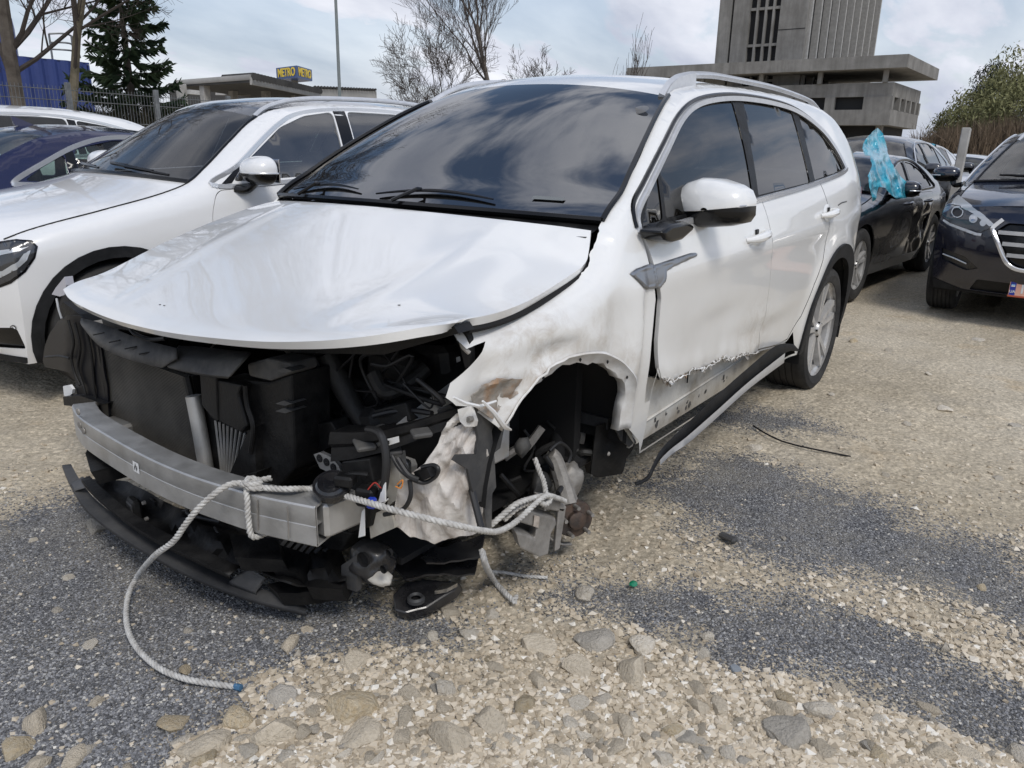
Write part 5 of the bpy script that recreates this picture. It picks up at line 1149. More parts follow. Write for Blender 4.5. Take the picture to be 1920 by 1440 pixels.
# black plastic towers and boxes left of the radiator (seen from the front: right of it)
pg('air_guide', [(374, 702), (405, 708), (408, 790), (398, 785), (378, 760)], 0.63, 0.05, M_PL, bev=0.004)
pg('air_guide', [(404, 712), (452, 722), (446, 742), (462, 800), (452, 812), (408, 790)], 0.625, 0.10, M_PL, bev=0.006)
pg('cover_box', [(462, 682), (500, 672), (545, 680), (548, 700), (505, 715), (466, 706)], 0.60, 0.09, M_PLG, bev=0.008)
pg('cover_box', [(455, 712), (505, 716), (545, 702), (552, 880), (520, 915), (470, 905), (462, 815)], 0.59, 0.14, M_PL, bev=0.008)
pg('air_guide', [(462, 815), (478, 800), (480, 905), (405, 915), (430, 890)], 0.615, 0.03, M_PL)
for (px, py, dx) in ((528, 696, .62), (528, 757, .60), (528, 771, .60)):
    pg('mounting_tab', [(px-12, py), (px+4, py-6), (px+20, py), (px+6, py+4)], dx, 0.05, M_PLG)
tb('guide_rib', [(460, 722, .615), (464, 760, .615), (475, 800, .618), (470, 850, .618)], 0.008, M_PL)
pg('guide_foot', [(405, 905), (482, 885), (470, 912), (410, 916)], 0.64, 0.05, M_PL)
# engine and its plumbing in the dark behind
rg = random.Random(11)
eng = [((600, 690), (690, 800), 0.36), ((690, 650), (780, 740), 0.30), ((560, 660), (620, 780), 0.40), ((770, 640), (850, 720), 0.22), ((640, 760), (730, 830), 0.42)]
for i, (a, c, dx) in enumerate(eng):
    p, q = UX(a[0], a[1], dx), UX(c[0], c[1], dx); ce = (p+q)/2; sz = np.abs(q-p); b = MB(); b.box((ce[0]-0.06, ce[1], ce[2]), (0.16, max(sz[1], .08), max(sz[2], .08)), rotz(0.2-0.1*i)@rotx(0.15*(i-2)), 0.02); b.build('engine_block', M_ENG, suv)
tb('intake_pipe', [(612, 665, .43), (640, 720, .42), (668, 770, .42), (690, 800, .42)], [0.030, 0.032, 0.028, 0.026], M_ENG, suv, 12)
tb('intake_pipe', [(700, 700, .40), (722, 735, .40), (760, 722, .36), (800, 690, .30)], 0.022, M_ENG, suv, 10)
tb('intake_pipe', [(585, 668, .46), (600, 700, .45), (592, 760, .46)], 0.016, M_PL, suv, 8)
for k in range(9):
    px, py = rg.uniform(590, 840), rg.uniform(650, 800); pts = [(px+rg.uniform(-50, 50)*t_, py+t_*rg.uniform(-20, 60), 0.45-0.03*t_) for t_ in range(4)]; tb('wiring', pts, rg.uniform(0.003, 0.007), M_RUB)
tb('dip_stick', [(604, 752, .47), (607, 760, .47), (608, 768, .47)], 0.005, principled('yellow_plastic', (0.75, 0.55, 0.03), 0.4))
for (q, dx, mt) in ((((575, 800), (620, 790), (640, 825), (600, 850)), .50, M_PL), (((555, 740), (575, 735), (580, 880), (560, 890)), .52, M_PL), (((700, 770), (760, 755), (770, 790), (715, 800)), .44, M_ENG), (((640, 815), (690, 805), (715, 830), (705, 850), (660, 855), (635, 840)), .56, M_PLG)):
    pg('engine_bracket', q, dx, 0.06, mt, bev=0.004)
# inner wing: pale metal apron running back under the fender
ap = sheet_px('inner_wing_apron', [(738, 800), (800, 752), (845, 718), (884, 690), (878, 705), (856, 742), (850, 765), (790, 785), (745, 802)], lambda a, c: np.interp(a, [738, 880], [0.66, 0.74]), M_APRON, suv, 7, 0.002, 0.05, 4, 0.003)
tb('apron_rib', [(744, 796, .36), (800, 760, .24), (848, 728, .14)], 0.006, M_APRON, ap)
pg('apron_turret', [(818, 694), (848, 690), (852, 702), (838, 720), (826, 724)], 0.16, 0.05, M_APRON)
pg('apron_label', [(842, 675), (862, 668), (863, 677), (844, 685)], 0.20, 0.002, M_LABEL); pg('label_print', [(845, 677), (853, 674), (854, 681), (846, 684)], 0.2022, 0.0005, M_BLACK)
pg('headlamp_bracket', [(842, 612), (868, 606), (880, 640), (882, 690), (872, 690), (862, 650)], 0.42, 0.02, M_PL)
tb('headlamp_wiring', [(846, 618, .44), (862, 632, .43), (868, 650, .43), (880, 662, .42)], 0.006, M_ALUD)
# long headlamp support arm with hose over it
b = MB(); G = []
for t_, (px, py, dx, h, dp) in zip(range(6), ((618, 838, .60, .085, .07), (660, 836, .585, .075, .07), (715, 828, .56, .06, .06), (770, 812, .52, .052, .055), (815, 795, .48, .05, .05), (862, 780, .43, .05, .04))):
    c = UX(px, py, dx); G.append([c+np.array(v) for v in ((0, 0.004, h/2), (0.004, 0, h*0.1), (-0.006, 0, -h*0.05), (0, 0, -h/2), (-dp, 0, -h/2), (-dp, 0, h/2), (0, 0.004, h/2))])
b.grid(np.array(G)); b.add(np.array(G[0])[:6], [tuple(range(6))]); b.add(np.array(G[-1])[:6], [tuple(range(6))]); arm = b.build('headlamp_support', M_PL, suv, angle=30)
for (px, py, w_) in ((683, 832, .03), (735, 845, .02), (790, 812, .018)): b = MB(); b.box(UX(px, py, 0.575 if px < 700 else .53), (0.05, w_*2, 0.014), rotz(-0.5)@rotx(-0.2), 0.004); b.build('support_rib', M_PLG, arm)
pg('arm_label', [(722, 824, .572), (747, 818, .562), (748, 829, .562), (723, 837, .572)], 0, 0.0015, M_LABEL, arm); pg('label_print', [(724, 827, .5735), (730, 826, .5735), (730, 833, .5735), (725, 834, .5735)], 0, 0.0006, M_BLACK, arm)
pg('support_clip', [(818, 768, .47), (842, 758, .45), (862, 772, .43), (850, 790, .44), (822, 790, .47)], 0, 0.04, M_PL, bev=0.004)
tb('coolant_hose', [(690, 805, .585), (712, 812, .60), (722, 840, .605), (724, 880, .61), (718, 920, .61), (705, 935, .60)], 0.0105, M_RUB, suv, 10)
tb('washer_hose', [(735, 855, .57), (755, 885, .57), (790, 905, .55), (815, 895, .53), (822, 880, .53), (812, 872, .53), (790, 876, .54)], 0.0055, M_RUB)
tb('washer_hose', [(745, 860, .565), (765, 890, .565), (785, 900, .555)], 0.008, M_RUB)
tb('washer_hose', [(768, 900, .56), (770, 930, .565), (755, 955, .57), (720, 965, .58)], 0.006, M_RUB)
pg('hose_clip', [(775, 885), (800, 878), (808, 895), (785, 905)], 0.552, 0.03, M_PL)
tb('brake_hose', [(700, 780, .46), (735, 772, .44), (775, 770, .42), (810, 775, .42)], 0.008, M_RUB)
# horn
hc = UX(622, 912, 0.665); b = MB(); Rm = frame((0.35, 0.25, 0.9)); prof = [(0.001, 0.020), (0.018, 0.022), (0.020, 0.014), (0.034, 0.016), (0.040, 0.010), (0.047, 0.010), (0.049, 0.0), (0.047, -0.012), (0.020, -0.018), (0.001, -0.018)]
b.lathe(prof, (0, 0, 0), 'x', 30); b.V = [tuple(Rm@np.array(v)+hc) for v in b.V]; horn = b.build('horn', M_GLOSS, suv)
b = MB(); b.box(hc+Rm@np.array([0.017, 0.026, -0.008]), (0.003, 0.006, 0.014), Rm); b.build('horn_label', M_LABEL, horn)
tb('horn_bracket', [(640, 895, .655), (665, 888, .63), (690, 890, .61)], 0.007, M_PL, horn)
b = MB(); b.box(UX(648, 900, .65), (0.04, 0.05, 0.03), rotz(0.4), 0.006); b.build('horn_bracket', M_PL, horn)
# blue plug, wiring, broken white clip below
b = MB(); b.box(UX(697, 943, 0.645), (0.022, 0.022, 0.026), rotz(0.5), 0.004); b.build('blue_plug', principled('blue_plastic', (0.02, 0.05, 0.42), 0.35), suv)
b = MB(); b.box(UX(688, 930, 0.63), (0.04, 0.05, 0.05), rotz(0.3), 0.006); b.build('plug_block', M_PL, suv)
for i, (q, mt) in enumerate((([(690, 918, .64), (703, 905, .63), (715, 915, .62), (722, 905, .61)], 'red'), ([(745, 908, .60), (755, 900, .60), (752, 915, .60), (742, 912, .60)], 'orange'), ([(700, 935, .63), (715, 945, .62), (728, 935, .61)], 'w'))):
    tb('loose_wire', q, 0.0018, principled('wire_'+mt, {'red': (0.35, 0.03, 0.02), 'orange': (0.7, 0.25, 0.04), 'w': (0.6, 0.6, 0.58)}[mt], 0.5))
pg('broken_clip', [(678, 960), (682, 955), (683, 1005), (672, 1008)], 0.64, 0.004, M_LABEL)
pg('broken_clip', [(716, 915), (722, 905), (722, 940), (708, 945)], 0.62, 0.004, M_LABEL)
pg('rail_end', [(690, 860), (745, 850), (752, 930), (720, 955), (700, 930)], 0.50, 0.03, P_SILL); pg('rail_end', [(690, 960), (735, 965), (740, 990), (695, 1010)], 0.55, 0.04, P_SILL)
for (q, dx) in (([(640, 865), (690, 860), (700, 905), (660, 930), (640, 900)], .59), ([(662, 935), (700, 945), (690, 990), (650, 1000)], .57), ([(600, 985), (660, 1000), (640, 1035), (570, 1020)], .52), ([(745, 905), (765, 910), (775, 990), (750, 1000), (735, 960)], .50)):
    pg('front_end_bracket', q, dx, 0.06, M_PL, bev=0.005)

# ---- felt wheel-housing liner, torn and dirty white
M_FELT = varied('dirty_white_felt', (0.68, 0.65, 0.61), (0.40, 0.34, 0.29), 5.5, 0.95, bump=0.5, bscale=35, spec=0.1, stops=(0.40, 0.75)); T = NT(M_FELT); mpn = T.n('ShaderNodeMapping'); mpn.inputs['Rotation'].default_value = (0.5, 0.4, 0.3); mpn.inputs['Scale'].default_value = (3, 14, 2); T.l(T.coords(), mpn.inputs[0]); old = T.b.inputs['Base Color'].links[0].from_socket; T.col(T.mix(T.ramp(T.noise(mpn.outputs[0], 2.5, 8, .7, .8), [(.46, 0.0), (.70, 0.75)]), old, (0.24, 0.19, 0.155)))
felt_px = [(838, 790), (868, 762), (890, 770), (902, 800), (915, 850), (898, 870), (905, 925), (912, 985), (880, 1000), (840, 1010), (815, 1018), (800, 1012), (770, 1003), (745, 985), (740, 950), (745, 915), (770, 885), (800, 862), (822, 830)]
def felt_y(a, c): return np.interp(a, [740, 800, 860, 915], [0.70, 0.79, 0.84, 0.86])+0.02*math.sin((c-780)/70)
def felt_fold(a, c): u_ = math.atan2(c-740, 925-a)*9+0.004*c; return 0.014*abs(math.sin(u_))+0.009*abs(math.sin(u_*1.9+1))-0.008*abs(math.sin(a*0.07-c*0.05))+0.006*math.sin(a*0.05-c*0.03+1)
fl_ = sheet_px('felt_wheel_liner', felt_px, felt_y, M_FELT, suv, 4.5, 0.010, 0.05, 5, 0.003, (0.75, 0.65, 0.1), felt_fold); tag(fl_, 'torn dirty white felt wheel liner hanging behind the bumper beam')
pg('felt_bracket', [(858, 768, .46), (882, 762, .43), (892, 790, .42), (890, 800, .42), (872, 800, .44), (862, 790, .45)], 0, 0.01, P_RAW)
b = MB(); q = UX(883, 785, 0.425); b.lathe([(0.001, 0.012), (0.008, 0.012), (0.010, 0.0)], q, 'x', 8); b.build('bolt', M_ALUD, suv)
t_px = [(888, 763), (917, 767), (923, 817), (927, 860), (930, 913), (923, 925), (922, 990), (913, 990), (907, 943), (890, 937), (877, 880), (850, 863), (857, 853), (893, 852), (897, 820)]
sheet_px('plastic_bracket', t_px, lambda a, c: 0.885, M_PLG, suv, 9, 0.004, 0.03, 8, 0.008)
sheet_px('liner_flap', [(917, 767), (945, 805), (938, 840), (925, 850)], lambda a, c: 0.87, M_PLG, suv, 9, 0.004, 0.03, 8, 0.006)
# ---- lower air dam, splitter, under-tray
Zs = 0.15
def zstrip(name, outer_px, inner_px, z0, mat, drop=0.012):
    A = np.array(catmull([UZ(p[0], p[1], p[2] if len(p) > 2 else z0) for p in outer_px], 6)); Bq = np.array(catmull([UZ(p[0], p[1], p[2] if len(p) > 2 else z0) for p in inner_px], 6)); n = max(len(A), len(Bq)); A, Bq = resample(A, n), resample(Bq, n)
    b = MB(); b.grid(np.stack([A+np.array([0, 0, -drop]), A, Bq, Bq+np.array([0, 0, -drop*0.5])], 1)); o = b.build(name, mat, suv, angle=50); md = o.modifiers.new('t', 'SOLIDIFY'); md.thickness = 0.004; return o
M_SPL = varied('grey_splitter_plastic', (0.035, 0.036, 0.039), (0.075, 0.074, 0.073), 6, 0.55, bump=0.1, bscale=80)
spl = zstrip('lower_splitter', [(116, 872, .17), (130, 905, .16), (158, 950, .15), (205, 990, .14), (270, 1032, .13), (350, 1075, .12), (440, 1112, .10), (520, 1136, .07), (574, 1148, .05)], [(133, 870, .17), (150, 900, .16), (178, 935, .15), (222, 970, .14), (285, 1010, .13), (365, 1052, .12), (455, 1092, .10), (535, 1118, .08), (575, 1137, .05)], Zs, M_SPL); tag(spl, 'long curved grey splitter strip sagging below the bumper beam')
zstrip('under_tray_rim', [(152, 898, .20), (170, 920, .20), (215, 960, .19), (280, 1005, .185), (360, 1045, .18), (430, 1078, .17)], [(168, 892, .20), (195, 918, .20), (240, 955, .19), (305, 995, .185), (380, 1030, .18), (450, 1062, .17)], Zs, M_PL)
zstrip('splitter_link', [(133, 905, .165), (140, 920, .16)], [(156, 893, .19), (166, 912, .19)], Zs, M_SPL)
zstrip('splitter_link', [(430, 1090, .12), (480, 1110, .10)], [(465, 1065, .16), (500, 1085, .14)], Zs, M_SPL)
tray = [(175, 900), (240, 905), (330, 950), (450, 985), (560, 1010), (640, 1030), (650, 1085), (560, 1100), (470, 1065), (380, 1035), (300, 998), (225, 955)]
V, f = cdt(np.array(tray, float), (), {}, 14); P = np.array([UZ(a, c, 0.165+0.03*math.sin(a*0.05)*math.sin(c*0.07)) for a, c in V]); P[:, 2] += 0.012*fnoise(V, 0.03, 6, 3); panel_obj('under_tray', P, f[''], M_PL, suv, 0.006, recalc_dir=(0, 0, 1))
for i in range(7):
    a = 505+i*17; b = MB(); b.tube([UZ(a, 1052-i*3, .17), UZ(a+32, 1012-i*2, .20), UZ(a+55, 990, .22)], 0.006, 6); b.build('tray_rib', M_SPL, suv)
for (q, z) in (([(170, 830), (225, 855), (230, 870), (170, 885), (160, 850)], .33), ([(430, 1000), (520, 1010), (530, 1050), (440, 1045)], .24), ([(520, 1020), (580, 1040), (560, 1075), (510, 1065)], .20), ([(500, 1095), (560, 1085), (620, 1070), (640, 1100), (560, 1112), (520, 1112)], .12), ([(560, 1040), (640, 1035), (655, 1075), (640, 1105), (575, 1100)], .15)):
    P = [UZ(a, c, z) for a, c in q]; b = MB(); b.prism(P, (-0.02, 0, -0.05)); b.build('under_tray_piece', M_PL, suv, False)
rs0 = UX(253, 955, 0.70); b = MB(); b.box(rs0, (0.03, 0.085, 0.075), rotz(-0.25)@rotx(0.12), 0.008); sensor = b.build('radar_sensor', M_PL, suv)
b = MB(); b.box(rs0+np.array([0.016, 0, 0]), (0.006, 0.066, 0.056), rotz(-0.25)@rotx(0.12), 0.006); b.build('sensor_face', M_SPL, sensor)
for (px, py) in ((272, 942), (277, 972)): b = MB(); b.lathe([(0.001, 0.01), (0.006, 0.009), (0.007, 0)], UX(px, py, .715), 'x', 8); b.build('bolt', M_ALUD, sensor)
for k in range(10):
    px, py = rg.uniform(260, 420), rg.uniform(925, 990); tb('wiring', [(px, py, .62), (px+rg.uniform(-30, 30), py+15, .64), (px+rg.uniform(-40, 60), py+rg.uniform(10, 50), .60)], rg.uniform(.004, .008), M_RUB)
b = MB(); b.blob(UX(697, 1050, 0.50), 0.072, 3, 0.16, 4, (0.9, 1.0, 0.85), 1.4); res = b.build('washer_tank', M_GLOSS, suv, angle=80)
b = MB(); b.blob(UX(712, 1082, 0.525), 0.036, 5, 0.2, 3, (0.8, 1.1, 0.6), 1.6); b.build('scuffed_highlight', P_SILL, res, angle=80)  # pale lump paints the tank's white highlight together with its scuffing
for (px, py, r_) in ((680, 1050, .022), (728, 1037, .010), (718, 1068, .012)): b = MB(); b.lathe([(r_, 0.0), (r_*0.9, -0.01), (0.001, -0.012)], UX(px, py, .565), 'x', 14); b.build('tank_recess', M_DARK, res)
pg('front_end_bracket', [(640, 1060), (670, 1040), (668, 1110), (640, 1100)], 0.56, 0.02, M_SPL)
bez = [(735, 1115), (760, 1090), (800, 1085), (862, 1092), (850, 1108), (800, 1140), (760, 1150), (740, 1145)]
P = [UZ(a, c, 0.035+0.05*(1150-c)/65) for a, c in bez]; b = MB(); b.prism(P, (-0.02, -0.0, -0.035)); bz_ = b.build('fog_lamp_bezel', M_GLOSS, suv, False); md = bz_.modifiers.new('b', 'BEVEL'); md.width = 0.006; md.segments = 2
P = [UZ(a, c, 0.078+0.02*(1110-c)/20) for a, c in ((815, 1108), (828, 1092), (858, 1093), (838, 1104))]; b = MB(); b.prism(P, (0, 0, -0.012)); b.build('fog_lamp_lens', M_LAMP, bz_, False)
b = MB(); b.lathe([(0.014, 0.0), (0.020, 0.006), (0.026, 0.0), (0.026, -0.01)], UZ(780, 1121, .07), 'z', 20); b.build('lamp_socket', M_SPL, bz_)
for (q, z) in (([(735, 1000), (860, 1010), (900, 1030), (890, 1075), (760, 1080), (730, 1060)], .13), ([(770, 1015), (830, 1020), (910, 1005), (900, 1040), (800, 1060)], .19)):
    V, f = cdt(np.array(q, float), (), {}, 12); P = np.array([UZ(a, c, z) for a, c in V]); P[:, 2] += 0.02*fnoise(V, 0.035, 3, 3); panel_obj('torn_under_shield', P, f[''], M_GLOSS, suv, 0.005, recalc_dir=(0, 0, 1))
# ---- far corner: headlamp remains and black corner guides
corner = [(124, 592), (108, 602), (92, 626), (83, 652), (80, 676), (84, 688), (128, 698), (140, 712), (142, 728), (150, 772), (175, 780), (205, 792), (200, 720), (188, 650), (160, 600), (150, 592)]
sheet_px('corner_air_guide', corner, lambda a, c: np.interp(a, [80, 125, 210], [0.46, 0.585, 0.60]), principled('clean_black_plastic', (0.004, 0.0045, 0.007), 0.45, spec=0.18), suv, 9, 0.004, 0.03, 12, 0.006, (1, 0, 0), None, 'x')
for q in ([(128, 600), (138, 640), (134, 670), (140, 700), (150, 722)], [(140, 605), (150, 650), (146, 690), (158, 730), (165, 760)], [(160, 610), (172, 670), (178, 740), (192, 788)], [(85, 670), (110, 668), (130, 672)]):
    tb('guide_ridge', [(a, c, .60) for a, c in q], 0.005, M_PL)
pg('headlamp_remnant', [(121, 519), (104, 540), (97, 552), (112, 556), (121, 553), (124, 535)], 0.50, 0.03, principled('broken_lens', (0.5, 0.5, 0.55), 0.2, coat=0.5))
tb('headlamp_edge', [(106, 560, .55), (110, 580, .56), (116, 598, .57)], 0.004, M_ALU); pg('headlamp_remnant', [(118, 566), (150, 590), (160, 604), (125, 602), (110, 580)], 0.54, 0.06, M_PL)
pg('white_bracket', [(118, 724), (130, 722), (136, 730), (135, 738), (128, 744), (120, 742)], 0.60, 0.01, M_LABEL); pg('front_end_bracket', [(118, 744), (150, 742), (195, 758), (160, 764), (120, 760)], 0.62, 0.05, M_PL)
pg('front_end_bracket', [(125, 598), (210, 620), (235, 650), (190, 652), (150, 612)], 0.56, 0.04, M_PL); pg('front_end_bracket', [(190, 598), (240, 602), (245, 620), (195, 612)], 0.58, 0.05, M_PLG)
# ---- front suspension, hub and brake resting on the ground
def uy(px, py, y): return UY(px, py, y)
hub = uy(1077, 972, 0.86); ax = np.array([0.55, 0.83, 0.10]); ax /= np.linalg.norm(ax); Rh = frame(ax)
def lat(name, prof, c, mat, parent=suv, n=28, R=None):
    b = MB(); b.lathe(prof, (0, 0, 0), 'x', n); R = Rh if R is None else R; b.V = [tuple(R@np.array(v)+c) for v in b.V]; return b.build(name, mat, parent)
M_HUB = varied('rusty_hub_steel', (0.065, 0.058, 0.053), (0.13, 0.085, 0.062), 16, 0.6, metal=0.5, bump=0.3, bscale=50)
hb = lat('wheel_hub', [(0.001, 0.030), (0.020, 0.030), (0.030, 0.026), (0.032, 0.012), (0.040, 0.010), (0.062, 0.008), (0.066, -0.004), (0.058, -0.014), (0.045, -0.05), (0.02, -0.06)], hub, M_HUB)
for i in range(5):
    a = 2*math.pi*i/5+0.4; c = hub+Rh@np.array([0.0, 0.050*math.cos(a), 0.050*math.sin(a)]); b = MB(); b.tube([c, c+ax*0.045], 0.0065, 8); b.build('wheel_stud', M_ALUD, hb)
# dust shield edge
b = MB(); P = [hub+Rh@np.array([-0.02, 0.105*math.cos(a), 0.105*math.sin(a)]) for a in np.linspace(math.pi*0.55, math.pi*1.5, 16)]; b.grid(np.stack([np.array(P), np.array(P)-ax*0.022], 1)); o = b.build('dust_shield', M_ALUD, hb); md = o.modifiers.new('t', 'SOLIDIFY'); md.thickness = 0.006
cq = [(968, 985), (1000, 955), (1044, 972), (1046, 985), (1036, 1000), (1030, 1040), (1000, 1045), (972, 1020)]
def sol(name, px, y, th, mat, parent=suv, bev=0.006):
    P = [uy(a, c, y) for a, c in px]; b = MB(); b.prism(P, (-th*0.55, -th*0.83, 0)); o = b.build(name, mat, parent, False); md = o.modifiers.new('b', 'BEVEL'); md.width = bev; md.segments = 2; return o
cal = sol('brake_caliper', [(972, 968), (992, 956), (1008, 962), (1042, 972), (1044, 984), (1034, 1000), (1028, 1040), (1012, 1046), (975, 1028), (967, 998), (986, 1002), (1003, 1010), (1006, 990), (974, 980)], 0.90, 0.05, M_ALUD)
sol('caliper_bridge', [(1014, 936), (1050, 940), (1064, 952), (1056, 962), (1020, 955)], 0.905, 0.06, M_ALUD); sol('brake_pad', [(1048, 950), (1062, 952), (1058, 980), (1050, 1030), (1040, 1036), (1044, 990)], 0.905, 0.02, M_ALUD)
sol('caliper_body', [(968, 990), (1005, 1000), (1030, 1005), (1026, 1042), (980, 1030)], 0.86, 0.07, M_PLG)
sol('caliper_sticker', [(1002, 966), (1012, 969), (1010, 990), (1000, 987)], 0.905, 0.002, varied('faded_sticker', (0.5, 0.44, 0.38), (0.35, 0.30, 0.25), 60, 0.8), suv, 0.0005)
b = MB(); b.tube(catmull([uy(1064, 945, .83), uy(1055, 905, .80), uy(1040, 860, .77), uy(1032, 850, .76)], 6), [0.040, 0.030, 0.026, 0.02], 10); b.build('steering_knuckle', M_ALUD, suv)
b = MB(); b.blob(uy(1068, 900, .80), 0.055, 9, 0.25, 3, (0.9, 0.8, 1.2), 1.6); b.build('knuckle_casting', M_ALUD, suv, angle=70)
b = MB(); b.tube(catmull([uy(1022, 855, .76), uy(1040, 880, .78), uy(1058, 900, .80), uy(1046, 925, .82)], 6), 0.009, 8); b.build('brake_line', M_RUB, suv)
b = MB(); b.tube(catmull([uy(1060, 880, .79), uy(1070, 850, .79), uy(1050, 830, .78), uy(1030, 845, .77)], 6), 0.006, 8); b.build('brake_line', M_RUB, suv)
b = MB(); b.tube([uy(1040, 870, .70), uy(1052, 790, .66), uy(1058, 720, .62)], [0.030, 0.030, 0.024], 12); b.build('strut', M_DARK, suv)
b = MB(); c0, c1 = uy(1055, 775, .62), uy(1066, 690, .60); P = []
for t_ in np.linspace(0, 1, 90):
    a = t_*2*math.pi*4.5; P.append(c0+(c1-c0)*t_+0.062*np.array([math.cos(a), math.sin(a), 0])); 
b.tube(P, 0.0075, 6); b.build('coil_spring', M_PL, suv)
b = MB(); b.tube(catmull([uy(985, 1000, .80), uy(960, 985, .70), uy(930, 960, .55)], 5), [0.02, 0.022, 0.03], 8); b.build('control_arm', M_PL, suv)
b = MB(); b.tube([uy(1045, 945, .78), uy(990, 930, .62), uy(960, 925, .5)], [0.025, 0.018, 0.03], 10); b.build('drive_shaft', M_PL, suv)
rw = random.Random(23)
for k in range(16):                                       # grimy hoses, links and torn liner in the empty wheel housing
    a_, c_ = rw.uniform(965, 1075), rw.uniform(770, 930); y_ = rw.uniform(0.56, 0.72); b = MB(); P = [uy(a_, c_, y_)]
    for t_ in range(3): P.append(P[-1]+np.array([rw.uniform(-.06, .06), rw.uniform(-.05, .05), rw.uniform(-.08, .05)]))
    b.tube(catmull(P, 5), rw.uniform(0.005, 0.016), 7); b.build('suspension_link', rw.choice((M_PL, M_ENG, M_PLG, M_ALUD)), suv)
for k in range(9):
    a_, c_ = rw.uniform(975, 1095), rw.uniform(800, 925); b = MB(); b.blob(uy(a_, c_, rw.uniform(.58, .76)), rw.uniform(.018, .045), k, 0.5, 2, (1, .7, 1.2), 1.7); b.build('suspension_casting', rw.choice((M_ENG, M_PLG, M_ALUD)), suv, angle=60)
# liners inside the wheel housing
sheet_px('wheel_liner', [(1062, 690), (1105, 682), (1150, 705), (1165, 745), (1160, 800), (1150, 850), (1120, 895), (1098, 885), (1088, 840), (1085, 780), (1075, 730)], lambda a, c: np.interp(a, [1060, 1165], [0.62, 0.80]), M_PL, suv, 9, 0.012, 0.03, 3, 0.005)
sheet_px('liner_inner_face', [(1100, 704), (1130, 698), (1152, 715), (1160, 745), (1150, 765), (1148, 800), (1140, 770), (1135, 735), (1120, 712)], lambda a, c: np.interp(a, [1100, 1165], [0.74, 0.83]), M_APRON, suv, 7, 0.006, 0.04, 5, 0.004)
fl2 = sheet_px('mud_flap', [(1118, 800), (1142, 792), (1150, 800), (1172, 798), (1192, 828), (1186, 845), (1176, 860), (1166, 888), (1122, 896), (1108, 888)], lambda a, c: np.interp(a, [1105, 1190], [0.80, 0.87]), M_PL, suv, 8, 0.010, 0.04, 7, 0.006)
sheet_px('mud_flap', [(1150, 796), (1168, 795), (1192, 826), (1180, 838), (1165, 826)], lambda a, c: 0.885, M_PLG, suv, 7, 0.004, 0.04, 7, 0.006)
b = MB(); q = uy(1141, 851, .865); b.lathe([(0.001, 0.006), (0.006, 0.004), (0.008, 0)], q, 'y', 8); b.build('bolt', M_ALUD, suv)
sheet_px('fender_end_plate', [(1158, 705), (1178, 722), (1183, 750), (1180, 800), (1190, 832), (1168, 800), (1158, 770), (1162, 740)], lambda a, c: 0.90, P_SILL, suv, 6, 0.004, 0.05, 2, 0.003)
b = MB(); q = uy(1171, 771, .905); b.add([q+np.array(v) for v in ((-.008, .002, -.010), (.008, .002, -.010), (.008, .002, .010), (-.008, .002, .010))], [(0, 1, 2, 3)]); b.build('sticker', principled('teal_sticker', (0.10, 0.25, 0.27), 0.5), suv)
G = [[(-0.015+0.40*math.cos(t_), yy, 0.40+0.40*math.sin(t_)) for yy in (0.90, 0.50)] for t_ in np.linspace(0.05, math.pi+0.1, 22)]; b = MB(); b.grid(np.array(G)); b.build('wheel_housing', M_DARK, suv)
tb('wiring', [(880, 900, .40), (890, 940, .42), (905, 1000, .44)], 0.01, M_RUB)

# ---- white rope tied from bumper beam to brake
M_ROPE = varied('grey_white_rope', (0.62, 0.61, 0.58), (0.40, 0.385, 0.36), 40, 0.9, bump=0.3, bscale=300, spec=0.15)
def rope(name, pts, parent, r=0.0042, off=0.0043, pitch=0.040, sm=10, mat=M_ROPE):
    P = np.array(catmull(pts, sm)); L = np.linalg.norm(np.diff(P, axis=0), axis=1).sum(); n = max(12, int(L/0.006)); P = resample(P, n); T = np.gradient(P, axis=0); T /= np.linalg.norm(T, axis=1)[:, None]
    ref = np.array([0, 0, 1.0]) if abs(T[0][2]) < 0.9 else np.array([1.0, 0, 0]); N = np.cross(T[0], ref); N /= np.linalg.norm(N); s = 0; fr = []
    for i in range(n):
        N = N-T[i]*(N@T[i]); N /= np.linalg.norm(N); fr.append((N.copy(), np.cross(T[i], N)))
    b = MB(); ds = L/(n-1)
    for k in range(3):
        Q = [P[i]+off*(math.cos(2*math.pi*(k/3+i*ds/pitch))*fr[i][0]+math.sin(2*math.pi*(k/3+i*ds/pitch))*fr[i][1]) for i in range(n)]; b.tube(Q, r*1.12, 6)
    o = b.build(name, mat, parent, angle=80); o['kind'] = 'stuff' if False else ''
    del o['kind']; return o
knot = UZ(478, 912, 0.480)
rp = empty('rope', tuple(UZ(450, 1287, 0)), 0, 'white twisted rope tied round the bumper beam and on to the brake', 'rope')
def rloc(o):
    o.data.transform(Matrix.Translation(-Vector(rp.location))); return o
rloc(rope('rope_loop', [UZ(446, 1288, 0.010), UZ(400, 1282, 0.010), UZ(345, 1272, 0.012), UZ(295, 1250, 0.012), UZ(255, 1212, 0.012), UZ(238, 1170, 0.014), UZ(240, 1120, 0.02), UZ(258, 1080, 0.05), UX(290, 1042, 0.905), UX(325, 1015, 0.90), UX(350, 980, 0.885), UX(375, 950, 0.865), UX(410, 920, 0.83), UX(440, 906, 0.79), knot+np.array([0, 0, 0.004])], rp))
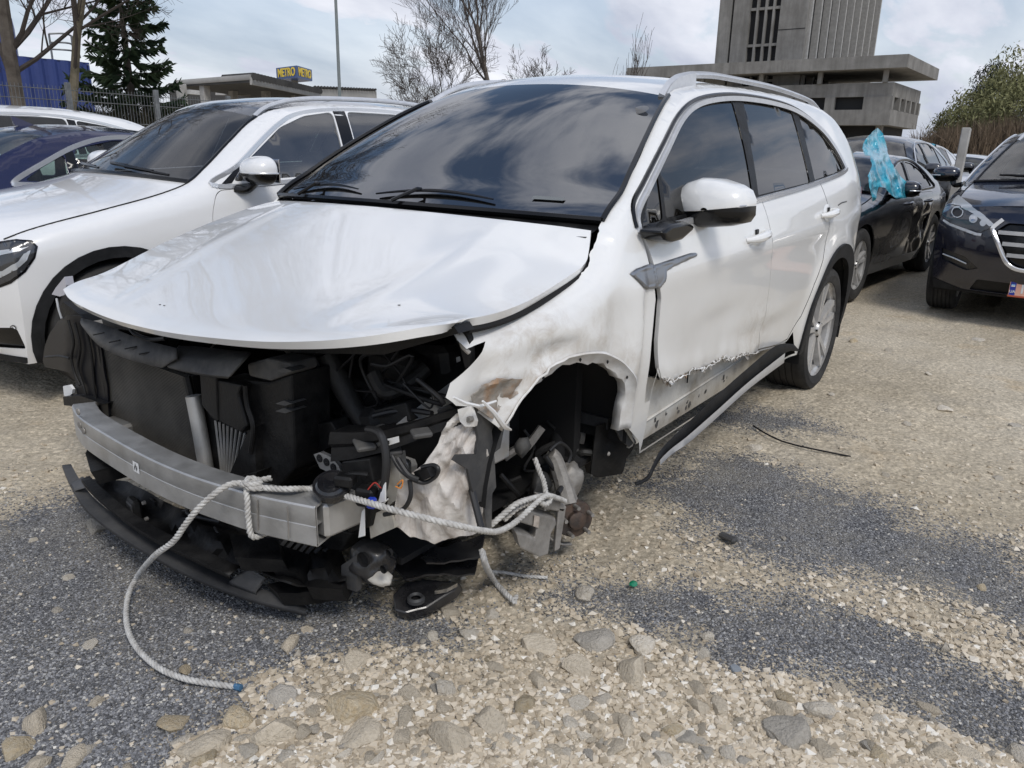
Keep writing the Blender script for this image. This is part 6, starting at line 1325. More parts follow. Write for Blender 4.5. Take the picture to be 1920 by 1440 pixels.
rloc(rope('rope_run', [knot+np.array([0.01, 0, 0.004]), UZ(510, 916, 0.484), UZ(545, 917, 0.487), UX(580, 917, 0.665), UX(615, 922, 0.655), UX(655, 932, 0.66), UX(700, 945, 0.665), UX(745, 958, 0.66), UX(800, 972, 0.63), UX(860, 986, 0.58), UX(905, 995, 0.50), UX(935, 996, 0.42), uy(968, 978, .93), uy(1000, 948, .93), uy(1024, 930, .93), uy(1045, 934, .92), uy(1060, 940, .915)], rp))
pk, kk = on_beam(472, 955); 
rloc(rope('rope_wrap', [knot+np.array([-0.05, 0, 0.006]), knot+np.array([0.012, -0.01, 0.006]), on_beam(470, 940)[0]+np.array([.010, 0, 0]), on_beam(472, 970)[0]+np.array([.010, 0, 0]), on_beam(476, 1003)[0]+np.array([.004, 0, -.004]), on_beam(476, 1003)[0]+np.array([-.05, 0, -.010])], rp))
b = MB()
rloc(rope('rope_knot', [knot+np.array(v) for v in ((0.02, -0.03, 0.004), (0.028, 0.0, 0.016), (0.004, 0.022, 0.014), (-0.014, 0.0, 0.012), (0.004, -0.02, 0.018), (0.024, 0.008, 0.008), (0.0, 0.03, 0.004))], rp))
rloc(rope('rope_strand', [uy(1003, 860, .82), uy(1012, 885, .85), uy(1020, 905, .88), uy(1024, 930, .92)], rp))
rloc(rope('rope_strand', [uy(1028, 928, .92), uy(1000, 934, .91), uy(968, 945, .90), uy(940, 968, .88), uy(915, 990, .87)], rp, 0.0046))
rloc(rope('rope_strand', [uy(1030, 934, .915), uy(1000, 940, .90), uy(970, 953, .89), uy(945, 975, .87)], rp))
rloc(rope('rope_knot', [uy(a, c, .925) for a, c in ((1022, 926), (1032, 936), (1022, 946), (1012, 938), (1024, 928))], rp))
rloc(rope('rope_tail', [uy(903, 1030, .84), uy(908, 1055, .845), UZ(920, 1080, .03), UZ(940, 1105, .012), UZ(962, 1125, .012), UZ(968, 1118, .012)], rp))
rloc(rope('rope_tail', [uy(905, 1032, .835), uy(912, 1060, .84), UZ(928, 1090, .018), UZ(948, 1112, .016), UZ(966, 1130, .014)], rp))
rloc(rope('rope_tail', [UZ(922, 1072, .03), UZ(950, 1074, .015), UZ(985, 1080, .010), UZ(1026, 1083, .010)], rp, 0.003, 0.003))
b = MB(); b.tube([UZ(440, 1287, .010), UZ(452, 1290, .010)], 0.0088, 8); rloc(b.build('taped_end', principled('blue_tape', (0.05, 0.14, 0.25), 0.5), rp))
# ================================================================ OTHER VEHICLES
PROF = [(0.15, 0.92), (0.30, 0.96), (0.45, 0.985), (0.62, 1.0), (0.80, 1.0), (0.90, 0.988), (0.96, 0.97), (1.0, 0.95)]
P_SNOW = paint('plain_white_paint', (0.80, 0.80, 0.795), (0.34, 0.31, 0.26), 0.25, 0.75, 0.25)
P_BLUE = paint('dark_blue_paint', (0.011, 0.012, 0.055), (0.12, 0.11, 0.10), 0.2, 0.7, 0.3, 0.22, 0.3)
P_NAVY = paint('black_blue_paint', (0.005, 0.006, 0.016), (0.08, 0.075, 0.07), 0.2, 0.6, 0.12, 0.2, 0.0)
P_BLK = paint('dusty_black_paint', (0.007, 0.008, 0.012), (0.20, 0.18, 0.15), 0.2, 0.95, 0.4, 0.2, 0.0)
P_GREY = paint('dusty_dark_grey_paint', (0.05, 0.052, 0.058), (0.22, 0.20, 0.18), 0.2, 1.0, 0.5, 0.3, 0.4)
P_SILV = paint('silver_white_paint', (0.60, 0.61, 0.62), (0.25, 0.22, 0.18), 0.2, 0.9, 0.5, 0.3, 0.3)
G_WS = glass('grey_windshield_glass', (0.30, 0.32, 0.32), 1.62, 0.012, 0.05); G_ROOF = principled('panorama_roof_glass', (0.02, 0.021, 0.023), 0.06, coat=1.0)
G_PALE = glass('pale_windshield_glass', (0.72, 0.82, 0.82), 1.6, 0.015, 0.20); G_MIRR = glass('sky_mirror_glass', (0.10, 0.11, 0.12), 1.75)  # pale glass: high dust value paints in a brighter cabin

SUV_SPEC = dict(hw=0.945, wb=2.87, wheel_r=0.36, arch_r=0.405, zlow=0.25, xf=0.47, xr=-3.45, prof=PROF, tumble=0.55, r_roof=0.08,
    plan=[(0.6, 0.93), (0.3, 0.975), (-0.2, 1.0), (-2.8, 1.0), (-3.2, 0.975), (-3.5, 0.93)],
    belt=[(0.6, 0.93), (-0.51, 1.075), (-0.64, 1.095), (-1.5, 1.14), (-2.5, 1.18), (-3.5, 1.20)],
    top=[(0.47, 0.865), (0.37, 0.90), (0.0, 0.985), (-0.35, 1.065), (-0.50, 1.115), (-0.62, 1.19), (-0.85, 1.345), (-1.05, 1.468), (-1.25, 1.545), (-1.7, 1.60), (-2.2, 1.612), (-2.8, 1.575), (-3.1, 1.49), (-3.45, 1.15)],
    windows=[[(-0.72, 1.120), (-0.86, 1.235), (-1.18, 1.435), (-1.40, 1.513), (-1.64, 1.548), (-1.55, 1.160)], [(-1.76, 1.555), (-2.2, 1.555), (-2.53, 1.49), (-2.48, 1.198), (-1.67, 1.165)], [(-2.62, 1.47), (-2.88, 1.37), (-3.0, 1.25), (-2.56, 1.203)]],
    pillars=[[(-1.56, 1.155), (-1.65, 1.553), (-1.75, 1.558), (-1.66, 1.160)], [(-2.49, 1.195), (-2.54, 1.49), (-2.61, 1.475), (-2.55, 1.20)], [(-0.64, 1.105), (-0.71, 1.113), (-0.85, 1.235), (-0.80, 1.215)]],
    dlo=[(-0.62, 1.098), (-0.80, 1.22), (-1.15, 1.44), (-1.40, 1.532), (-1.8, 1.570), (-2.3, 1.562), (-2.7, 1.475), (-2.98, 1.33), (-3.07, 1.235), (-2.5, 1.183), (-1.5, 1.143)], dlo_w=0.024,
    doors=[[(-0.60, 1.075), (-0.545, 0.95), (-0.52, 0.60), (-0.50, 0.36), (-1.55, 0.36), (-1.60, 0.8), (-1.585, 1.135)], [(-1.60, 1.135), (-1.615, 0.8), (-1.565, 0.36), (-2.33, 0.36), (-2.42, 0.6), (-2.52, 0.8), (-2.58, 1.17)]],
    stations=[(0.47, 0.055, 0.27), (-0.50, 0.03, 0.16), (-1.10, 0.055, 0.10), (-3.05, 0.05, -0.05), (-3.45, 0.0, -0.12)],
    nose=[(0.25, 0.60), (0.40, 0.70), (0.6, 0.76), (0.8, 0.775), (0.92, 0.74)], nose_p=2.3, tail=[(0.25, -3.66), (0.5, -3.72), (0.8, -3.70), (1.15, -3.57)],
    mirror=((-0.74, 0.90, 1.08), (-0.83, 1.035, 1.185)), cabin=(-0.55, -3.2), rails=(-1.1, -2.95), handle_z=0.98, handles=True, clad=True,
    front={'headlight1': ([(0.885, 0.845), (0.72, 0.85), (0.50, 0.78), (0.53, 0.69), (0.70, 0.65), (0.86, 0.71)], M_LENS, 0.0), 'headlight2': ([(-0.885, 0.845), (-0.72, 0.85), (-0.50, 0.78), (-0.53, 0.69), (-0.70, 0.65), (-0.86, 0.71)], M_LENS, 0.0),
           'grille1': ([(-0.42, 0.82), (0.42, 0.82), (0.46, 0.72), (0.36, 0.58), (-0.36, 0.58), (-0.46, 0.72)], M_BLACK, -0.02), 'intake1': ([(0.50, 0.30), (0.87, 0.33), (0.85, 0.44), (0.55, 0.42)], M_BLACK, -0.03), 'intake2': ([(-0.50, 0.30), (-0.87, 0.33), (-0.85, 0.44), (-0.55, 0.42)], M_BLACK, -0.03)},
    rear={'tail_light1': ([(0.88, 0.98), (0.60, 0.96), (0.60, 0.84), (0.88, 0.84)], M_RED, 0.004), 'tail_light2': ([(-0.88, 0.98), (-0.60, 0.96), (-0.60, 0.84), (-0.88, 0.84)], M_RED, 0.004)})
from mathutils.bvhtree import BVHTree
def surface_of(root, prefixes, flip=False):
    """BVH of the outer panels of a car, in world space"""
    bpy.context.view_layer.update(); Vs, Fs = [], []
    for o in root.children:
        if o.type == 'MESH' and o.name.startswith(prefixes):
            M = root.matrix_world; k = len(Vs); Vs += [M@v_.co for v_ in o.data.vertices]; Fs += [tuple(i+k for i in p_.vertices) for p_ in o.data.polygons]
    return BVHTree.FromPolygons(Vs, Fs)
def lay_on(bvh, root, name, px, off, mat, parent, step=3.0, mirror=True):
    """thin fitting laid on a body surface where the photo shows it, and its twin on the other side of the car"""
    V, f = cdt(np.array(px, float), (), {}, step); P = []; last = None; MI = root.matrix_world.inverted()
    for a, c in V:
        d = Vector(ray(a, c)).normalized(); h, n_, _, _ = bvh.ray_cast(Vector(CAM), d)
        if h is None: h, n_ = (last if last is not None else (Vector(UD(a, c, 4.0)), -d))
        n_ = n_ if n_.dot(d) < 0 else -n_; last = (h, n_); P.append(tuple(MI@(h+n_*off)))
    P = np.array(P); vd = np.array(MI.to_3x3()@Vector(-FW)); o = panel_obj(name, P, f[''], mat, parent or root, 0.0, recalc_dir=vd)
    if mirror:
        Q = P*np.array([1, -1, 1]); panel_obj(name, Q, f[''], mat, root, 0.0, recalc_dir=vd*np.array([1, -1, 1]))
    return o
def spec(base, **k):
    d = dict(base); d.update(k); pm = d['paint']; ws_ = d.get('ws', G_WS); d['top_mats'] = [('hood', pm, 0.012), ('windshield', ws_, 0), ('roof', d.get('roof_mat', pm), 0.01), ('rear_window', d.get('glass', M_GLASS_DARK), 0)]
    if len(d['stations']) == 6: d['top_mats'].append(('boot_lid', pm, 0.01))
    return d
# -- white SUV parked beside the wreck
glc, glc_sh = build_car('parked_suv', 'intact white SUV with dark glass roof parked directly beside the wreck', 'suv', spec(SUV_SPEC, paint=P_SNOW, roof_mat=G_ROOF, glass=glass('green_reflecting_glass', (0.30, 0.38, 0.33), 2.3, 0.012, 0.08), ws=G_WS, sides=(1, -1), step=0.04, mirror_size=(0.15, 0.25, 0.165), front={**{k_: v_ for k_, v_ in SUV_SPEC['front'].items() if not k_.startswith('headlight')}, 'lower_lip1': ([(-0.87, 0.285), (0.87, 0.285), (0.86, 0.252), (-0.86, 0.252)], M_CLAD, 0.004)}), (-0.274, -2.93, 0), math.radians(-4.3))
bv = surface_of(glc, ('front_bumper', 'body_side'))
M_BOWL = principled('lamp_bowl_dark', (0.05, 0.052, 0.056), 0.18, metal=0.3, coat=0.8); M_BOWLL = principled('lamp_bowl_light', (0.50, 0.52, 0.54), 0.25, metal=0.3, coat=0.8)
hl_ = lay_on(bv, glc, 'headlight', [(-50, 474), (0, 458), (30, 453), (58, 455), (66, 463), (62, 482), (45, 506), (20, 526), (-10, 538), (-50, 545)], 0.005, M_BOWL, glc)
lay_on(bv, glc, 'lamp_rim', [(-50, 470), (0, 453), (30, 449), (60, 451), (71, 462), (66, 484), (48, 510), (22, 531), (-10, 543), (-50, 549)], 0.003, M_BLACK, glc)
for q_ in ([(-40, 512), (6, 508), (34, 490), (44, 476), (57, 470), (50, 488), (30, 506), (4, 520), (-40, 528)], [(-30, 478), (5, 470), (40, 466), (54, 463), (38, 471), (6, 478), (-30, 488)]): lay_on(bv, glc, 'lamp_reflector', q_, 0.007, M_BOWLL, hl_, mirror=False)
q_ = [(25+9*math.cos(t_)*0.8, 618+9*math.sin(t_)) for t_ in np.linspace(0, 2*math.pi, 13)[:-1]]; lay_on(bv, glc, 'parking_sensor', q_, 0.003, M_PLG, glc, 2.0); lay_on(bv, glc, 'sensor_disc', [(25+(a-25)*0.75, 618+(c-618)*0.75) for a, c in q_], 0.005, P_SNOW, glc, 2.0)
# -- blue sedan, seen from behind its rear door
SEDAN = dict(hw=0.935, wb=2.92, wheel_r=0.345, arch_r=0.385, zlow=0.20, xf=0.45, xr=-3.45, prof=PROF, plan=[(0.6, 0.92), (0.3, 0.97), (-0.2, 1.0), (-2.8, 1.0), (-3.2, 0.97), (-3.5, 0.92)],
    belt=[(0.6, 0.84), (-0.6, 0.945), (-1.5, 0.975), (-2.9, 1.005), (-3.5, 1.0)],
    top=[(0.45, 0.74), (0.3, 0.785), (0.0, 0.86), (-0.4, 0.935), (-0.60, 0.985), (-0.8, 1.09), (-1.10, 1.26), (-1.3, 1.335), (-1.7, 1.395), (-2.05, 1.405), (-2.45, 1.355), (-2.8, 1.22), (-3.1, 1.075), (-3.25, 1.03), (-3.45, 1.0)],
    windows=[[(-0.80, 0.975), (-1.0, 1.12), (-1.22, 1.24), (-1.50, 1.315), (-1.68, 1.335), (-1.62, 0.995)], [(-1.76, 1.338), (-1.95, 1.335), (-2.20, 1.285), (-2.30, 1.255), (-2.32, 1.02), (-1.72, 1.0)], [(-2.38, 1.225), (-2.58, 1.13), (-2.72, 1.045), (-2.70, 1.035), (-2.40, 1.022)]],
    pillars=[[(-1.63, 0.99), (-1.69, 1.34), (-1.75, 1.342), (-1.71, 0.995)], [(-2.325, 1.015), (-2.305, 1.25), (-2.375, 1.23), (-2.395, 1.018)]],
    dlo=[(-0.74, 0.96), (-1.0, 1.14), (-1.25, 1.27), (-1.55, 1.345), (-1.95, 1.358), (-2.25, 1.295), (-2.55, 1.165), (-2.80, 1.035), (-2.72, 1.012), (-2.2, 1.0), (-1.5, 0.982)], dlo_w=0.034,
    doors=[[(-0.62, 0.93), (-0.52, 0.6), (-0.50, 0.30), (-1.60, 0.30), (-1.66, 0.7), (-1.64, 0.975)], [(-1.655, 0.975), (-1.675, 0.7), (-1.615, 0.30), (-2.40, 0.30), (-2.50, 0.6), (-2.60, 0.8), (-2.62, 0.985)]],
    stations=[(0.45, 0.05, 0.28), (-0.60, 0.03, 0.16), (-1.28, 0.05, 0.10), (-2.45, 0.05, -0.08), (-3.10, 0.015, -0.12), (-3.45, 0.01, -0.12)],
    nose=[(0.20, 0.60), (0.35, 0.72), (0.55, 0.78), (0.74, 0.75)], tail=[(0.2, -3.7), (0.5, -3.78), (0.8, -3.75), (1.0, -3.6)], mirror=((-0.80, 0.89, 0.965), (-0.88, 1.02, 1.03)), cabin=(-0.7, -2.9), handle_z=0.86, seat_z=0.30, seat_x=(-1.25, -2.05),
    front={'headlight1': ([(0.88, 0.70), (0.60, 0.70), (0.48, 0.62), (0.86, 0.60)], M_LENS, 0.0), 'headlight2': ([(-0.88, 0.70), (-0.60, 0.70), (-0.48, 0.62), (-0.86, 0.60)], M_LENS, 0.0), 'grille1': ([(-0.40, 0.70), (0.40, 0.70), (0.34, 0.30), (-0.34, 0.30)], M_BLACK, -0.015)},
    rear={'tail_light1': ([(0.88, 0.88), (0.5, 0.88), (0.5, 0.76), (0.88, 0.74)], M_RED, 0.004), 'tail_light2': ([(-0.88, 0.88), (-0.5, 0.88), (-0.5, 0.76), (-0.88, 0.74)], M_RED, 0.004)})
G_SEDAN = glass('clear_green_glass', (0.55, 0.66, 0.62), 1.5)
blue, blue_sh = build_car('parked_sedan', 'dark blue sedan with chrome window frame behind the intact white SUV', 'sedan', spec(SEDAN, paint=P_BLUE, glass=G_SEDAN, ws=G_SEDAN, step=0.05, seat_mat=M_SEAT), (-3.50, -5.19, 0), math.pi)
b = MB(); sx = -2.30; zf = float(blue_sh.top(sx))+0.052; b.add([(sx+0.10, 0.012, zf), (sx-0.08, 0.02, zf), (sx-0.075, 0, zf+0.075), (sx-0.095, 0, zf+0.075), (sx+0.10, -0.012, zf), (sx-0.08, -0.02, zf)], [(0, 1, 3, 2), (4, 2, 3, 5), (1, 5, 3), (0, 2, 4)]); b.build('roof_antenna', P_BLUE, blue)
# -- far white SUV by the fence
FAR = dict(SUV_SPEC); FAR['windows'] = [[(-0.72, 1.120), (-0.86, 1.235), (-1.18, 1.435), (-1.40, 1.513), (-1.60, 1.545), (-1.55, 1.160)], [(-1.68, 1.552), (-2.1, 1.557), (-2.38, 1.54), (-2.36, 1.192), (-1.62, 1.165)], [(-2.48, 1.53), (-2.80, 1.48), (-2.92, 1.44), (-2.96, 1.22), (-2.46, 1.198)], [(-3.02, 1.40), (-3.16, 1.28), (-3.02, 1.235)]]
FAR['top'] = [(0.47, 0.865), (0.37, 0.90), (0.0, 0.985), (-0.35, 1.065), (-0.50, 1.115), (-0.62, 1.19), (-0.85, 1.345), (-1.05, 1.468), (-1.25, 1.56), (-1.7, 1.62), (-2.4, 1.625), (-3.0, 1.575), (-3.3, 1.48), (-3.65, 1.15)]
FAR['xr'] = -3.65; FAR['stations'] = [(0.47, 0.055, 0.27), (-0.50, 0.03, 0.16), (-1.10, 0.055, 0.10), (-3.2, 0.04, -0.05), (-3.65, 0.0, -0.12)]; FAR['tail'] = [(0.25, -3.8), (0.5, -3.85), (1.15, -3.72)]
FAR['pillars'] = [[(-1.56, 1.155), (-1.61, 1.55), (-1.67, 1.553), (-1.61, 1.160)], [(-2.37, 1.19), (-2.39, 1.54), (-2.47, 1.53), (-2.45, 1.195)]]; FAR['dlo'] = [(-0.62, 1.098), (-0.80, 1.22), (-1.15, 1.44), (-1.40, 1.535), (-1.8, 1.575), (-2.4, 1.565), (-2.9, 1.475), (-3.15, 1.36), (-3.25, 1.24), (-2.5, 1.185), (-1.5, 1.143)]
build_car('parked_suv', 'white long-roofed SUV standing along the fence behind the blue sedan', 'suv', spec(FAR, paint=P_SNOW, step=0.07, fstep=0.09, rails=None, fine=False, seat_mat=M_BEIGE), (0.10, -7.45, 0), 0.0)
build_car('parked_suv', 'white car at the left picture edge ahead of the white SUV by the fence', 'suv', spec(FAR, paint=P_SNOW, step=0.09, fstep=0.09, fine=False, rails=None), (float(UD(22, 200, 9.4)[0])+3.1, float(UD(22, 200, 9.4)[1])-0.75, 0), 0.0)
# -- dark SUV on the right, facing the camera
TUC = dict(SUV_SPEC); TUC.update(hw=0.925, wb=2.67, xr=-3.2, tail=[(0.25, -3.42), (0.5, -3.48), (1.15, -3.3)], nose=[(0.20, 0.62), (0.30, 0.72), (0.45, 0.80), (0.62, 0.83), (0.80, 0.80), (0.95, 0.72)],
    belt=[(0.6, 0.98), (-0.51, 1.085), (-1.5, 1.14), (-3.2, 1.20)], top=[(0.47, 0.93), (0.37, 0.965), (0.0, 1.045), (-0.35, 1.095), (-0.50, 1.125), (-0.60, 1.19), (-0.85, 1.39), (-1.02, 1.51), (-1.2, 1.575), (-1.7, 1.615), (-2.2, 1.605), (-2.7, 1.53), (-2.95, 1.40), (-3.2, 1.15)],
    windows=[[(-0.72, 1.130), (-0.86, 1.26), (-1.10, 1.44), (-1.30, 1.515), (-1.55, 1.548), (-1.47, 1.160)], [(-1.64, 1.552), (-2.1, 1.545), (-2.35, 1.48), (-2.30, 1.198), (-1.56, 1.165)]], pillars=[[(-1.48, 1.155), (-1.56, 1.55), (-1.63, 1.553), (-1.55, 1.160)]], dlo=[(-0.62, 1.098), (-0.80, 1.25), (-1.10, 1.46), (-1.40, 1.555), (-1.8, 1.570), (-2.2, 1.55), (-2.5, 1.44), (-2.7, 1.235), (-2.2, 1.183), (-1.5, 1.143)],
    doors=[[(-0.60, 1.075), (-0.545, 0.95), (-0.52, 0.60), (-0.50, 0.36), (-1.50, 0.36), (-1.54, 0.8), (-1.52, 1.135)]], stations=[(0.47, 0.06, 0.25), (-0.50, 0.03, 0.16), (-1.05, 0.055, 0.10), (-2.75, 0.05, -0.05), (-3.2, 0.0, -0.12)], nose_p=2.5, handles=False,
    lamp_lenses=((0.10, 0.005, 0.058), (-0.06, -0.03, 0.040)), lamp_back=principled('lamp_bowl', (0.50, 0.51, 0.53), 0.35, metal=0.0),
    front={'headlight1': ([(0.845, 0.905), (0.80, 0.955), (0.66, 0.935), (0.42, 0.800), (0.47, 0.775), (0.70, 0.785), (0.83, 0.835)], M_LENS, 0.0), 'headlight2': ([(-0.845, 0.905), (-0.80, 0.955), (-0.66, 0.935), (-0.42, 0.800), (-0.47, 0.775), (-0.70, 0.785), (-0.83, 0.835)], M_LENS, 0.0),
           'grille1': ([(-0.36, 0.85), (0.36, 0.85), (0.43, 0.785), (0.30, 0.54), (0.24, 0.50), (-0.24, 0.50), (-0.30, 0.54), (-0.43, 0.785)], M_BLACK, -0.03), 'fog_lamp1': ([(0.83, 0.60), (0.62, 0.555), (0.50, 0.47), (0.60, 0.44), (0.80, 0.50)], M_GLOSS, -0.025), 'fog_lamp2': ([(-0.83, 0.60), (-0.62, 0.555), (-0.50, 0.47), (-0.60, 0.44), (-0.80, 0.50)], M_GLOSS, -0.025),
           'lower_grille1': ([(-0.50, 0.38), (0.50, 0.38), (0.55, 0.28), (-0.55, 0.28)], M_PL, -0.02), 'lower_lip1': ([(-0.86, 0.335), (-0.60, 0.27), (0.60, 0.27), (0.86, 0.335), (0.84, 0.21), (-0.84, 0.21)], M_CLAD, 0.006)})
tuc, tuc_sh = build_car('parked_suv', 'dark blue-black SUV with chrome grille and orange number plate facing the camera', 'suv', spec(TUC, paint=P_NAVY, ws=G_PALE, glass=M_GLASS_GREEN, seat_mat=M_BEIGE, trim_in=M_BEIGE, step=0.05, fstep=0.035, rails=(-1.0, -2.6), mirror=((-0.72, 0.90, 1.09), (-0.76, 1.05, 1.185)), mirror_size=(0.14, 0.24, 0.15), front={k_: v_ for k_, v_ in TUC['front'].items() if not k_.startswith('headlight')}), (-6.25, 1.93, 0), 0.0)
def nose_x(y, z): 
    ni = pchip(TUC['nose']); yc = float(tuc_sh.S(0.47, min(z, 0.93))); return float(ni(z)-(ni(z)-0.47)*min(1, abs(y)/yc)**2.5)
b = MB(); fr_px = [(-0.52, 0.775), (-0.40, 0.865)]
for sg in (1, -1):
    P = [(nose_x(y, z)+0.006, sg*y, z) for y, z in ((0.40, 0.875), (0.46, 0.805), (0.45, 0.775), (0.40, 0.69), (0.33, 0.57), (0.28, 0.52), (0.20, 0.495), (0.0, 0.49))]
    b = strip(np.array(catmull(P, 5)), 0.030, 0.022, (0, 0.3*sg, 1)); b.build('grille_frame', M_CHROME, tuc)
for z, w_ in ((0.775, 0.41), (0.69, 0.365), (0.605, 0.32)):
    P = [(nose_x(y, z)-0.004, y, z) for y in np.linspace(w_, -w_, 15)]; strip(np.array(P), 0.030, 0.022, (0, 0, 1)).build('grille_bar', M_CHROME, tuc)
bv = surface_of(tuc, ('front_bumper', 'body_side', 'hood'))
hl_ = lay_on(bv, tuc, 'headlight', [(1798, 367), (1790, 374), (1776, 402), (1773, 411), (1782, 416), (1806, 424), (1832, 433), (1841, 435), (1867, 423), (1845, 404), (1815, 381)], 0.006, M_BOWL, tuc, 2.0)
lay_on(bv, tuc, 'lamp_brow', [(1797, 367), (1789, 374), (1784, 384), (1802, 388), (1830, 405), (1856, 425), (1867, 423), (1845, 404), (1815, 381)], 0.010, M_BOWLL, hl_, 2.0)
lay_on(bv, tuc, 'lamp_rim', [(1771, 411), (1782, 418), (1806, 427), (1833, 437), (1842, 438), (1840, 443), (1828, 441), (1802, 431), (1778, 421), (1769, 414)], 0.009, M_SATIN, tuc, 2.0)
for (cx_, cy_, r_, mt_, of_) in ((1796, 399, 11.5, M_BOWLL, 0.011), (1796, 399, 9.5, M_BLACK, 0.013), (1826, 411, 8, M_BOWLL, 0.011), (1826, 411, 5, M_LAMP, 0.013), (1844, 419, 6, M_BOWLL, 0.011)):
    lay_on(bv, tuc, 'lamp_ring', [(cx_+r_*math.cos(t_), cy_+r_*0.95*math.sin(t_)) for t_ in np.linspace(0, 2*math.pi, 17)[:-1]], of_, mt_, hl_, 2.0, mirror=False)
for sg in (1, -1):
    P = [(nose_x(y, z)-0.01, sg*y, z) for y, z in ((0.80, 0.545), (0.70, 0.525), (0.60, 0.495))]; b = MB(); b.tube(P, 0.006, 6); b.build('fog_trim', M_SATIN, tuc)
px_ = nose_x(0, 0.34)+0.012; b = MB(); b.box((px_, 0, 0.342), (0.008, 0.52, 0.112), None, 0.003); plate = b.build('number_plate', principled('plate_salmon', (0.75, 0.42, 0.32), 0.45), tuc)
b = MB(); b.box((px_+0.005, -0.235, 0.342), (0.002, 0.040, 0.104)); b.build('plate_band', principled('plate_blue', (0.02, 0.04, 0.32), 0.45), plate)
b = MB(); b.box((px_+0.0065, -0.235, 0.372), (0.001, 0.026, 0.010)); b.build('plate_flag', principled('plate_flag_blue', (0.25, 0.5, 0.85), 0.45), plate)
b = MB(); b.box((px_+0.0065, -0.235, 0.362), (0.001, 0.026, 0.010)); b.build('plate_flag', principled('plate_flag_light', (0.8, 0.8, 0.75), 0.45), plate)
MT = Matrix(((0, 0, 1, px_+0.007), (1, 0, 0, -0.235), (0, 1, 0, 0.318), (0, 0, 0, 1))); text_mesh('plate_letters', 'UA', 0.030, M_LABEL, plate, MT, 0.0005, 0.0006)
MT = Matrix(((0, 0, 1, px_+0.0055), (1, 0, 0, -0.170), (0, 1, 0, 0.342), (0, 0, 0, 1))); text_mesh('plate_number', '1', 0.105, M_LABEL, plate, MT, 0.001, 0.002)
b = MB(); b.box((px_, 0, 0.281), (0.010, 0.53, 0.014), None, 0.003); b.build('plate_holder', principled('plate_red_rim', (0.45, 0.10, 0.05), 0.5), plate)
# -- black sedan with blue film
A5 = dict(SEDAN); A5.update(hw=0.925, wb=2.77, xr=-3.35, top=[(0.45, 0.76), (0.3, 0.80), (0.0, 0.87), (-0.4, 0.935), (-0.60, 0.985), (-0.8, 1.08), (-1.10, 1.23), (-1.3, 1.30), (-1.7, 1.345), (-2.0, 1.335), (-2.4, 1.26), (-2.8, 1.12), (-3.1, 1.0), (-3.35, 0.94)],
    windows=[[(-0.80, 0.975), (-1.0, 1.105), (-1.22, 1.21), (-1.50, 1.275), (-1.62, 1.285), (-1.58, 0.985)], [(-1.70, 1.288), (-1.95, 1.27), (-2.20, 1.20), (-2.42, 1.09), (-2.50, 1.02), (-1.68, 0.99)]], pillars=[[(-1.59, 0.98), (-1.63, 1.29), (-1.69, 1.292), (-1.67, 0.985)]], dlo=[(-0.74, 0.96), (-1.0, 1.125), (-1.25, 1.24), (-1.55, 1.30), (-1.95, 1.295), (-2.25, 1.205), (-2.50, 1.08), (-2.60, 1.01), (-2.2, 0.995), (-1.5, 0.975)],
    doors=[[(-0.62, 0.93), (-0.52, 0.6), (-0.50, 0.30), (-1.56, 0.30), (-1.62, 0.7), (-1.60, 0.965)], [(-1.615, 0.965), (-1.635, 0.7), (-1.575, 0.30), (-2.25, 0.30), (-2.36, 0.6), (-2.44, 0.75), (-2.48, 0.965)]], stations=[(0.45, 0.05, 0.28), (-0.60, 0.03, 0.16), (-1.25, 0.05, 0.10), (-2.2, 0.045, -0.08), (-3.0, 0.015, -0.12), (-3.35, 0.01, -0.12)], tail=[(0.2, -3.6), (0.5, -3.7), (0.8, -3.66), (0.94, -3.5)])
_S = Shape.S
blk, blk_sh = build_car('parked_sedan', 'black fastback sedan with a blue film over its front side window', 'sedan', spec(A5, paint=P_BLK, glass=G_MIRR, ws=G_MIRR, step=0.04, trim=M_BLACK, dlo_w=0.02), (-6.06, -0.49, 0), math.radians(-4))
# crumple the rear door of the black sedan
for o in list(blk.children):
    if o.name.startswith('door'):
        co = np.zeros(len(o.data.vertices)*3, np.float32); o.data.vertices.foreach_get('co', co); co = co.reshape(-1, 3)
        if co[:, 1].mean() > 0 and co[:, 0].mean() < -1.8:
            w = np.clip((0.86-co[:, 2])/0.15, 0, 1); co[:, 1] += w*(-0.05*np.exp(-((co[:, 2]-0.62)/0.13)**2)+0.05*fnoise(co[:, [0, 2]], 5.0, 8, 3)); o.data.vertices.foreach_set('co', co.ravel()); o.data.update(); tag(o, 'crumpled rear door')
# -- blue film draped over the sedan's window
M_FILM = principled('blue_plastic_film', (0.03, 0.30, 0.42), 0.18, coat=0.4); T = NT(M_FILM); T.b.inputs['Transmission Weight'].default_value = 0.0; v = T.coords(); T.col(T.mix(T.ramp(T.noise(v, 7, 6, .6, .5), [(.35, 0.), (.65, 1.)]), (0.015, 0.20, 0.30), (0.06, 0.42, 0.55))); T.bump(T.noise(v, 9, 6, 0.6, 1.0), 0.7, 0.02)
film_px = [(1617, 278), (1622, 262), (1635, 248), (1645, 240), (1655, 250), (1661, 268), (1664, 288), (1672, 305), (1685, 325), (1700, 343), (1709, 352), (1710, 366), (1700, 372), (1680, 372), (1670, 365), (1660, 352), (1648, 350), (1642, 375), (1636, 378), (1630, 345), (1627, 330), (1634, 310), (1632, 292), (1620, 292)]
def film_y(a, c): return np.interp(c, [240, 275, 300, 330, 370], [0.20, 0.26, 0.45, 0.53, 0.60])+0.010*math.sin(a*0.2+c*0.06)+0.010*math.sin(a*0.37-c*0.11)
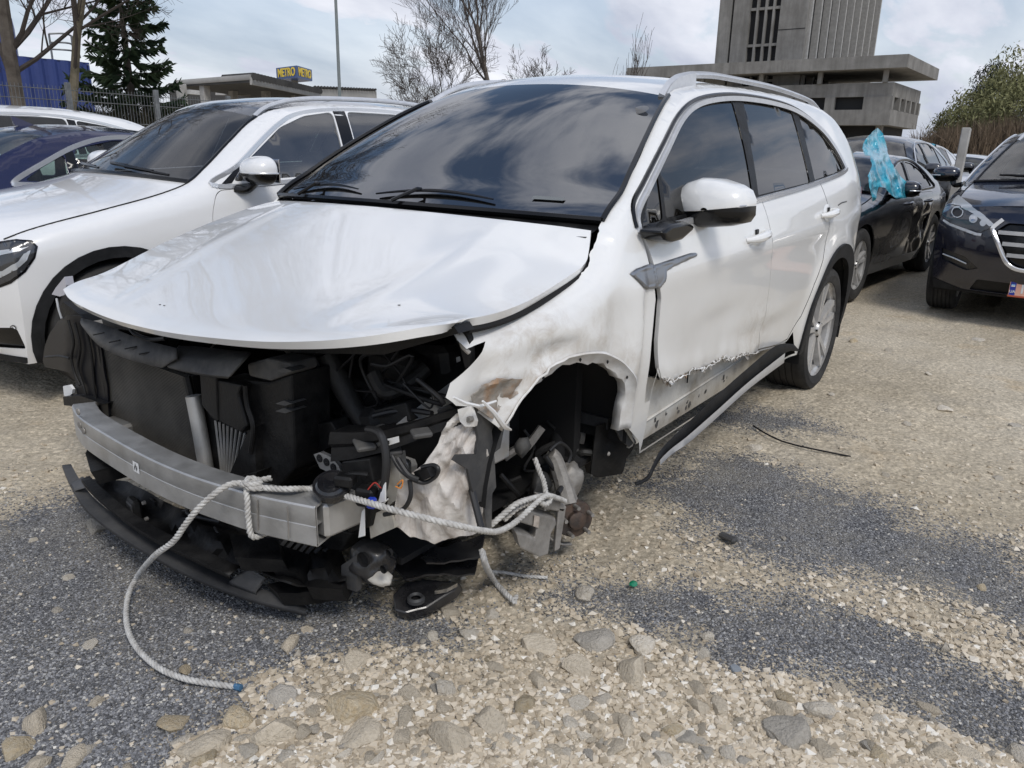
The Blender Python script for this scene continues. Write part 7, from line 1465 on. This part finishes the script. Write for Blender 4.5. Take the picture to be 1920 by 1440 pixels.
film = sheet_px('blue_film', film_px, film_y, M_FILM, None, 2.6, 0.016, 0.10, 4, 0.002, (0.5, 0.8, 0.1)); film.parent = None; tag(film, 'crumpled blue plastic film draped over the black sedan window', 'plastic film')
# -- row of cars farther back on the right
build_car('parked_suv', 'dark grey SUV with crumpled side behind the black sedan', 'suv', spec(TUC, paint=P_GREY, ws=G_PALE, step=0.08, fstep=0.08, fine=False, rails=None), (-10.6, -0.95, 0), math.radians(-3), 'damaged cars in the back row')
sil, _ = build_car('parked_suv', 'silver-white damaged SUV with a blue patch on its roof edge', 'suv', spec(TUC, paint=P_SILV, ws=M_GLASS_GREEN, step=0.09, fstep=0.08, fine=False, rails=None), (-15.6, -1.55, 0), math.radians(-6), 'damaged cars in the back row')
b = MB(); 
G = [[(-1.0-0.5*i/8, 0.30+0.40*j/6, float(1.56+0.05*math.sin(i*1.3+j))+0.03*(1-abs(j-3)/3)) for j in range(7)] for i in range(9)]; b.grid(np.array(G)); o = b.build('roof_film', M_FILM, sil)
build_car('parked_sedan', 'pale silver car in the far gap beside the concrete post', 'sedan', spec(SEDAN, paint=P_SILV, ws=M_GLASS_GREEN, step=0.1, fstep=0.1, fine=False), (-20.5, -1.0, 0), math.radians(-5), 'damaged cars in the back row')
build_car('parked_suv', 'dark car half hidden behind the blue-black SUV mirror', 'suv', spec(TUC, paint=P_GREY, ws=G_PALE, step=0.1, fstep=0.1, fine=False, rails=None), (-14.2, 1.25, 0), math.radians(4), 'damaged cars in the back row')
# ---- small litter on the ground
p = UZ(1365, 1008, 0.012); b = MB(); b.box(p, (0.030, 0.075, 0.018), rotz(-0.4)@rotx(0.1), 0.006); o = b.build('plastic_shard', M_PLG, None); tag(o, 'small dark grey plastic shard on the sandy ground', 'debris')
p = UZ(1187, 1095, 0.01); b = MB(); b.blob(p, 0.014, 4, 0.5, 2, (1.2, 0.9, 0.5), 2); o = b.build('bottle_shard', principled('green_glass_shard', (0.01, 0.20, 0.10), 0.15, coat=0.6), None); tag(o, 'small green shard lying between the pebbles', 'debris')
b = MB(); b.tube(catmull([UZ(1412, 798, .012), UZ(1440, 815, .02), UZ(1475, 830, .02), UZ(1530, 843, .02), UZ(1595, 856, .01)], 6), 0.004, 6); o = b.build('wire', M_DARK, None); tag(o, 'thin dark bent wire lying on the dirt beside the wreck', 'wire')
# ================================================================ BACKGROUND
HOR = lambda px: 279.0+(px-960)*math.tan(ROLL)*1.0
def GP_(px, d):
    """ground point below pixel column px at depth d"""
    p = UD(px, HOR(px), d); return np.array([p[0], p[1], 0.0])
def zat(px, py, d): return float(UD(px, py, d)[2])
# ---- welded mesh fence on the left
M_FENCE = varied('galvanised_wire', (0.23, 0.24, 0.24), (0.14, 0.145, 0.15), 10, 0.5, metal=0.6)
f0, f1 = GP_(-60, 10.6), GP_(640, 17.0)
fd_ = (f1-f0); FL = np.linalg.norm(fd_); fd_ /= FL; nrm_ = np.array([-fd_[1], fd_[0], 0])
def fz(px, d): return 0
fence = empty('mesh_fence', tuple(f0), 0, 'grey welded mesh fence along the left edge of the lot', 'fence')
FH = 2.10
npost = 6
for i in range(npost):
    c = fd_*FL*i/(npost-1); b = MB(); b.box(c+np.array([0, 0, FH/2+0.03]), (0.07, 0.07, FH+0.06), frame(fd_), 0.008); b.build('post', M_FENCE, fence)
for i in range(npost-1):
    b = MB(); c0 = fd_*FL*i/(npost-1); L = FL/(npost-1)
    for k in range(int(L/0.055)): b.tube([c0+fd_*(k+0.5)*0.055+np.array([0, 0, 0.05]), c0+fd_*(k+0.5)*0.055+np.array([0, 0, FH])], 0.0032, 4, False)
    for z in (0.1, 0.6, 1.1, 1.6, 1.90, 2.05): b.tube([c0+np.array([0, 0, z]), c0+fd_*L+np.array([0, 0, z])], 0.006, 4, False)
    o = b.build('mesh_panel', M_FENCE, fence); o['kind'] = 'stuff'
# ---- blue corrugated sheds behind it
M_BLU = varied('blue_corrugated_steel', (0.020, 0.038, 0.15), (0.028, 0.052, 0.20), 1.2, 0.5, bump=0.05)
def corrugated(name, a, c, z0, z1, depth_v, pitch, parent):
    d = c-a; L = np.linalg.norm(d); d = d/L; n = np.array([d[1], -d[0], 0]); n = n if n@(CAM-a) > 0 else -n; xs = np.arange(0, L+1e-6, pitch/4); off = [0, 0, 0.06, 0.06]; b = MB()
    G = np.array([[a+d*x+n*off[i % 4]+np.array([0, 0, z]) for z in (z0, z1)] for i, x in enumerate(xs)]); b.grid(G); b.prism([a+np.array([0, 0, z1]), c+np.array([0, 0, z1]), c-n*depth_v+np.array([0, 0, z1]), a-n*depth_v+np.array([0, 0, z1])], (0, 0, -0.06)); b.prism([c+np.array([0, 0, z0]), c-n*depth_v+np.array([0, 0, z0]), c-n*depth_v+np.array([0, 0, z1-.07]), c+np.array([0, 0, z1-.07])], n*0.0+d*-0.05)
    return b.build(name, M_BLU, parent, False)
a, c = GP_(-120, 22), GP_(186, 25.5); shed = empty('blue_shed', tuple(c), 0, 'blue corrugated steel shed behind the bare trees', 'shed')
z1 = zat(186, 122, 25.5); w = corrugated('wall', a-c, c-c, 0, z1, 5, 0.40, shed)
a2, c2 = GP_(-160, 24), GP_(57, 25.5); z2 = zat(57, 44, 25.5); w2 = corrugated('upper_block', a2-c+np.array([0, 0, 0]), c2-c, z1-1.2, z2, 3, 0.40, shed)
b = MB(); rl = [GP_(120, 25.2)-c, GP_(160, 25.6)-c, GP_(171, 26)-c]
for zz_ in (z1+0.35, z1+0.8, z1+0.55): b.tube(catmull([rl[0]+np.array([0, 0, zz_]), rl[1]+np.array([0, 0, zz_]), rl[2]+np.array([0, 0, z1+0.2])], 6), 0.03, 6)
for q in rl[:2]: b.tube([q+np.array([0, 0, z1-.1]), q+np.array([0, 0, z1+.8])], 0.03, 6)
b.build('roof_railing', M_FENCE, shed)
# ---- trees
M_BARK = varied('grey_brown_bark', (0.085, 0.072, 0.060), (0.15, 0.13, 0.11), 5, 0.95, bump=0.8, bscale=16, spec=0.15)
M_TWIG = varied('dark_twigs', (0.055, 0.047, 0.042), (0.10, 0.085, 0.075), 3, 0.95, spec=0.1)
M_BARKL = varied('mossy_bark', (0.10, 0.088, 0.060), (0.17, 0.145, 0.105), 6, 0.95, bump=0.8, bscale=20, spec=0.15)
def bare_tree(name, label, base, trunk, height, seed, spread=0.55, levels=5, r0=0.09, lean=(0, 0), bark=M_BARK, nbr=(3, 5), up=0.55, group='bare trees', twig_r=0.006, clear=0.25):
    rr = random.Random(seed); root = empty(name, tuple(base), 0, label, 'tree', group); tm = MB(); bm_ = MB()
    def seg(p, d, L, r, lv, mb):
        n = 5 if lv < 3 else 3; pts = [np.array(p)]; dd = np.array(d); kids = []
        for i in range(n):
            dd = dd+np.array([rr.gauss(0, .10), rr.gauss(0, .10), rr.gauss(0, .05)+0.05*(lv > 0)]); dd /= np.linalg.norm(dd); pts.append(pts[-1]+dd*L/n)
        mb.tube(pts, [r, max(twig_r*0.5, r*(0.62 if lv == 0 else 0.40))], 8 if lv == 0 else (5 if lv < 3 else 3), False)
        if lv >= levels: return
        k = rr.randint(*nbr)+(2 if lv == 0 else 0)
        for j in range(k):
            f = rr.uniform(clear if lv == 0 else 0.25, 1.0); idx = f*n; i0 = min(int(idx), n-1); q = pts[i0]+(pts[i0+1]-pts[i0])*(idx-i0); az = rr.uniform(0, 2*math.pi)+j*2.4; tilt = rr.uniform(0.5, 1.0)*spread
            t1 = np.cross(dd, (math.cos(az), math.sin(az), 0.1)); t1 /= np.linalg.norm(t1)+1e-9; nd = dd*math.cos(tilt*1.3)+t1*math.sin(tilt*1.3); nd[2] += up*0.25; nd /= np.linalg.norm(nd); seg(q, nd, L*rr.uniform(0.42, 0.66), max(twig_r*0.6, r*rr.uniform(0.36, 0.52)*(1-0.35*f)), lv+1, bm_)
        if lv < levels-1: seg(pts[-1], dd, L*0.55, max(twig_r*0.6, r*0.42), lv+1, bm_)
    seg((0, 0, 0), np.array([lean[0], lean[1], 1.0])/np.linalg.norm([lean[0], lean[1], 1.0]), trunk, r0, 0, tm)
    tm.build('trunk', bark, root); bm_.build('branches', M_TWIG, root, recalc=False); return root
bare_tree('bare_tree', 'bare tree with a thick forked trunk at the left edge behind the fence', GP_(40, 13.5), 4.6, 7, 21, 0.85, 5, 0.14, nbr=(4, 5), clear=0.30, twig_r=0.006, up=0.3)
bare_tree('bare_tree', 'bare tree with a slim straight trunk left of the spruce', GP_(105, 13.0), 5.2, 7, 5, 0.75, 5, 0.09, bark=M_BARKL, nbr=(4, 5), clear=0.25, twig_r=0.006)
bare_tree('bare_tree', 'tall bare tree standing behind the wreck roof', GP_(918, 33), 7.0, 12, 33, 0.46, 5, 0.13, nbr=(4, 5), clear=0.30, twig_r=0.008, up=0.9)
for i, (px, d, h, sd_) in enumerate(((800, 30, 5.2, 1), (850, 29, 5.0, 2), (975, 31, 4.2, 4))):
    bare_tree('bare_shrub', ['low bare shrub at the left foot of the tall bare tree', 'many-stemmed bare shrub left of the tall bare tree trunk', 'low bare shrub right of the tall bare tree'][i], GP_(px, d), h*0.62, h, 60+sd_, 0.75, 4, 0.05, nbr=(5, 6), clear=0.05, twig_r=0.010, group='bare shrubs')
for i, px in enumerate((1112, 1150)):
    bare_tree('bare_shrub', ['thin upright saplings left of the concrete slab end', 'thin whippy saplings closest to the concrete slab end'][i], GP_(px, 34), 3.7+0.3*i, 5, 80+i, 0.22, 2, 0.035, nbr=(6, 8), clear=0.1, twig_r=0.012, group='bare shrubs', up=1.4)
# spruce
def spruce(base, h, rad, seed):
    rs = np.random.RandomState(seed); root = empty('spruce_tree', tuple(base), 0, 'dark green spruce tree behind the mesh fence', 'tree'); b = MB(); b.tube([(0, 0, 0), (0, 0, h)], [0.14, 0.02], 8); b.build('trunk', M_BARK, root)
    V, F = [], []
    br = MB()
    for k in range(int(h*15)):
        z = 0.4+(h-0.5)*(k/(h*15)); rr = rad*(1-z/h)**0.85*(0.75+0.45*rs.rand())+0.12
        az = k*2.399+rs.rand()*0.6; n = 9; P = [np.array([math.cos(az)*rr*t_, math.sin(az)*rr*t_, z-0.22*rr*t_+0.30*rr*t_**2.2]) for t_ in np.linspace(0, 1, n)]; br.tube(P, [0.02, 0.006], 3, False)
        for t_ in np.linspace(0.12, 1, int(14+rr*40)):
            i = min(int(t_*(n-1)), n-2); q = P[i]+(P[i+1]-P[i])*(t_*(n-1)-i); dr = P[i+1]-P[i]; dr /= np.linalg.norm(dr); sdv = np.cross(dr, (0, 0, 1))
            for s in (-1, 1):
                L = (0.10+0.30*rr*(1-t_)*0.6+0.10*rs.rand()); e = q+dr*L*0.75+s*sdv*L*0.75+np.array([0, 0, -0.30*L+0.08*rs.randn()]); up = np.array([0, 0, 0.018])+0.012*rs.randn(3); m = (q+e)/2
                o = len(V); V += [q, m+up+dr*0.02, e, m-up-dr*0.02]; F.append((o, o+1, o+2, o+3))
    me = mesh_np('crown', np.array(V), np.array(F), False); m = varied('spruce_needles', (0.018, 0.034, 0.020), (0.05, 0.075, 0.035), 2.0, 0.9, spec=0.2); new_obj('crown', me, root, m); br.build('branches', M_TWIG, root, recalc=False); return root
spruce(GP_(256, 17.5), zat(252, -75, 17.5), 1.75, 3)
# green willow-like trees and far conifer on the right
def leafy(name, label, base, h, rx, seed, c1, c2, N=9000, leaf=0.12, zc=0.58, ry=0.45, group='leafing trees at the right edge'):
    rs = np.random.RandomState(seed); root = empty(name, tuple(base), 0, label, 'tree', group); tm = MB(); bl = []
    tm.tube([(0, 0, 0), (0.1, 0, h*0.35), (0.0, 0.1, h*0.7)], [0.22, 0.14, 0.04], 8)
    for k in range(26):
        u = rs.randn(3); u /= np.linalg.norm(u); c = np.array([u[0]*rx*0.72, u[1]*rx*0.72, h*zc+u[2]*h*ry*0.66]); bl.append((c, rx*rs.uniform(0.28, 0.48))); tm.tube([(0, 0, h*0.35), c*0.5+np.array([0, 0, h*0.25]), c], [0.06, 0.03, 0.01], 4, False)
    tm.build('trunk', M_BARK, root); ctr = np.array([bl[i][0] for i in rs.randint(0, 26, N)]); rad = np.array([b_[1] for b_ in bl])[rs.randint(0, 26, N)]
    idx = rs.randint(0, 26, N); ctr = np.array([bl[i][0] for i in idx]); rad = np.array([bl[i][1] for i in idx]); u = rs.randn(N, 3); u /= np.linalg.norm(u, axis=1)[:, None]; P = ctr+u*rad[:, None]*(rs.rand(N, 1)**0.4); 
    a = rs.randn(N, 3); a /= np.linalg.norm(a, axis=1)[:, None]; a[:, 2] -= 0.6; bq = np.cross(a, rs.randn(N, 3)); bq /= np.linalg.norm(bq, axis=1)[:, None]; s = leaf*(0.6+0.8*rs.rand(N, 1)); V = np.stack([P, P+a*s+bq*s*0.35, P+a*s*2, P+a*s-bq*s*0.35], 1).reshape(-1, 3)
    me = mesh_np('crown', V, np.arange(4*N).reshape(-1, 4), False); sh_ = me.attributes.new('shade', 'FLOAT', 'POINT'); sh_.data.foreach_set('value', np.repeat(np.clip(rs.rand(26)[idx]*0.6+rs.rand(N)*0.4, 0, 1), 4).astype(np.float32))
    m = principled('foliage_%d' % seed, c1, 0.8, spec=0.2); T = NT(m); an = T.n('ShaderNodeAttribute', attribute_name='shade'); T.col(T.mix(an.outputs['Fac'], c1, c2)); new_obj('crown', me, root, m); return root
leafy('leafing_tree', 'round willow coming into yellow-green leaf at the right edge', GP_(1880, 42), zat(1880, 118, 42), 3.3, 5, (0.13, 0.135, 0.06), (0.25, 0.245, 0.12), 12000, 0.10, 0.60, 0.5)
leafy('leafing_tree', 'smaller leafing tree left of the willow against the brush', GP_(1815, 46), zat(1815, 178, 46), 2.2, 6, (0.10, 0.105, 0.045), (0.17, 0.16, 0.08), 8000, 0.10)
leafy('leafing_tree', 'pale green tree cut by the right picture edge', GP_(1975, 44), zat(1975, 128, 44), 3.6, 9, (0.13, 0.135, 0.06), (0.24, 0.235, 0.115), 14000, 0.10)
leafy('conifer_tree', 'dark conifer top rising behind the willow', GP_(1846, 75), zat(1846, 112, 75), 2.4, 7, (0.012, 0.022, 0.014), (0.03, 0.04, 0.024), 7000, 0.13, 0.72, 0.30, 'far conifers')
# brush: brown leafless thicket
def brush(name, label, px0, px1, d0, d1, hfun, N, seed, cols):
    rs = np.random.RandomState(seed); V = []; t_ = rs.rand(N); px = px0+(px1-px0)*t_; d = d0+(d1-d0)*rs.rand(N); base = np.array([GP_(a, c) for a, c in zip(px, d)]); h = hfun(px)*(0.55+0.5*rs.rand(N)); lean = rs.randn(N, 3)*0.16; lean[:, 2] = 1; side = np.cross(lean, np.array(FW)); side /= np.linalg.norm(side, axis=1)[:, None]; w = 0.018+0.022*rs.rand(N, 1)
    top = base+lean*h[:, None]; mid = base+lean*h[:, None]*0.5+rs.randn(N, 3)*0.08; V = np.stack([base-side*w, base+side*w, mid+side*w*0.8, top, mid-side*w*0.8], 1)
    q = rs.rand(N, 1); o2 = base+lean*h[:, None]*(0.3+0.5*q); e2 = o2+np.column_stack([rs.randn(N)*0.5, rs.randn(N)*0.5, 0.3+0.5*rs.rand(N)]); V2_ = np.stack([o2-side*w*0.5, o2+side*w*0.5, e2, e2, e2-side*w*0.2], 1)
    me = bpy.data.meshes.new(name); A = np.concatenate([V, V2_]).reshape(-1, 3); me = mesh_np(name, A, np.arange(len(A)).reshape(-1, 5), False); sh_ = me.attributes.new('shade', 'FLOAT', 'POINT'); sh_.data.foreach_set('value', np.repeat(rs.rand(2*N), 5).astype(np.float32))
    m = principled(name+'_stems', cols[0], 0.95, spec=0.1); T = NT(m); an = T.n('ShaderNodeAttribute', attribute_name='shade'); T.col(T.mix(an.outputs['Fac'], cols[0], cols[1])); o = new_obj(name, me, None, m); tag(o, label, kind='stuff'); return o
brush('brush_thicket', 'brown leafless brush growing behind the parked cars', 1540, 2150, 30, 44, lambda p: np.interp(p, [1540, 1690, 1760, 1900], [1.7, 1.9, 2.7, 3.2]), 16000, 4, ((0.065, 0.05, 0.036), (0.16, 0.12, 0.085)))
brush('far_brush', 'low dark brush along the far lot edge', 600, 1260, 36, 46, lambda p: 2.0+0*p, 5000, 5, ((0.06, 0.05, 0.042), (0.13, 0.11, 0.09)))
if False: brush('roof_weeds', 'weeds growing on the concrete terrace edge', 1440, 1500, 56, 58, lambda p: 0*p+8.6, 1, 6, ((0.09, 0.10, 0.05), (0.16, 0.15, 0.09)))
brush('hedge_left', 'dark undergrowth behind the mesh fence', -60, 700, 16, 21, lambda p: np.interp(p, [0, 250, 420, 700], [1.6, 2.1, 1.8, 1.5]), 13000, 8, ((0.03, 0.03, 0.022), (0.075, 0.065, 0.045)))
# ---- concrete posts in the lot
M_CONC = varied('weathered_concrete', (0.19, 0.183, 0.172), (0.28, 0.272, 0.257), 0.7, 0.92, bump=0.4, bscale=12, spec=0.2); T = NT(M_CONC); v = T.coords(); mpn = T.n('ShaderNodeMapping'); mpn.inputs['Scale'].default_value = (1.2, 1.2, 0.12); T.l(v, mpn.inputs[0]); old = T.b.inputs['Base Color'].links[0].from_socket
T.col(T.mix(T.ramp(T.noise(mpn.outputs[0], 1.6, 8, .7), [(.42, 0.0), (.72, 0.65)]), old, (0.12, 0.115, 0.105)))
M_CONL = varied('pale_concrete', (0.30, 0.292, 0.275), (0.40, 0.39, 0.372), 4, 0.92, bump=0.3, bscale=20)
for px, py, d, lb in ((1813, 240, 12.5, 'leaning pale concrete post between the silver car and the dark SUV'), (1562, 232, 16, 'pale concrete post behind the wreck tail')):
    g0 = GP_(px-(14 if px > 1700 else 4), d); h = zat(px, py, d); b = MB(); top_ = UD(px, py, d); b.add([], []); dv = top_-g0; b.box(g0+dv/2, (np.linalg.norm(dv), 0.13, 0.13), frame(dv, (1, 0, 0)), 0.012); o = b.build('concrete_post', M_CONL, None); tag(o, lb, 'post', 'concrete posts')
# ---- lamp pole
g0 = GP_(641, 48); b = MB(); b.tube([g0, g0+np.array([0, 0, 16])], [0.11, 0.075], 12); o = b.build('lamp_pole', varied('grey_green_pole_paint', (0.17, 0.20, 0.20), (0.22, 0.24, 0.24), 3, 0.5), None); tag(o, 'tall grey steel pole rising behind the canopy roof', 'pole')
# ---- canopy building
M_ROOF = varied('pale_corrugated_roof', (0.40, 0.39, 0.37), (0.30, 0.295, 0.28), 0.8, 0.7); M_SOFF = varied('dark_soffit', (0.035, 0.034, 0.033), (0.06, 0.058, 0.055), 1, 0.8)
can = empty('market_canopy', tuple(GP_(480, 38)), 0, 'low market canopy with corrugated roof edge on concrete columns', 'canopy'); c0 = np.array(can.location)
A_, B_, C_ = UD(330, 156, 36)-c0, UD(470, 147, 33)-c0, UD(600, 175, 44)-c0
E_ = A_+(C_-B_)
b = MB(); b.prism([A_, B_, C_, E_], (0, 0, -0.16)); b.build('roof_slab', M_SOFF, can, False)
# corrugation ends along the B-C edge
dv = C_-B_; n = 26; 
for i in range(n):
    p = B_+dv*(i+0.5)/n; b = MB(); L = np.linalg.norm(dv)/n; b.tube([p+np.array([0, 0, 0.10])+(B_-A_)/np.linalg.norm(B_-A_)*0.15, p+np.array([0, 0, 0.10])-(B_-A_)/np.linalg.norm(B_-A_)*2.0], L*0.36, 6); b.build('roof_wave', M_SOFF, can)
strip(np.array([A_+np.array([0, 0, .02]), B_+np.array([0, 0, .05])]), 0.22, 0.10).build('fascia', M_ROOF, can); strip(np.array([B_+np.array([0, 0, -.10]), C_+np.array([0, 0, -.10])]), 0.30, 0.10).build('fascia', M_ROOF, can)
for px, d in ((350, 36), (393, 36), (445, 40), (505, 40), (560, 44), (600, 46)):
    g_ = GP_(px, d)-c0; zt_ = np.interp(px, [330, 470, 615], [A_[2], B_[2], C_[2]])-0.1; b = MB(); b.box(g_+np.array([0, 0, zt_/2]), (0.35, 0.35, zt_), None, 0.02); b.build('column', M_CONL, can)
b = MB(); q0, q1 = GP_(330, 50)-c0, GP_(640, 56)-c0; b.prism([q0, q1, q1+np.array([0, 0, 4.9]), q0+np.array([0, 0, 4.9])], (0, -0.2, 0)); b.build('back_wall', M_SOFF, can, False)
for (a_, b2, d, t1, t2) in ((410, 470, 42, 166, 178), (490, 560, 43, 160, 172), (355, 375, 44, 168, 176)):
    p0, p1 = UD(a_, t1, d)-c0, UD(b2, t1+2, d)-c0; b = MB(); b.prism([p0, p1, UD(b2, t2+2, d)-c0, UD(a_, t2, d)-c0], (0, -0.3, 0)); b.build('light_panel', M_CONL, can, False)
P0, P1 = UD(588, 166, 52), UD(706, 171, 58); sd2 = empty('market_canopy', tuple(GP_(640, 55)), 0, 'second lower canopy with dark roof-wave ends beside the pole', 'canopy'); c1 = np.array(sd2.location)
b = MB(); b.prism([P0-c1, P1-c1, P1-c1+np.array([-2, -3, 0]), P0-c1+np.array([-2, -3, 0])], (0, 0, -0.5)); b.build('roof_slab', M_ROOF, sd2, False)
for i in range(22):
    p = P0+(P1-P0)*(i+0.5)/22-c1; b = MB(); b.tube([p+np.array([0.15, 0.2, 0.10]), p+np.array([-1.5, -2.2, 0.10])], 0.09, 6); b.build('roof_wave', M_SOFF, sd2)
for f in (0.05, 0.35, 0.65, 0.95):
    p = P0+(P1-P0)*f-c1; b = MB(); b.box((p[0]-1, p[1]-1.5, (p[2]-.5)/2), (0.35, 0.35, p[2]-0.5), None, 0.02); b.build('column', M_CONL, sd2)
# ---- store sign on its post
sg = empty('store_sign', tuple(GP_(556, 78)), 0, 'blue box sign with yellow METRO lettering on a post', 'sign'); cs_ = np.array(sg.location)
Cn = UD(557, 135, 76); Lf, Rf = UD(518, 136, 79), UD(585, 138, 80); zt_, zb_ = zat(557, 123, 76), zat(557, 145, 76)
def vpt(p, z): return np.array([p[0], p[1], z])-cs_
M_SB = principled('sign_blue', (0.025, 0.07, 0.22), 0.4); M_SY = principled('sign_yellow', (0.75, 0.55, 0.05), 0.5)
dl = (Lf-Cn)[:2]; dr_ = (Rf-Cn)[:2]; back = np.array([Lf[0]+dr_[0], Lf[1]+dr_[1]])
b = MB(); base4 = [vpt(Cn, zb_), vpt(Rf, zb_), np.array([back[0], back[1], zb_])-cs_, vpt(Lf, zb_)]; b.prism(base4, (0, 0, zt_-zb_)); b.build('sign_box', M_SB, sg, False)
b = MB(); cc = (vpt(Cn, zb_)+np.array([back[0], back[1], zb_])-cs_)/2; b.tube([np.array([cc[0], cc[1], 0]), np.array([cc[0], cc[1], zb_])], 0.35, 10); b.build('sign_post', M_CONC, sg)
for (E, nm) in ((Lf, 0), (Rf, 1)):
    m_ = (vpt(Cn, (zt_+zb_)/2)+vpt(E, (zt_+zb_)/2))/2; d = (vpt(E, 0)-vpt(Cn, 0)); W = np.linalg.norm(d); d /= W; n_ = np.array([d[1], -d[0], 0]); n_ = n_ if n_@(CAM-Cn) > 0 else -n_; xr_ = np.cross((0, 0, 1), n_); o_ = m_+n_*0.03
    MT = Matrix(((xr_[0], 0, n_[0], o_[0]), (xr_[1], 0, n_[1], o_[1]), (xr_[2], 1, n_[2], o_[2]), (0, 0, 0, 1)))@Matrix.Diagonal((0.92*W/3.45, 1.15, 1, 1)); text_mesh('sign_letters', 'METRO', 0.95, M_SY, sg, MT, 0.02, 0.025)
# ---- unfinished concrete tower with terrace block
tw = empty('concrete_tower', (*UD(1688, 128, 60)[:2], 0.0), 0, 'unfinished grey concrete tower block on a two-storey terrace base', 'building'); t0 = np.array(tw.location)
rgt = np.array([RT[0], RT[1], 0]); rgt /= np.linalg.norm(rgt); fwd = np.array([FW[0], FW[1], 0]); fwd /= np.linalg.norm(fwd)
kf = math.cos(PITCH)                                     # depth is measured along the tilted view axis
def LP(lat, dep): return (rgt*lat+fwd*dep)               # plan vectors
Adir = LP(-0.797, 0.604); Bdir = LP(0.605, 0.797)
ZS = zat(1690, 128, 60); ZF = zat(1693, 226, 60)
def blk_(name, a0, a1, b0, b1, z0, z1, mat=M_CONC, parent=tw, bev=0.0):
    """block spanning a0..a1 along the long front and b0..b1 along the side"""
    P = [Adir*a0+Bdir*b0, Adir*a1+Bdir*b0, Adir*a1+Bdir*b1, Adir*a0+Bdir*b1]; b = MB(); b.prism([p+np.array([0, 0, z0]) for p in P], (0, 0, z1-z0)); return b.build(name, mat, parent, False)
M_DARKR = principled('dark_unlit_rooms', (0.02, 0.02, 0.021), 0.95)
blk_('terrace_slab', -0.6, 24, -0.6, 12, ZS, ZS+0.95); blk_('parapet_wall', 0.4, 14.5, 0.5, 11, ZS-2.0, ZS-0.95)
b_sup = 0
for a_ in (0.9, 6.0, 11.0, 16.5, 23.2): blk_('slab_column', a_, a_+0.35, 0.3, 0.65, ZF if a_ > 14 else ZS-0.95, ZS)
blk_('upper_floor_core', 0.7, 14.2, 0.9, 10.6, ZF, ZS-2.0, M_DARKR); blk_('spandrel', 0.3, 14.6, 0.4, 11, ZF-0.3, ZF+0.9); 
def a_of(px): return float(min(np.linspace(0.2, 16, 400), key=lambda L_: abs(PJ(t0+Adir*L_+Bdir*0.42+np.array([0, 0, ZF+1.8]))[0]-px)))
for a0_, a1_ in ((0.3, a_of(1620)), (a_of(1566), a_of(1547)), (a_of(1510), a_of(1490)), (a_of(1455), 14.5)): blk_('wall_panel', a0_, a1_, 0.42, 0.8, ZF+0.9, ZS-2.0)
for b0_ in (0.42, 2.9, 5.0, 7.0, 9.0, 10.6): blk_('side_pier', 0.28, 0.7, b0_, b0_+0.55, ZF+0.9, ZS-2.0)
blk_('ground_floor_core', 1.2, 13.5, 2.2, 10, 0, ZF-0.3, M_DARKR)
for a_ in (1.0, 4.5, 8.0, 11.5): blk_('ground_column', a_, a_+0.5, 1.4, 1.9, 0, ZF-0.3)
# tower shaft
q_ = UD(1502, 112, 66)-t0; ta, tb_ = float(q_@Adir), float(q_@Bdir)            # near corner of the shaft in plan
q2 = min(np.linspace(4, 14, 200), key=lambda L_: abs(PJ(t0+Adir*(ta+L_)+Bdir*tb_+np.array([0, 0, ZS+1]))[0]-1339)); q3_ = min(np.linspace(6, 40, 300), key=lambda L_: abs(PJ(t0+Adir*ta+Bdir*(tb_+L_)+np.array([0, 0, ZS+1]))[0]-1628))
TH = 46.0; TL, TM = float(q2), float(q3_)
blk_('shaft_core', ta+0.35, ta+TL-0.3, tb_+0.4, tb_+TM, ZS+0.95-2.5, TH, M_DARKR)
for a0_, a1_ in ((0.0, 2.35), (5.05, 6.55), (6.75, TL)): blk_('shaft_panel', ta+a0_, ta+a1_, tb_, tb_+0.5, ZS-2.0, TH)
for a_ in (2.35+0.50, 2.35+1.2, 2.35+1.95): blk_('window_mullion', ta+a_, ta+a_+0.18, tb_+0.05, tb_+0.45, ZS-2.0, TH)
z = ZS-0.5
while z < 30:
    blk_('floor_band', ta+2.35, ta+5.05, tb_+0.10, tb_+0.42, z, z+0.22); blk_('panel_joint', ta+0.02, ta+2.33, tb_-0.02, tb_+0.02, z+1.2, z+1.26, M_DARKR); z += 2.95
nr_ = 10
for i in range(nr_):
    bb = tb_+0.5+i*(TM-0.8)/(nr_-1); blk_('shaft_rib', ta-0.22, ta+0.45, bb, bb+0.30, ZS-2.0, TH, M_CONL if i % 1 == 0 else M_CONC); blk_('infill_panel', ta+0.16, ta+0.30, bb+0.30, bb+0.30+0.22*(TM-0.8)/(nr_-1), ZS-2.0, TH)
